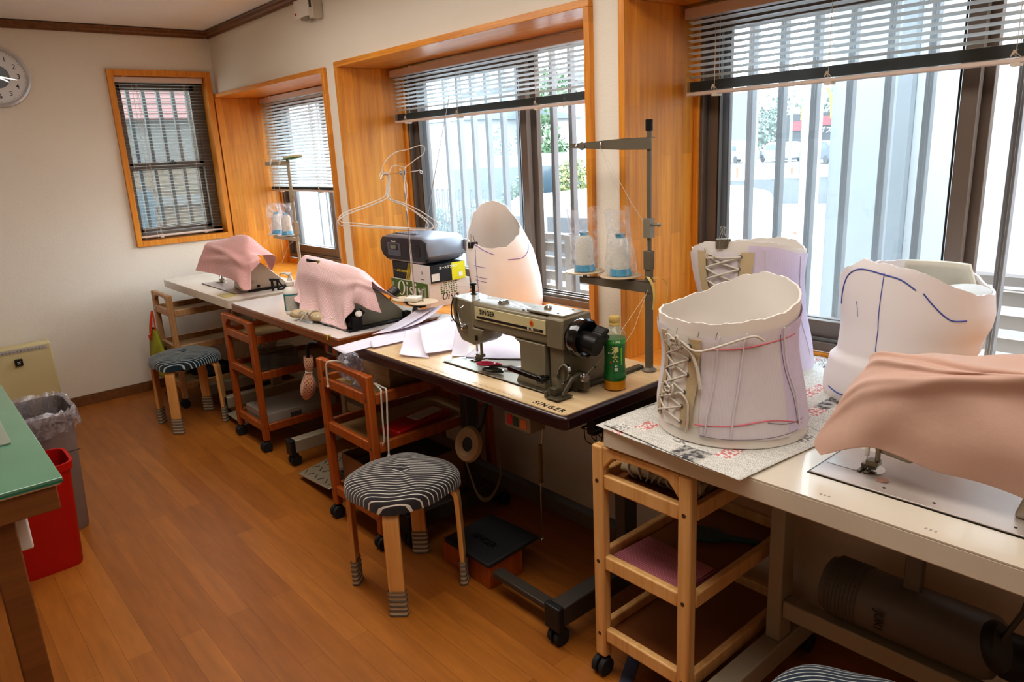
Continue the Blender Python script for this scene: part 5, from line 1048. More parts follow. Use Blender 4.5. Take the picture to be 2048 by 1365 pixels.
# ------------------------------------------------------------------ things on the middle sill
SZ = .7105
M_silver = mat('silver_plastic', '#8d9099', .35, .3, .03); M_dkgrey = mat('dark_grey_panel', '#26282e', .3); M_lcd = mat('lcd_glass', '#7c806c', .2)
Tf = lambda x, y, z, s=1: Matrix.Translation((x, y, z)) @ Euler((R(90), 0, R(-90))).to_matrix().to_4x4()     # reads from -x side
Ts = lambda x, y, z: Matrix.Translation((x, y, z)) @ Euler((R(90), 0, 0)).to_matrix().to_4x4()                # reads from -y side
# vegetable box
def oisix_word(mb, M, s):
    """hand-drawn old-style serif word: O i s i x"""
    def ring(cx, cz, rx, rz, t1, t2, sl=0, n=28):
        vo = [(cx+rx*math.cos(2*PI*i/n), cz+rz*math.sin(2*PI*i/n)) for i in range(n)]; vi = [(cx+(rx-t1)*math.cos(2*PI*i/n), cz+(rz-t2)*math.sin(2*PI*i/n)) for i in range(n)]
        mb.add([M @ Vector(((a+sl*b_)*s, b_*s, 0)) for a, b_ in vo+vi], [(i, (i+1) % n, n+(i+1) % n, n+i) for i in range(n)])
    def st(pts, w, sl=0):
        for (a, b_, w0), (c, d, w1) in zip(pts, pts[1:]):
            L_ = math.hypot(c-a, d-b_) or 1; nx, ny = -(d-b_)/L_, (c-a)/L_
            q = [(a+nx*w0/2, b_+ny*w0/2), (c+nx*w1/2, d+ny*w1/2), (c-nx*w1/2, d-ny*w1/2), (a-nx*w0/2, b_-ny*w0/2)]
            mb.add([M @ Vector(((x+sl*y)*s, y*s, 0)) for x, y in q], [(0, 1, 2, 3)])
    def dot(x, y, sl): mb.add([M @ Vector(((x+.075*math.cos(t*PI/6)+sl*y)*s, (y+.075*math.sin(t*PI/6))*s, 0)) for t in range(12)], [tuple(range(12))])
    return ring, st, dot
def oisix(mb, M, s, sl):
    ring, st, dot = oisix_word(mb, M, s)
    ring(.38, .36, .36, .40, .16, .05, sl)
    def i_(x): st([(x, 0, .15), (x, .46, .13)], 0, sl); st([(x-.13, .0, .04), (x+.14, .0, .04)], 0, sl); st([(x-.12, .46, .04), (x+.06, .48, .05)], 0, sl); dot(x, .66, sl)
    i_(.92); i_(1.72)
    st([(1.48, .40, .05), (1.36, .49, .06), (1.22, .43, .10), (1.22, .32, .13), (1.38, .23, .15), (1.48, .13, .13), (1.42, .02, .08), (1.28, -.02, .06), (1.16, .08, .06)], 0, sl)
    st([(1.98, .46, .16), (2.38, .02, .16)], 0, sl); st([(2.36, .48, .06), (1.98, 0, .06)], 0, sl)
    for a, b_ in ((1.92, .47), (2.28, .48), (1.90, 0), (2.28, 0)): st([(a, b_, .04), (a+.2, b_, .04)], 0, sl)
M_card = mat('white_cardboard', '#d6ccc4', .7, var=.02); M_leafg = mat('printed_green', '#536b2e', .6, var=.03); M_inkd = mat('printed_black', '#23261c', .6); M_printw = mat('printed_white', '#e6e4da', .6); M_seam = mat('card_shadow', '#8a8076', .7)
r = root('cardboard_box', 'white vegetable delivery box with green printed side, bottom of the stack on the sill', 'box', (2.0, 2.95, SZ))
x0, x1, y0, y1, z0, z1 = 1.878, 2.115, 2.785, 3.115, SZ, .828
W().box(x0, x1, y0, y1, z0, z1).build('carton', M_card, r, bev=.0015)
W().box(x0-.0006, x0, y0+.012, y1, z0+.022, z1-.002).build('green_print', M_leafg, r)
g = W(); oisix(g, Tf(x0-.0012, 3.065, .752), .092, .12); g.build('lettering', M_printw, r)
g = W(); oisix(g, Ts(1.945, y0-.0006, .742), .042, .22); g.build('side_lettering', M_inkd, r)
q = random.Random(5); g = W()
for i in range(7):
    for j in range(6):
        cx_ = 1.946+.0145*i+q.uniform(-.002, .002); cz_ = .772+.0098*j; a = q.uniform(.0028, .0062); b_ = q.uniform(.0025, .0048); n = 8
        g.add([(cx_+a*math.cos(2*PI*t/n+i), y0-.0006, cz_+b_*math.sin(2*PI*t/n+i)) for t in range(n)], [tuple(range(n))])
g.build('vegetable_pattern', M_leafg, r)
g = W(); g.box(x0, x1, y0-.0004, y0, z1-.026, z1-.0255).box(1.985, 2.01, y0-.0006, y0, .722, .7235).box(1.985, 2.005, y0-.0006, y0, .716, .7175)
for k in range(14): g.box(x0-.0012, x0-.0006, y0+.030+.0*k, y0+.048, .74+.005*k, .7418+.005*k).box(x0-.0012, x0-.0006, y1-.024, y1-.008, .74+.005*k, .7418+.005*k)
g.build('small_print', M_printw, r)
# shoe box
M_bbox = mat('black_card', '#17171a', .45); M_ybox = mat('yellow_card', '#d9cf1e', .5); M_ypr = mat('yellow_print', '#d6b92a', .5)
r = root('shoe_box', 'black, white and yellow shoe box in the middle of the stack under the radio', 'box', (1.98, 2.94, .83)); x0, x1, y0, y1, z0, z1 = 1.884, 2.085, 2.775, 3.102, .829, .912
W().box(x0, x1, y0, y1, z0, z1).build('carton', M_bbox, r, bev=.001)
W().add([(x0-.0005, 2.955, z0), (x0-.0005, 2.777, z0), (x0-.0005, 2.777, z1), (x0-.0005, 2.925, z1)], [(0, 1, 2, 3)]).build('white_panel', M_card, r)
g = W()
for k in range(4): g.add([(x0-.0009, 2.958+.010*k, z0), (x0-.0009, 2.953+.010*k, z0), (x0-.0009, 2.923+.010*k, z1), (x0-.0009, 2.928+.010*k, z1)], [(0, 1, 2, 3)])
g.build('yellow_stripes', M_ypr, r)
W().text('ACE CROWN', .0155, Tf(x0-.001, 3.018, .868), shear=.3, bold=.0004).build('lettering', M_ypr, r)
g = W().box(x0-.001, x0-.0005, 3.06, 3.095, .868, .8690).box(x0-.001, x0-.0005, 2.965, 2.982, .868, .869); g.build('print_rules', M_printw, r)
W().text('Ü', .015, Tf(x0-.001, 2.845, .872), bold=.0004).build('crest', M_ink, r); W().text('MEN\'S 3E', .008, Tf(x0-.001, 2.845, .842)).build('small_lettering', M_ink, r)
W().box(2.005, x1+.0003, y0-.0006, y0, z0, z1).build('yellow_panel', M_ybox, r)
W().text('エースクラウン', .0150, Ts(1.985, y0-.0012, .895), bold=.0006).build('japanese_lettering', M_printw, r)
W().box(1.888, 1.932, y0-.0010, y0-.0004, .838, .872).box(2.045, 2.068, y0-.0012, y0-.0008, .842, .862).build('white_sticker', M_printw, r); W().lathe([(0, 0), (.0085, 0), (.0085, .0006), (0, .0006)], (0, 0, 0), 20, M=Matrix.Translation((1.975, y0-.0003, .855)) @ Matrix.Rotation(R(90), 4, 'X')).build('finger_hole', M_ink, r)
# radio
r = root('portable_radio', 'grey portable CD radio with dark front on top of the boxes, antenna raised', 'radio', (2.0, 2.97, .913)); z0 = .9125
def rsec(s, x): # outline in (y,z)
    P = [(2.80, z0+.012), (2.83, z0), (3.13, z0), (3.17, z0+.018), (3.192, z0+.055), (3.190, z0+.098), (3.172, z0+.118), (3.12, z0+.132), (2.83, z0+.132), (2.79, z0+.120), (2.776, z0+.09), (2.778, z0+.04)]
    c = (2.98, z0+.066); return [(x, c[0]+(a-c[0])*s, c[1]+(b_-c[1])*s) for a, b_ in P]
g = W(); S_ = [(1.879, .93), (1.884, .965), (1.90, .98), (1.93, 1.0), (2.07, .97), (2.105, .90), (2.115, .82)]; n = 12; vs = []
for x, s in S_: vs += rsec(s, x)
g.add(vs, [(i*n+j, i*n+(j+1) % n, (i+1)*n+(j+1) % n, (i+1)*n+j) for i in range(len(S_)-1) for j in range(n)]+[tuple(range(n)), tuple(range((len(S_)-1)*n, len(S_)*n))]); g.build('body', M_silver, r, bev=.004)
def inset(mb, y0, y1, z0_, z1_, x, d=.002): return mb.box(x-d, x+.002, y0, y1, z0_, z1_)
g = W(); P = [(2.785, z0+.030), (2.80, z0+.014), (3.13, z0+.010), (3.168, z0+.030), (3.182, z0+.06), (3.180, z0+.095), (3.160, z0+.116), (2.82, z0+.118), (2.79, z0+.105)]; g.prism([(a, b_) for a, b_ in P], 'x', 1.8735, 1.888); g.build('front_panel', M_dkgrey, r, bev=.002)
d_ = inset(W(), 3.00, 3.115, z0+.028, z0+.092, 1.8745, .002).build('deck_door', mat('mid_grey_panel', '#555860', .3), r, bev=.003); inset(W(), 3.022, 3.095, z0+.058, z0+.086, 1.8725, .0012).build('bezel', M_dkgrey, d_, bev=.001); inset(W(), 3.036, 3.085, z0+.062, z0+.082, 1.8713, .001).build('display', M_lcd, d_)
W().text('Panasonic', .011, Tf(1.8735, 3.06, z0+.099), bold=.0003).build('lettering', M_printw, r)
W().lathe([(0, 0), (.026, 0), (.030, .002), (.024, .003), (0, .001)], (0, 0, 0), 32, M=Matrix.Translation((1.874, 2.86, z0+.062)) @ Matrix.Rotation(R(-90), 4, 'Y')).build('speaker_cone', mat('speaker_black', '#1b1c20', .4), r)
g = W()
for i in range(7):
    for j in range(2): g.box(1.92+.022*j, 1.932+.022*j, 2.93+.026*i, 2.945+.026*i, z0+.1325, z0+.135)
kp_ = W().box(1.905, 1.96, 2.92, 3.11, z0+.131, z0+.1327).build('button_panel', M_dkgrey, r, bev=.001); g.build('buttons', M_silver, kp_, bev=.001)
W().box(2.08, 2.135, 2.79, 2.83, z0+.03, z0+.055).box(2.10, 2.125, 2.775, 2.80, z0+.045, z0+.10).build('handle_end', M_silver, r, bev=.006)
W().tube([(2.07, 3.07, z0+.12), (2.07, 3.065, z0+.14)], .005, 10).tube([(2.07, 3.065, z0+.14), (2.05, 2.90, 1.36)], [.0028, .002], 8).tube([(2.05, 2.90, 1.36), (2.035, 2.745, 1.655)], [.0016, .0012], 8).ball((2.035, 2.745, 1.657), .003, 8).build('antenna', M_chrome, r)
# ------------------------------------------------------------------ shells and corsets
def mesh_fabric(name, c, c2, sc=260, trans=.15):
    m, nt, b = _nt(name); tc = nt.nodes.new('ShaderNodeTexCoord')
    v = N(nt, 'ShaderNodeTexVoronoi', Scale=sc, Randomness=0.0); nt.links.new(tc.outputs['Object'], v.inputs['Vector'])
    n = N(nt, 'ShaderNodeTexNoise', Scale=5.0, Detail=3.0); nt.links.new(tc.outputs['Object'], n.inputs['Vector'])
    base = ramp(nt, n.outputs['Fac'], [(.35, C3(c)), (.65, C3(c2))])
    h = ramp(nt, v.outputs['Distance'], [(.2, (.93,)*3+(1,)), (.5, (1,)*3+(1,))])
    nt.links.new(mixc(nt, 1.0, base, h, 'MULTIPLY'), b.inputs['Base Color']); b.inputs['Roughness'].default_value = .75; bump(nt, b, v.outputs['Distance'], .15, .002)
    t = N(nt, 'ShaderNodeBsdfTranslucent', Color=C3(c)); x = nt.nodes.new('ShaderNodeMixShader'); x.inputs[0].default_value = trans
    nt.links.new(b.outputs[0], x.inputs[1]); nt.links.new(t.outputs[0], x.inputs[2]); nt.links.new(x.outputs[0], nt.nodes['Material Output'].inputs[0]); return m
M_plaster = mat('white_plaster', '#e6dfd7', .7, var=.03, vs=8, bmp=.1, bs=25); M_plaster2 = mat('smooth_white_cast', '#e8e1e0', .45, var=.02, vs=6)
M_meshf = mesh_fabric('lavender_mesh_fabric', '#e2dadf', '#ebe4e8'); M_meshl = mesh_fabric('lilac_mesh_fabric', '#dccfe6', '#e4d9ea'); M_canvas = mat('beige_canvas', '#c4b08c', .85, bmp=.3, bs=500); M_lace = mat('cotton_cord', '#cfc6b8', .9, bmp=.4, bs=600)
M_redl = mat('red_pencil', '#d5757e', .8); M_bluel = mat('blue_ink', '#4a5aa8', .6); M_purpl = mat('purple_ink', '#7a5aa6', .6); M_blkl = mat('stitch_ink', '#6b6670', .7); M_eye = mat('eyelet', '#8b8f94', .3, .8)
class Shell:
    def __init__(s, c, rb, Lx, T, rows, rim, e=1.0):
        s.c = c; s.rb = rb; s.L = Vector((Lx[0], Lx[1], 0)); s.T = Vector((T[0], T[1], 0)); s.rows = rows
        r = sorted(rim); s.rim = [(r[-1][0]-360, r[-1][1])]+r+[(r[0][0]+360, r[0][1])]
        s.zb = rows[0][0]
    def top(s, d):
        d = (d+180) % 360-180
        for (a, z), (b, w) in zip(s.rim, s.rim[1:]):
            if a <= d <= b:
                t = (d-a)/(b-a+1e-9); t = t*t*(3-2*t)*.5+t*.5; return z+(w-z)*t
        return s.rim[0][1]
    def P(s, d, z, off=0):
        R_ = s.rows; z_ = min(max(z, R_[0][0]), R_[-1][0])
        for q, w in zip(R_, R_[1:]):
            if q[0] <= z_ <= w[0]:
                t = (z_-q[0])/(w[0]-q[0]); o = q[1]+(w[1]-q[1])*t; a = q[2]+(w[2]-q[2])*t; break
        th = R(d); rb = s.rb*(a/R_[0][2])**.6
        p = s.L*(o+(a+off)*math.cos(th))+s.T*((rb+off)*math.sin(th)); return Vector((s.c[0]+p.x, s.c[1]+p.y, z))
    def wall(s, n=96, m=40, off=0, base=None, inner=False, top=0):
        base = s.zb if base is None else base; wob = lambda d: .0015*math.sin(R(d)*17)+.001*math.sin(R(d)*41)
        return lambda u, v: s.P(360*u, base+(s.top(360*u)+wob(360*u)+top-base)*v, off)
    def line(s, mb, pts, w, off, mi=0, k=6):
        pp = smoothpath([(a, z, 0) for a, z in pts], k)
        mb.tube([s.P(p.x, p.y, off) for p in pp], w, 6, mi=mi)
    def strip(s, mb, pts, w, off, mi=0, th=.0015):
        """flat band following (deg, z) centre points, w half width in metres along the girth"""
        pp = smoothpath([(a, z, 0) for a, z in pts], 5); vs = []
        for p in pp:
            dd = math.degrees(w/max(.05, s.rb*1.05))
            for sg in (-1, 1):
                for o in (off, off+th): vs.append(s.P(p.x+sg*dd, p.y, o))
        n = len(pp); fs = []
        for i in range(n-1):
            a = 4*i; b = a+4; fs += [(a+1, a+3, b+3, b+1), (a, b, b+2, a+2), (a, a+1, b+1, b), (a+2, b+2, b+3, a+3)]
        fs += [(0, 2, 3, 1), (4*n-4, 4*n-3, 4*n-1, 4*n-2)]; mb.add(vs, fs, mi)
def shell_body(s, name, r, m, t=.004, lean=0):
    g = W(); g.grid(s.wall(), 96, 36, closeu=True); nb = len(g.v)
    g.grid(s.wall(off=-t), 96, 36, closeu=True)
    # close rim
    m_ = 96; o1 = 36*m_; o2 = nb+36*m_; g.f += [(o1+i, o1+(i+1) % m_, o2+(i+1) % m_, o2+i) for i in range(m_)]; g.mi += [0]*m_
    g.f += [(i, (i+1) % m_, nb+(i+1) % m_, nb+i) for i in range(m_)]; g.mi += [0]*m_
    return g.build(name, m, r, ang=60)
def lacing(s, r, eL, eR, cord=.0026, off=.006):
    for a, z in eL+eR: W().lathe([(.002, 0), (.0052, 0), (.0052, .0016), (.002, .0016)], (0, 0, 0), 14, M=Matrix.Translation(s.P(a, z, off+.0005)) @ (s.P(a, z, off+.02)-s.P(a, z, off)).to_track_quat('Z', 'Y').to_matrix().to_4x4()).build('eyelet', M_eye, r)
    g = W()
    for k in range(len(eR)-1):
        for A, B, lift in ((eL[k], eR[k+1], .006), (eR[k], eL[k+1], .009)):
            g.tube([s.P(A[0]+(B[0]-A[0])*t, A[1]+(B[1]-A[1])*t, off+.002+lift*math.sin(PI*t)*.6) for t in [i/10 for i in range(11)]], cord, 8)
    return g
A = Shell((1.475, .915), .154, (.5271, -.8498), (-.8498, -.5271), [(0.745, -0.0073, 0.1723), (0.78, -0.0091, 0.1721), (0.815, -0.012, 0.1693), (0.85, -0.0122, 0.1635), (0.885, -0.0131, 0.1569), (0.92, -0.0159, 0.1522), (0.955, -0.0192, 0.1512), (0.99, -0.0248, 0.156), (1.025, -0.0236, 0.1585), (1.06, -0.0234, 0.160)],
  [(-146.8, 1.030), (-115.5, 1.045), (-92.8, 1.070), (-75.5, 1.089), (-57.0, 1.099), (-34.4, 1.092), (-10, 1.079), (27.2, 1.057), (43.8, 1.045), (71.0, 1.037), (94.0, 1.029), (121.3, 1.028), (159.4, 1.030)])
r = root('lace_up_corset', 'large lace-up mesh corset over a white mould, standing on newspaper on the cream table', 'corset', (1.475, .915, .745))
shell_body(A, 'inner_mould', r, M_plaster, .005)
g = W(); g.grid(lambda u, v: A.P(112-(112-42)*u, .765+(A.top(112-70*u)-.03-.765)*v, .0035+.0008*math.sin(u*9)), 40, 24).build('mesh_panel', M_meshf, r, ang=180, fix=False)
g = W(); g.grid(lambda u, v: A.P(44-94*u, .772+(A.top(44-94*u)-.035-.772)*v, .0045), 40, 24).build('side_panel', M_meshl, r, ang=180, fix=False)
g = W(); g.grid(lambda u, v: A.P(188-44*u, .785+(A.top(185)-.02-.785)*v, .0045+.012*max(0, .4-u)*math.sin(3*v)), 20, 20).build('side_panel', M_meshf, r, ang=180, fix=False)
g = W(); g.grid(lambda u, v: A.P(150-30*u, .775+(1.0-.775)*v, .0045+.002*math.sin(u*12+v*6)), 20, 20).build('tongue', M_plaster, r, ang=180, fix=False)
g = W()
for s_ in ([(93.9, 1.003), (98.2, 0.946), (103.0, 0.863), (107.9, 0.775)], [(73.6, 1.01), (77.2, 0.97), (83.7, 0.878), (89.3, 0.770)], [(41.9, 1.015), (39.4, 0.972), (37.3, 0.913), (31.7, 0.851), (31.6, 0.785)]): A.line(g, s_, .0022, .0055)
g.build('boning_ridge', M_meshf, r)
SL = [(146.5, 1.0), (150.5, 0.946), (153.5, 0.901), (155.0, 0.856), (156.4, 0.817), (158.0, 0.783)]; SR = [(112.4, 0.992), (117.5, 0.939), (119.5, 0.89), (121.6, 0.841), (123.5, 0.780)]
g = W(); A.strip(g, SL, .011, .006); g.build('eyelet_band', M_canvas, r, bev=.0006); g = W(); A.strip(g, SR, .014, .006); g.build('eyelet_band', M_canvas, r, bev=.0006)
eL = [(147, .975), (149.0, 0.941), (152.4, 0.902), (154.2, 0.863), (156.2, 0.829), (158, .795)]; eR = [(119, .975), (121.9, 0.942), (124.1, 0.905), (126.1, 0.863), (127.1, 0.829), (127.8, 0.792)]
g = lacing(A, r, eL, eR)
def bow(g, s, d, z, sc=1.0):
    for sg in (-1, 1):
        g.tube([s.P(d+sg*(5*math.sin(t))*sc, z+.010*sc*math.sin(2*t)*sg, .012+.006*math.sin(t)) for t in [i*PI/12 for i in range(13)]], .0026, 8)
    g.tube([s.P(d+sg_*1.5, z+dz, .016) for sg_, dz in ((-2, .004), (0, .006), (2, .002), (1, -.006), (-2, -.004), (-2, .004))], .0028, 8)
bow(g, A, 132, .982, 1.4); bow(g, A, 141, .862, 1.3)
TA = [(131, .982), (123.8, .984), (116.2, 0.969), (107.0, 0.970), (93.8, 0.984), (80.4, 1.000), (70.6, 1.008), (63.9, .997)]
g.tube([A.P(p.x, p.y, .012+.012*(i/40)) for i, p in enumerate(smoothpath([(a, z, 0) for a, z in TA], 6))], .0027, 8)
g.tube([A.P(p.x, p.y, .014) for p in smoothpath([(128, .978, 0), (119, .965, 0), (114, .93, 0), (111, .88, 0)], 6)], [.0027+.0018*i/18 for i in range(19)], 8)
g.tube([A.P(p.x, p.y, .011) for p in smoothpath([(134, .855, 0), (128, .86, 0), (121, .84, 0), (120, .80, 0), (122, .770, 0)], 6)], .0026, 8); g.build('lace_cord', M_lace, r)
g = W(); A.line(g, [(108, 0.969), (94.7, 0.973), (78.8, 0.976), (57.6, 0.984), (39.1, 0.989), (22.9, 0.992)], .0016, .0042); g.build('red_pencil_line', M_redl, r); g = W(); A.line(g, [(116, 0.792), (89.5, 0.799), (63.1, 0.810), (42.9, 0.801), (28.7, 0.787)], .0014, .0042); g.build('red_pencil_line', M_redl, r)
g = W(); A.line(g, [(45, 1.0), (41, .91), (36, .85), (34, .79)], .0006, .0062); A.line(g, [(62, .806), (50, .798), (38, .795), (26, .797)], .0006, .0050)
for d in (110, 96, 130): A.line(g, [(d, 1.012), (d+1, .998)], .0007, .0060)
A.line(g, [(112, .768), (90, .767), (60, .77), (34, .775)], .0006, .0045); g.build('stitch_line', M_blkl, r)
W().box(-.004, .004, -.005, .005, 0, .0008, M=Matrix.Translation(A.P(121.5, .793, .0078)) @ (A.P(121.5, .793, .03)-A.P(121.5, .793, .008)).to_track_quat('Z', 'Y').to_matrix().to_4x4()).build('red_stamp', M_redl, r)

B = Shell((1.935, 1.10), .125, (.4949, -.8689), (-.8689, -.4949), [(0.7378, -0.0418, 0.1735), (0.79, -0.0446, 0.1716), (0.835, -0.0465, 0.1673), (0.88, -0.0496, 0.160), (0.925, -0.0522, 0.1521), (0.97, -0.0517, 0.1474), (1.015, -0.0598, 0.1500), (1.06, -0.0628, 0.1564), (1.13, -.063, .163)],
  [(-130, 1.10), (-100, 1.115), (-72.0, 1.12), (-54.3, 1.124), (-36.4, 1.12), (-10, 1.10), (30, 1.11), (66.2, 1.135), (86.0, 1.141), (110.7, 1.141), (135.8, 1.135), (165, 1.110)])
r = root('lace_up_corset', 'white laced corset with old steel binder clip on top, behind the large corset', 'corset', (1.905, 1.085, .7378))
shell_body(B, 'inner_mould', r, M_plaster, .004)
W().grid(lambda u, v: B.P(88-140*u, .76+(B.top(88-140*u)-.012-.76)*v, .0045), 50, 24).build('side_panel', M_meshl, r, ang=180, fix=False)
W().grid(lambda u, v: B.P(195-60*u, .76+(B.top(195-60*u)-.012-.76)*v, .0045), 30, 24).build('mesh_panel', M_meshf, r, ang=180, fix=False)
g = W(); B.strip(g, [(138, 1.11), (139, 1.06), (140, 1.01), (139, .96)], .014, .006); g.build('eyelet_band', M_canvas, r); g = W(); B.strip(g, [(89, 1.11), (90, 1.06), (92, 1.02), (95, .97)], .014, .006); g.build('eyelet_band', M_canvas, r)
g = lacing(B, r, [(129.5, 1.095), (132.7, 1.062), (134.5, 1.027), (135, .99)], [(95.2, 1.098), (96.7, 1.063), (100.4, 1.025), (102, .99)], .003); bow(g, B, 124, 1.098, .8); g.tube([B.P(128+(95-128)*t, 1.098-.004*math.sin(PI*t), .012) for t in [i/10 for i in range(11)]], .003, 8); g.build('lace_cord', M_lace, r)
W().grid(lambda u, v: B.P(128-30*u, .96+.15*v, .004+.001*math.sin(9*u)), 14, 14).build('tongue', M_meshf, r, ang=180, fix=False)
g = W(); B.line(g, [(72.1, 1.115), (70.1, 1.039), (68, .96)], .0016, .0058); B.line(g, [(30, 1.09), (25, 1.0), (28, .9), (20, .8)], .0012, .0058); g.build('boning_ridge', M_meshf, r)
def binder(label, P, d, w, m, h=.022):
    """P top centre, d horizontal direction the clip faces"""
    d = Vector(d).normalized(); sd = Vector((-d.y, d.x, 0)); r = root('binder_clip', label, 'clip', P); M_ = Matrix((( sd.x, d.x, 0, P[0]), (sd.y, d.y, 0, P[1]), (0, 0, 1, P[2]), (0, 0, 0, 1)))
    W().prism([(-.011, 0), (-.0035, -h), (-.001, -h), (-.001, -h+.003), (-.007, 0)] and [(-.010, .002), (.010, .002), (.004, -h), (.0025, -h), (.008, .0), (-.008, .0), (-.0025, -h), (-.004, -h)], 'x', -w/2, w/2, M=M_).build('clip_body', m, r, bev=.0006)
    for sg in (-1, 1):
        pts = [(-w*.28, sg*.004, -h), (-w*.28, sg*.013, -.004), (-w*.10, sg*.016, .020), (-w*.16, sg*.016, .030), (0, sg*.016, .036), (w*.16, sg*.016, .030), (w*.10, sg*.016, .020), (w*.28, sg*.013, -.004), (w*.28, sg*.004, -h)]
        W().tube([M_ @ v for v in smoothpath(pts, 4)], .0010, 6).build('wire_handle', M_chrome, r)
    return r
p = B.P(113, B.top(113)+.004); binder('rusty steel binder clip on the rim of the laced corset by the window', p, (-.75, -.66, 0), .040, mat('worn_steel', '#857d6c', .5, .5, .15, 60), .026)

Cc = Shell((1.935, .705), .150, (.3431, -.9393), (-.9393, -.3431), [(0.738, 0.0026, 0.1917), (0.761, -0.0043, 0.192), (0.792, -0.0075, 0.1882), (0.823, -0.0098, 0.1784), (0.850, -0.0112, 0.1725), (0.861, -.010, .1575), (0.885, -0.0034, 0.162), (0.915, 0.0005, 0.1635), (0.946, 0.0069, 0.1693), (0.977, 0.0075, 0.1732), (1.008, 0.004, 0.1729), (1.039, 0.0011, 0.1722), (1.09, -0.0018, 0.169), (1.12, -.002, .155)],
  [(-150, 1.07), (-110, 1.08), (-67.7, 1.078), (-52.7, 1.075), (-40.7, 1.06), (-20, 1.035), (10, 1.030), (40.3, 1.037), (63.8, 1.063), (82.0, 1.092), (99.4, 1.104), (114.4, 1.110), (135.2, 1.115), (151.5, 1.09), (175, 1.06)])
r = root('torso_cast', 'smooth white plaster torso cast with blue pen lines, behind the covered machine', 'torso cast', (1.935, .705, .738))
shell_body(Cc, 'cast', r, M_plaster2, .006)
g = W(); Cc.line(g, [(163, .99), (158, 1.026), (150, 1.067), (138.5, 1.088), (127.3, 1.092), (112.2, 1.085), (99.1, 1.075), (88.4, 1.052)], .0016, .0006); Cc.line(g, [(111.7, 1.088), (113.4, 1.038), (116.2, 0.963), (113.9, 0.880)], .0010, .0006); Cc.line(g, [(83.1, 1.045), (76.6, 1.018), (68.8, 0.992), (62.4, 0.98), (51.7, 0.979)], .0017, .0006); Cc.line(g, [(152.8, 0.772), (140.1, 0.765), (131.9, 0.764)], .0016, .0006); Cc.line(g, [(137, 1.01), (136, 1.0), (136, .97)], .0006, .0006); g.build('blue_pen_line', M_bluel, r)
W().grid(lambda u, v: Cc.P(-30-70*u, 1.0+.085*v, -.012-.02*v), 16, 6).build('foam_lining', mat('ivory_foam', '#d3cfc0', .9), r, ang=180, fix=False, solid=.01)
g = W(); g.grid(lambda u, v: (1.96+.10*math.cos(2*PI*u)*math.sin(PI*v), .60+.06*math.sin(2*PI*u)*math.sin(PI*v)-.0, 1.022+.022*math.cos(PI*v)), 20, 8, closeu=True); g.build('stuffing', mat('white_wadding', '#cfd2cf', .95, bmp=.4), r, ang=180)

Dd = Shell((2.005, 2.49), .120, (.7793, -.6266), (-.6266, -.7793), [(0.7115, 0.0728, 0.155), (0.77, 0.078, 0.155), (0.825, 0.0752, 0.155), (0.88, 0.0685, 0.155), (0.935, 0.0587, 0.1528), (0.99, 0.0501, 0.1473), (1.045, 0.0402, 0.1317), (1.1, 0.0312, 0.1136), (1.155, 0.0216, 0.0942), (1.21, 0.0156, 0.0834)],
  [(-160.9, 1.10), (-147.8, 1.153), (-109.6, 1.191), (-78.5, 1.199), (-39.4, 1.180), (-14.5, 1.130), (15, 1.09), (43.8, 1.057), (78.5, 1.015), (109.3, 1.012), (141.7, 1.032), (170, 1.050)])
r = root('plaster_shell', 'hollow white plaster body shell with slanted opening, on the sill of the middle window', 'body cast', (2.07, 2.45, .7115))
shell_body(Dd, 'cast', r, M_plaster, .004)
g = W(); Dd.line(g, [(161.6, 1.030), (134.5, 1.025), (117.7, 1.004), (100.0, .985)], .0014, .0008); Dd.line(g, [(79.7, 0.962), (52.0, 0.965), (34.2, 0.992), (23.9, 1.015)], .0014, .0008); Dd.line(g, [(135.2, 1.007), (139.8, 0.919), (145.2, 0.829), (150.0, 0.76)], .0010, .0008)
for z, a in ((.938, 144), (.89, 145), (.874, 147), (.81, 150)): Dd.line(g, [(a, z), (a-24, z-.008)], .0010, .0008)
g.build('purple_pen_line', M_purpl, r)
p = Dd.P(143, Dd.top(143)+.004); binder('black binder clip on the rim of the hollow plaster shell', p, (-.55, -.83, 0), .042, M_blkm, .024)
W().tube(smoothpath([(1.895, 2.50, .90), (1.60, 2.2, .93), (1.46, 1.90, .98)], 6), .0005, 5).build('thread_strand', M_line, sm)

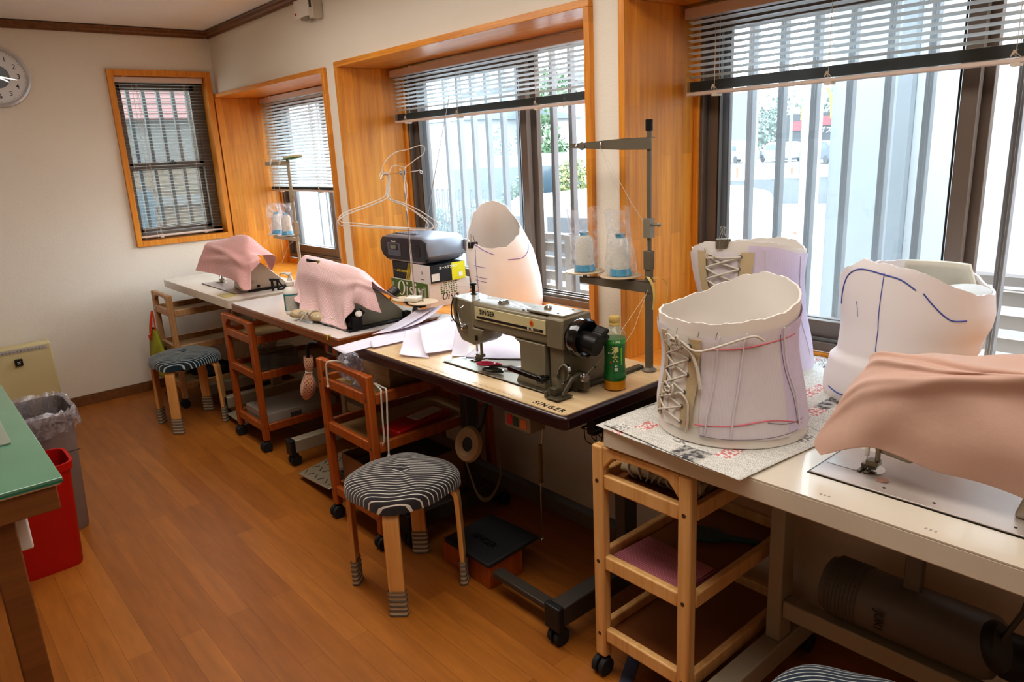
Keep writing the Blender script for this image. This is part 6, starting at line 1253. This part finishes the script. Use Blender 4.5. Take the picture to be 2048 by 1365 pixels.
# ------------------------------------------------------------------ newspapers
def news_mat(name, seed, big=False):
    m, nt, b = _nt(name); co_ = coords(nt, 'Object', loc=(seed*3.1, seed*1.7, 0))
    def cellrand(sx, sy, ofs=0):
        tc = nt.nodes.new('ShaderNodeMapping'); tc.inputs['Scale'].default_value = (sx, sy, 0); tc.inputs['Location'].default_value = (ofs, ofs*.7, 0); nt.links.new(co_, tc.inputs[0])
        fl = nt.nodes.new('ShaderNodeVectorMath'); fl.operation = 'FLOOR'; nt.links.new(tc.outputs[0], fl.inputs[0])
        wn_ = nt.nodes.new('ShaderNodeTexWhiteNoise'); wn_.noise_dimensions = '3D'; nt.links.new(fl.outputs[0], wn_.inputs['Vector']); return wn_.outputs['Value'], tc.outputs[0]
    a, _ = cellrand(900, 900); _, mv = cellrand(260, 260); sp = nt.nodes.new('ShaderNodeSeparateXYZ'); nt.links.new(mv, sp.inputs[0])
    gaps = math_(nt, 'LESS_THAN', math_(nt, 'FRACT', sp.outputs[1]), .68); colg = math_(nt, 'GREATER_THAN', math_(nt, 'FRACT', math_(nt, 'MULTIPLY', sp.outputs[0], .11)), .05)
    ink = math_(nt, 'MULTIPLY', math_(nt, 'MULTIPLY', math_(nt, 'GREATER_THAN', a, .55), gaps), colg)
    blk, _ = cellrand(17, 26, 4); h, _ = cellrand(220, 220, 9); n = N(nt, 'ShaderNodeTexNoise', Scale=60.0, Detail=4.0); nt.links.new(co_, n.inputs['Vector'])
    head = math_(nt, 'GREATER_THAN', h, .5)
    pap = C3('#dbd8d0'); txt = mixc(nt, math_(nt, 'MULTIPLY', ink, .6), pap, C3('#3c3c40'))
    isb = math_(nt, 'LESS_THAN', blk, .11 if not big else .25); photo = ramp(nt, n.outputs['Fac'], [(.42, C3('#4a4a4e')), (.6, C3('#b8b5ae'))])
    c1_ = mixc(nt, isb, txt, photo); isr = math_(nt, 'GREATER_THAN', blk, .93); redp = mixc(nt, math_(nt, 'MULTIPLY', head, .8), pap, C3('#bf5058')); c2_ = mixc(nt, isr, c1_, redp)
    ish = math_(nt, 'MULTIPLY', math_(nt, 'GREATER_THAN', blk, .86), math_(nt, 'LESS_THAN', blk, .93)); hd = mixc(nt, math_(nt, 'MULTIPLY', head, .7), pap, C3('#4a4a50')); nt.links.new(mixc(nt, ish, c2_, hd), b.inputs['Base Color'])
    b.inputs['Roughness'].default_value = .85; return m
M_n1 = news_mat('newsprint', 1); M_n2 = news_mat('newsprint_headlines', 4, True)
def sheet(poly, z, m, name, label, seed, amp=.004, cat='newspaper', th=.0008, N_=36, cols=None):
    """poly: four corners c00,c10,c11,c01 (x,y[,dz])"""
    P4 = [Vector((p[0], p[1], p[2] if len(p) > 2 else 0)) for p in poly]; q = random.Random(seed); ph = [q.uniform(0, 6) for _ in range(3)]
    r = root(name, label, cat, (sum(p.x for p in P4)/4, sum(p.y for p in P4)/4, z))
    def f(u, v):
        p = P4[0]*(1-u)*(1-v)+P4[1]*u*(1-v)+P4[2]*u*v+P4[3]*(1-u)*v
        e = max(abs(u-.5), abs(v-.5))*2; w = (.5+.5*math.sin(6*u+ph[0])*math.cos(5*v+ph[1]))*amp*(e**3)
        return (p.x, p.y, z+p.z+w+th)
    W().grid(f, N_, N_).build('sheet', m, r, ang=180, solid=th, fix=False); return r
sheet([(1.262, 1.150), (1.214, .737), (1.62, .70), (1.72, 1.13)], .7405, M_n1, 'newspaper', 'open newspaper sheet beneath the large laced corset, corner over the table edge', 1, .006)
sheet([(1.250, 1.165), (1.222, .80), (1.50, .735), (1.60, 1.155)], .7402, M_n1, 'newspaper', 'lower newspaper layer peeping out under the open sheet', 2, .0)
sheet([(1.56, .74), (1.88, .78), (2.05, 1.00), (1.75, 1.13)], .7418, M_n1, 'newspaper', 'newspaper sheet with red advertisement between corset and torso cast', 6, .004)
sheet([(1.74, 1.26), (1.76, .52), (2.165, .52), (2.165, 1.30)], .732, M_n2, 'newspaper', 'newspaper with big headlines covering the sill under the torso cast', 3, .004)
r = root('newspaper_stack', 'thin stack of folded newspapers on the sill below the headline sheet', 'newspapers', (1.98, .9, SZ)); W().box(1.825, 2.155, .54, 1.28, SZ, .7318).build('stack', M_n2, r, bev=.002)
r = root('newspaper', 'curled newspaper edge standing up by the foot of the tall stand', 'newspaper', (1.78, 1.28, .745)); W().grid(lambda u, v: (1.745+.05*u+.09*v, 1.215+.04*u+.05*v, .742+.055*(1-u)**2*(.4+v*.6)+.002), 20, 12).build('sheet', M_n2, r, ang=180, solid=.0008, fix=False)
# headlines printed large on the sheets
M_news_ink = mat('newspaper_ink', '#303034', .7)

# ------------------------------------------------------------------ fabric pieces and papers on the maple table
M_int = mesh_fabric('interfacing', '#ece6f0', '#f4f0f6', 420, .3)
def piece(label, poly, z, seed, curl, m=None, name='interfacing_piece', cat='fabric'):
    P4 = [Vector((p[0], p[1], 0)) for p in poly]; r = root(name, label, cat, (sum(p.x for p in P4)/4, sum(p.y for p in P4)/4, z)); ph = random.Random(seed).uniform(0, 6)
    def f(u, v):
        p = P4[0]*(1-u)*(1-v)+P4[1]*u*(1-v)+P4[2]*u*v+P4[3]*(1-u)*v
        c = curl[0]*(1-u)**2*(1-v*.5)+curl[1]*u**2+curl[2]*(1-v)**2+curl[3]*v**2; dx = -.18*(curl[0]*(1-u)**2-curl[1]*u**2)
        return (p.x+dx+.01*math.sin(PI*v)*(u-.5), p.y, z+c+.0015*(1+math.sin(5*u+ph)*math.sin(4*v)))
    W().grid(f, 30, 20).build('sheet', m or M_int, r, ang=180, fix=False, solid=.0006); return r
piece('longest white interfacing strip overhanging the far end of the maple table', [(1.175, 2.41), (1.82, 2.46), (1.76, 2.33), (1.155, 2.275)], .7425, 1, (-.004, 0, 0, .004))
piece('second white interfacing strip lying over the longest one', [(1.30, 2.35), (1.70, 2.40), (1.60, 2.24), (1.26, 2.26)], .746, 2, (.0, .012, 0, .0))
piece('curled lavender interfacing piece nearest the front edge of the maple table', [(1.268, 2.10), (1.39, 2.25), (1.43, 2.19), (1.325, 2.00)], .743, 3, (.0, .035, .006, .0))
piece('hourglass-cut interfacing piece behind the front curled one', [(1.325, 2.02), (1.44, 2.24), (1.60, 2.20), (1.47, 2.00)], .744, 4, (.0, .04, .010, .004))
piece('upright curled interfacing piece beside the needle of the bare machine', [(1.385, 1.955), (1.50, 2.09), (1.535, 2.04), (1.415, 1.905)], .745, 5, (.0, .05, .0, .0))
piece('interfacing piece fed under the needle of the bare machine', [(1.40, 1.90), (1.60, 2.02), (1.76, 1.80), (1.53, 1.70)], .747, 6, (.0, .004, .0, .0))
piece('broad interfacing sheet behind the bare machine', [(1.53, 2.20), (1.755, 2.22), (1.755, 1.88), (1.60, 1.98)], .7455, 7, (.012, .006, .004, .0))
piece('sheer sheet leaning across the gap between the two middle tables', [(1.36, 2.44), (1.64, 2.555), (1.71, 2.50), (1.44, 2.39)], .7455, 8, (.0, .030, .0, .012))
piece('second sheer sheet leaning beside the first across the table gap', [(1.44, 2.42), (1.70, 2.545), (1.73, 2.47), (1.54, 2.37)], .749, 9, (.0, .028, .0, .020))
piece('small printed paper slip on the maple table behind the fabric pieces', [(1.665, 2.435), (1.735, 2.50), (1.755, 2.42), (1.715, 2.37)], .7475, 10, (0, .003, 0, 0), mat('pale_printed_paper', '#cfd0cc', .8, var=.1, vs=60), 'paper_slip', 'paper')
piece('white card lying on the sill by the hand wheel', [(1.84, 1.80), (2.02, 1.93), (2.05, 1.84), (1.90, 1.74)], SZ+.0005, 11, (0, .003, 0, 0), M_paper, 'paper_card', 'paper')

# ------------------------------------------------------------------ bottle
def label_tex(): pass
x0, y0, H_ = 1.499, 1.318, .213
r = root('tea_bottle', 'green-labelled plastic tea bottle with beige cap on the maple table', 'bottle', (x0, y0, .7402))
M_pet = glassy('clear_pet', '#f4f8f2', .06, '#eef2ee', .05); M_tea = mat('amber_tea', '#c98a12', .15, var=.1, vs=30, coat=.5); M_glab = mat('green_bottle_label', '#15692f', .3, var=.05, coat=.4); M_glabl = mat('light_green_label', '#2f8f3c', .3, coat=.4); M_gold = mat('pale_gold_print', '#cfc98a', .5); M_cap = mat('beige_cap', '#cdb069', .45)
MB().lathe([(.0, .001), (.026, .001), (.0305, .004), (.0315, .012), (.0300, .020), (.0312, .030), (.0, .031)], n=36).build('tea', M_tea, r)
MB().lathe([(.0300, .0295), (.0322, .034), (.0322, .046), (.0302, .050), (.0308, .056), (.0292, .075), (.0286, .095), (.0294, .118), (.0318, .138), (.0318, .150), (.0314, .1512)], n=48).build('bottle_label', M_glab, r)
MB().lathe([(.0319, .139), (.03195, .1400), (.03195, .150), (.0319, .151)], n=48).build('label_band', M_glabl, r)
MB().lathe([(.0312, .150), (.0316, .156), (.0295, .166), (.022, .178), (.0145, .186), (.0135, .190), (.0135, .197)], n=36).build('bottle', M_pet, r, fix=False)
MB().lathe([(.0150, .187), (.0155, .188), (.0155, .193), (.0148, .194), (.0148, .196), (.0155, .197), (.0155, .210), (.0145, .2125), (.0, .2125)], n=40).build('cap', M_cap, r)
def cyltext(mb, txt, size, rad, ang, z, bold=0, stack=False):
    """wrap text round a cylinder facing angle ang"""
    t = MB()
    if stack:
        for i, ch in enumerate(txt): t.text(ch, size[i] if isinstance(size, list) else size, Matrix.Translation((0, z[i], 0)), ext=0, bold=bold)
    else: t.text(txt, size, Matrix.Translation((0, z, 0)), ext=0, bold=bold)
    mb.add([(rad*math.cos(ang+p[0]/rad), rad*math.sin(ang+p[0]/rad), p[1]) for p in t.v], t.f)
fa = math.atan2(-y0, -x0)
g = MB(); cyltext(g, '濃い茶', [.0200, .009, .0190], .0313, fa+.05, [.121, .107, .094], .0005, True); g.build('label_characters', M_gold, r)
g = MB(); cyltext(g, 'お茶', [.0085, .0115], .0311, fa+.12, [.0755, .064], .0002, True); cyltext(g, '伊藤園', .0068, .0322, fa+.18, .1448, .0001); cyltext(g, 'お～い', .0058, .0318, fa-.36, .113, .0001); g.build('small_characters', M_printw, r)
g = MB()
for sx, z0_, z1_ in ((.62, .078, .128),): g.add([(.0316*math.cos(fa+a), .0316*math.sin(fa+a), z) for a in (.55, .68) for z in (z0_, z1_)], [(0, 1, 3, 2)])
g.build('side_stripe', mat('lime_stripe', '#7fc030', .4), r)
g = MB(); g.add([(.0318*math.cos(fa+a), .0318*math.sin(fa+a), z) for a in (-.42, -.28) for z in (.083, .089)], [(0, 1, 3, 2)]); g.build('red_seal', M_darkred, r)
g = MB()
for a in range(4): g.add([(.0323*math.cos(fa-.28+q_*.05*math.cos(a*PI/2+PI/4)), .0323*math.sin(fa-.28+q_*.05*math.cos(a*PI/2+PI/4)), .1448+q_*.0022*math.sin(a*PI/2+PI/4)) for q_ in (0, 1)]+[(.0323*math.cos(fa-.28+.06*math.cos(a*PI/2+PI/4+.5)), .0323*math.sin(fa-.28+.06*math.cos(a*PI/2+PI/4+.5)), .1448+.0026*math.sin(a*PI/2+PI/4+.5))], [(0, 1, 2)])
g.build('leaf_emblem', mat('lime_leaf', '#a6d94a', .4), r)
# ------------------------------------------------------------------ scissors
r = root('scissors', 'tailor scissors with one crimson and one black handle lying by the machine bed', 'scissors', (1.39, 1.71, .745)); zc = .7505
def loop(c, a, b_, rot): return [(c[0]+a*math.cos(t)*math.cos(rot)-b_*math.sin(t)*math.sin(rot), c[1]+a*math.cos(t)*math.sin(rot)+b_*math.sin(t)*math.cos(rot)) for t in [2*PI*i/24 for i in range(24)]]
W().tube([(a, b_, zc+.010) for a, b_ in loop((1.372, 1.748), .028, .013, R(-62))], .0048, 8, True).tube([(1.392, 1.722, zc+.010), (1.400, 1.705, zc+.006)], .005, 8).build('red_handle', mat('crimson_handle', '#9e2440', .3), r)
W().tube([(a, b_, zc+.004) for a, b_ in loop((1.352, 1.690), .034, .014, R(-70))], .0050, 8, True).tube([(1.366, 1.725, zc+.004), (1.40, 1.705, zc+.004)], .005, 8).build('black_handle', M_blkg, r)
W().bar((1.398, 1.71, zc+.003), (1.425, 1.655, zc+.001), .012, .006).build('pivot', M_blkg, r, bev=.001); W().prism([(1.408, 1.68), (1.432, 1.645), (1.470, 1.605), (1.436, 1.660), (1.420, 1.688)], 'z', zc-.004, zc-.002).prism([(1.412, 1.685), (1.440, 1.655), (1.476, 1.612), (1.444, 1.670)], 'z', zc-.0015, zc+.0005).build('blades', M_chrome, r)

# ------------------------------------------------------------------ lotion bottle and rolled corset on the grey table
x0, y0 = 1.350, 3.118; r = root('pump_bottle', 'white pump bottle with teal and white label on the pale grey table', 'bottle', (x0, y0, .7402))
MB().lathe([(0, .001), (.030, .001), (.034, .006), (.034, .095), (.030, .112), (.018, .124), (.014, .128), (.014, .132), (0, .132)], n=36).build('bottle', M_white_p, r)
MB().lathe([(.0344, .018), (.0346, .019), (.0346, .092), (.0344, .093)], n=36, a0=fa-1.5, a1=fa+1.5).build('label', mat('printed_grey_label', '#b9b7ab', .5, var=.12, vs=160), r); MB().lathe([(.0349, .018), (.0349, .093)], n=10, a0=fa-1.4, a1=fa-.55).lathe([(.0349, .088), (.0349, .094)], n=20, a0=fa-.6, a1=fa+1.3).build('teal_stripe', mat('teal_print', '#1f8189', .5), r, fix=False)
MB().lathe([(.016, .130), (.0175, .131), (.0175, .146), (.012, .150), (.010, .160), (.010, .163), (0, .163)], n=28).cyl((0, 0, .16), (0, 0, .178), .005, n=12).build('pump_collar', M_white_p, r)
MB().lathe([(0, .176), (.013, .176), (.014, .182), (.011, .188), (0, .189)], n=24).tube(smoothpath([(0, 0, .184), (-.012, .022, .185), (-.020, .044, .181), (-.022, .05, .168)], 5), [.006-.0002*i for i in range(16)], 8).build('pump_head', M_white_p, r)
r = root('rolled_corset', 'rolled beige corset tied with white cord on the front of the pale grey table', 'corset', (1.315, 2.83, .742))
g = W(); ax = Vector((1.362-1.277, 2.675-2.985, 0)); ax.normalize(); nrm = Vector((ax.y, -ax.x, 0))*-1; c0 = Vector((1.270, 2.975, .7472)); 
def rl(u, v, k=0):
    t = v*6.2*PI; a_ = .034*(1-.11*v*3); b_ = .0185*(1-.13*v*3); off_ = .006*math.sin(u*7+v*3)
    return c0+ax*(.31*u+off_*.3)+nrm*(a_*math.cos(t)+.03)+Vector((0, 0, .0195+b_*math.sin(t)*1.0+.001*math.sin(u*11)))
g.grid(rl, 24, 90); g.build('roll', M_canvas, r, ang=180, fix=False, solid=.0015)
g = W()
for k in range(8): p = c0+ax*(.02+.04*k)+nrm*(.0)+Vector((0, 0, .030)); g.ball(p, .0042, 8)
g.build('eyelet', M_chrome, r)
g = W()
for q_ in (-.008, 0, .009): g.tube([c0+ax*(.115+q_)+nrm*(.03+.038*math.cos(t))+Vector((0, 0, .0200+.0215*math.sin(t)+.0008)) for t in [2*PI*i/24 for i in range(24)]], .0028, 7, True)
kc = c0+ax*.115+nrm*-.002+Vector((0, 0, .038))
for sg in (-1, 1): g.tube(smoothpath([kc, kc+ax*.02*sg+Vector((-.008, 0, .008)), kc+ax*.032*sg+Vector((-.012, 0, 0)), kc+ax*.012*sg+Vector((-.004, 0, -.004))], 5), .0028, 7)
g.tube(smoothpath([kc, kc+Vector((-.018, .004, -.012)), kc+Vector((-.03, .012, -.030)), kc+Vector((-.034, .022, -.034))], 5), .0028, 7).ball(kc+Vector((-.034, .022, -.034)), .005, 8); g.build('tie_cord', M_lace, r)
r = root('yellow_tape', 'small yellow tape tab on the corner of the pale grey table', 'tape', (1.25, 2.58, .73)); W().add([(1.2512, 2.600, .742), (1.2512, 2.585, .742), (1.2495, 2.592, .722), (1.2495, 2.607, .722)], [(0, 1, 2, 3)]).add([(1.2512, 2.600, .7425), (1.2512, 2.585, .7425), (1.262, 2.585, .7425), (1.262, 2.600, .7425)], [(0, 1, 2, 3)]).build('tape', mat('yellow_tape', '#d3bd26', .5), r, fix=False)
# ivory table bits
r = root('spool_rest', 'white cone-shaped spool pin standing on the ivory table', 'spool pin', (1.70, 3.86, .7402)); MB().lathe([(.016, 0), (.016, .003), (.009, .006), (.008, .05), (.004, .062), (0, .063)], n=20).build('pin', M_white_p, r); r.location = (1.655, 3.80, .7402)
r = root('pen_tray', 'pale yellow recessed tray near the front corner of the ivory table', 'tray', (1.31, 3.86, .74)); g = W(); frame_rect(g, 0, 0, 0, 0, 0, 0, 0) if False else g.box(1.285, 1.355, 3.80, 3.805, .7402, .743).box(1.285, 1.355, 3.905, 3.91, .7402, .743).box(1.285, 1.29, 3.805, 3.905, .7402, .743).box(1.35, 1.355, 3.805, 3.905, .7402, .743).box(1.29, 1.35, 3.805, 3.905, .7401, .7408); g.build('tray', mat('pale_yellow_plastic', '#c2b77c', .5), r)
r = root('black_bracket', 'small black forked bracket beside the beige machine on the ivory table', 'bracket', (1.56, 3.78, .7402)); g = W(); g.box(1.53, 1.54, 3.765, 3.78, .7405, .80).box(1.56, 1.568, 3.765, 3.78, .7405, .795).bar((1.525, 3.775, .802), (1.575, 3.775, .795), .02, .012).bar((1.57, 3.775, .79), (1.60, 3.77, .745), .010, .008).bar((1.568, 3.77, .743), (1.625, 3.77, .743), .02, .005); g.build('bracket', M_blkm, r, bev=.002)

# ------------------------------------------------------------------ what hangs on and lies in the trolleys
# lime bag
M_lime = mat('lime_fabric', '#9fa028', .7, var=.1, vs=12, bmp=.15, bs=40); M_ored = mat('orange_red_trim', '#d2401c', .6); M_otrim = mat('orange_trim', '#d88a1c', .6)
r = root('shopping_bag', 'lime green shopping bag with orange-red handles hanging from the oak trolley', 'bag', (1.125, 4.64, .40))
def bagf(u, v):
    a = 2*PI*u; h = v; w = (.04+.125*math.sin(min(1, h*1.15)*PI*.5)**.8)*(1-.12*(h > .9)); d = .012+.022*math.sin(h*PI*.6)
    return (1.128+d*math.cos(a)*(1+.12*math.sin(5*a+h*6)), 4.66+w*math.sin(a)*(1+.06*math.sin(3*a+7*h))-.02*h, .475-.29*h+.012*math.sin(2*a)*h)
g = W().grid(bagf, 60, 26, closeu=True); n0 = 26*60; g.f.append(tuple(range(n0, n0+60))); g.mi.append(0); g.build('bag', M_lime, r, ang=180)
g = W(); g.tube(smoothpath([(1.115, 4.705, .44), (1.12, 4.685, .50), (1.135, 4.665, .578), (1.115, 4.66, .50), (1.105, 4.655, .43)], 6), .004, 8).tube(smoothpath([(1.105, 4.70, .43), (1.10, 4.67, .405), (1.10, 4.65, .43), (1.12, 4.655, .50), (1.135, 4.66, .578)], 6), .004, 8).tube(smoothpath([(1.12, 4.60, .44), (1.13, 4.625, .50), (1.137, 4.655, .578)], 6), .004, 8); g.build('red_handle', M_ored, r)
W().tube(smoothpath([(1.110, 4.697, .44), (1.115, 4.677, .50), (1.130, 4.660, .575)], 6), .0025, 8).build('orange_trim', M_otrim, r); W().tube([(1.138, 4.66, .575), (1.155, 4.655, .60), (1.168, 4.65, .615)], .0022, 6).build('hanging_loop', M_lace, r)
# pouch
r = root('drawstring_pouch', 'beige pouch with red dots tied round a black umbrella handle, hanging between brown trolleys', 'pouch', (1.225, 2.76, .54))
M_pouch = dots_mat('red_dotted_cotton', '#c9a888', '#a8382c', (17, 17), uv=True, r=.30, trans=0, var=.1)
def pf(u, v):
    a = 2*PI*u; rr = [.026, .028, .026, .016, .028, .040, .045, .044, .036, .012][min(9, int(v*9))]; t = v*9-int(v*9) if v < 1 else 0; r2_ = [.026, .028, .026, .016, .028, .040, .045, .044, .036, .012][min(9, int(v*9)+1)]; rr = rr+(r2_-rr)*t
    return (1.222+rr*.6*math.cos(a)*(1+.08*math.sin(6*a)), 2.735+.075*v*v+rr*math.sin(a)*(1+.05*math.sin(5*a+v*5)), .635-.205*v)
W().grid(pf, 40, 27, closeu=True).build('pouch', M_pouch, r, ang=180); W().tube(smoothpath([(1.222, 2.735, .56), (1.222, 2.735, .66), (1.225, 2.725, .685), (1.235, 2.705, .695), (1.25, 2.69, .693)], 5), .0065, 10).build('umbrella_handle', M_blkm, r)
g = W(); g.tube([(1.222+.013*math.cos(t), 2.745+.02*math.sin(t), .567) for t in [2*PI*i/16 for i in range(16)]], .002, 6, True).tube(smoothpath([(1.208, 2.745, .567), (1.20, 2.76, .54), (1.205, 2.765, .52)], 4), .002, 6); g.build('drawstring', M_lace, r)
# brown trolley (near): cords, wooden box, plastic, red case, carton
r = root('hanging_string', 'white string looped over the handle of the brown trolley beside the striped stool', 'cord', (1.165, 2.39, .67)); W().tube(smoothpath([(1.158, 2.447, .588), (1.158, 2.446, .65), (1.160, 2.440, .678), (1.180, 2.425, .684), (1.203, 2.40, .676), (1.215, 2.37, .655), (1.24, 2.33, .625), (1.26, 2.30, .612), (1.29, 2.30, .612)], 6), .0036, 8).ball((1.158, 2.447, .585), .006, 8).build('cord', M_lace, r)
r = root('hanging_string', 'pair of white strings dangling over the side rail of the near brown trolley', 'cord', (1.23, 2.16, .55)); g = W()
g.tube(smoothpath([(1.25, 2.26, .614), (1.235, 2.20, .612), (1.222, 2.166, .614), (1.215, 2.158, .59), (1.213, 2.160, .50), (1.212, 2.162, .43), (1.205, 2.175, .40)], 6), .0034, 8).tube(smoothpath([(1.25, 2.25, .616), (1.245, 2.19, .614), (1.240, 2.163, .616), (1.234, 2.152, .59), (1.226, 2.150, .50), (1.220, 2.148, .42), (1.216, 2.146, .375)], 6), .0034, 8).ball((1.216, 2.146, .373), .0065, 8); g.build('cord', M_lace, r)
r = root('wooden_box', 'plain light wooden box on the top shelf of the near brown trolley', 'box', (1.42, 2.38, .58)); W().box(1.33, 1.52, 2.262, 2.33, .585, .667).build('box', wood('pale_box_wood', '#b98f66', '#caa27a', '#d3ad86', 'y', rough=.5), r, bev=.002) if False else W().box(1.315, 1.52, 2.262, 2.475, .578, .672).build('box', wood('pale_box_wood', '#a98660', '#bd9870', '#c6a27c', 'y', rough=.5), r, bev=.002)
M_bundle = glassy('cloudy_plastic', '#f0f0f4', (.15, .7, 40.0), '#dcd8e2', .1)
r = root('plastic_bundle', 'crumpled clear plastic and mesh scraps on the top shelf of the near brown trolley', 'plastic bag', (1.26, 2.45, .6)); q = random.Random(4)
def crump(cx_, cy_, cz_, a_, b_, c_, s_): return lambda u, v: (cx_+a_*math.sin(PI*v)*math.cos(2*PI*u)*(1+.18*math.sin(7*u*6.28+v*9+s_)+.1*math.sin(23*u+31*v)), cy_+b_*math.sin(PI*v)*math.sin(2*PI*u)*(1+.15*math.sin(5*u*6.28-v*11+s_)), cz_-c_*math.cos(PI*v)*(1+.1*math.sin(19*u)))
W().grid(crump(1.262, 2.455, .642, .045, .055, .055, 1), 50, 24, closeu=True).build('bundle', M_bundle, r, ang=40, fix=False)
r = root('crumpled_bag', 'small knotted clear bag on the top shelf of the near brown trolley', 'plastic bag', (1.235, 2.33, .59)); W().grid(crump(1.232, 2.352, .592, .020, .028, .018, 4), 40, 18, closeu=True).build('bag', M_bundle, r, ang=40, fix=False)
r = root('red_case', 'red and white flat case on the middle shelf of the near brown trolley', 'case', (1.45, 2.3, .395)); W().box(-.14, .14, -.055, .055, 0, .035, M=Matrix.Translation((1.42, 2.27, .396)) @ Matrix.Rotation(R(10), 4, 'Z')).build('case', M_red_p, r, bev=.008); W().box(-.02, .12, -.03, .03, .0352, .038, M=Matrix.Translation((1.42, 2.27, .396)) @ Matrix.Rotation(R(10), 4, 'Z')).build('label', M_white_p, r)
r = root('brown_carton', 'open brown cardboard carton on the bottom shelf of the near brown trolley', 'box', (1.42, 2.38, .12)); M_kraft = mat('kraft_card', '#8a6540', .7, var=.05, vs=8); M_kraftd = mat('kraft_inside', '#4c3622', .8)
g = W().box(1.215, 1.60, 2.20, 2.52, .118, .124); 
for a in ((1.215, 1.22, 2.20, 2.52), (1.595, 1.60, 2.20, 2.52), (1.22, 1.595, 2.20, 2.205), (1.22, 1.595, 2.515, 2.52)): g.box(*a, .124, .275)
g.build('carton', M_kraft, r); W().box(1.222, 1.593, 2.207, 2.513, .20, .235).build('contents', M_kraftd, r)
# far brown trolley
r = root('white_carton', 'flat white carton on the bottom shelf of the far brown trolley', 'box', (1.45, 3.58, .12)); W().box(1.275, 1.66, 3.43, 3.70, .118, .185).build('carton', mat('greyed_white_card', '#9d968c', .6, var=.03), r, bev=.002); W().box(1.274, 1.275, 3.44, 3.69, .150, .1515).box(1.40, 1.46, 3.4292, 3.43, .14, .165).build('print', mat('dark_grey_print', '#4c4a48', .6), r)  # white carton in one toned-down, even grey
r = root('clear_container', 'round clear plastic cake container on the middle shelf of the far brown trolley', 'container', (1.45, 3.58, .39)); W().lathe([(.0, .0), (.115, .0), (.125, .012), (.122, .02), (.112, .085), (.09, .098), (0, .10)], (1.42, 3.585, .3870), 40).build('dome', glassy('dim_clear_plastic', '#c9c5c0', .22, '#b5b0aa', .1), r, fix=False); W().lathe([(0, .001), (.118, .001), (.126, .010), (.118, .012), (0, .012)], (1.42, 3.585, .3872), 40).build('container_base', mat('milky_plastic', '#8f8a84', .4), r)
# oak trolley
r = root('folded_cloth', 'dark folded cloth and strap on the bottom shelf of the oak trolley', 'cloth', (1.42, 4.6, .13)); W().grid(crump(1.42, 4.60, .170, .13, .10, .035, 2), 40, 14, closeu=True).build('cloth', mat('dark_grey_cloth', '#26252a', .9, bmp=.3), r, ang=180); W().tube(smoothpath([(1.30, 4.60, .19), (1.34, 4.56, .205), (1.40, 4.54, .205), (1.46, 4.52, .19)], 5), .009, 8, flat=.4).build('strap', mat('grey_strap', '#56504c', .8), r)
# birch trolley
r = root('rolled_corset', 'rolled beige corset with tangled cords on the top shelf of the birch trolley', 'corset', (1.34, 1.03, .58))
c0 = Vector((1.322, 1.148, .5835)); ax = Vector((.10, -.99, 0)).normalized(); nrm = Vector((.99, .10, 0)); g = W()
g.grid(lambda u, v: c0+ax*(.235*u)+nrm*((.036*(1-.3*v))*math.cos(v*6*PI)+.036)+Vector((0, 0, .022+.020*(1-.35*v)*math.sin(v*6*PI))), 20, 80).build('roll', M_canvas, r, ang=180, fix=False, solid=.0015)
g = W(); q = random.Random(12)
for k in range(9): p = c0+ax*(.03+.024*k); g.tube([p+nrm*(.036+.041*math.cos(t))+ax*(.010*math.sin(t*2+k))+Vector((0, 0, .022+.0245*math.sin(t))) for t in [2*PI*i/20 for i in range(20)]], .0026, 7, True)
g.build('tie_cord', M_lace, r)
r = root('folded_cloth', 'folded dusky pink dotted cloth on the middle shelf of the birch trolley', 'cloth', (1.35, 1.05, .345)); g = W()
M_ = Matrix.Translation((1.36, 1.045, .3445)) @ Matrix.Rotation(R(-3), 4, 'Z')
for k in range(4): g.box(-.075+.002*k, .075-.001*k, -.118+.003*(k % 2), .112-.002*k, .0045*k, .0045*k+.0042, M=M_)
g.build('cloth', M_pinkd, r, bev=.002)
r = root('dusting_brush', 'flat teal brush lying at the back of the middle shelf of the birch trolley', 'brush', (1.58, 1.02, .345)); M_ = Matrix.Translation((1.575, 1.03, .3445)) @ Matrix.Rotation(R(-65), 4, 'Z')
W().prism([(-.05, -.035), (.0, -.035), (.03, -.018), (.045, -.009), (.12, -.010), (.13, 0), (.12, .010), (.045, .009), (.03, .018), (0, .035), (-.05, .035)], 'z', .003, .014, M=M_).build('handle', mat('dull_teal', '#2c5257', .5), r, bev=.003); W().box(-.075, -.05, -.034, .034, .002, .015, M=M_).build('bristles', mat('teal_bristle', '#1c4148', .9), r)
r = root('clear_floor_strip', 'short bluish plastic strip lying on the floor under the birch trolley', 'strip', (1.27, 1.10, 0)); W().box(-.018, .018, -.10, .10, .0006, .0022, M=Matrix.Translation((1.30, 1.11, 0)) @ Matrix.Rotation(R(-62), 4, 'Z')).build('strip', mat('blue_grey_film', '#4b4a5c', .3), r)
# tray hanging below the maple table's near end
r = root('wire_basket', 'dark wire basket tray fixed below the near end of the maple table', 'basket', (1.50, 1.28, .66)); g = W()
g.tube([(1.36, 1.275, .66), (1.66, 1.275, .66), (1.66, 1.32, .66), (1.36, 1.32, .66)], .003, 6, True)
for k in range(12): g.tube(smoothpath([(1.37+.026*k, 1.275, .66), (1.37+.026*k, 1.28, .62), (1.37+.026*k, 1.315, .62), (1.37+.026*k, 1.32, .66)], 3), .0014, 5)
g.build('basket', M_blkm, r); W().box(1.37, 1.65, 1.284, 1.312, .64, .697).build('black_pouch', M_blkm, r, bev=.004)
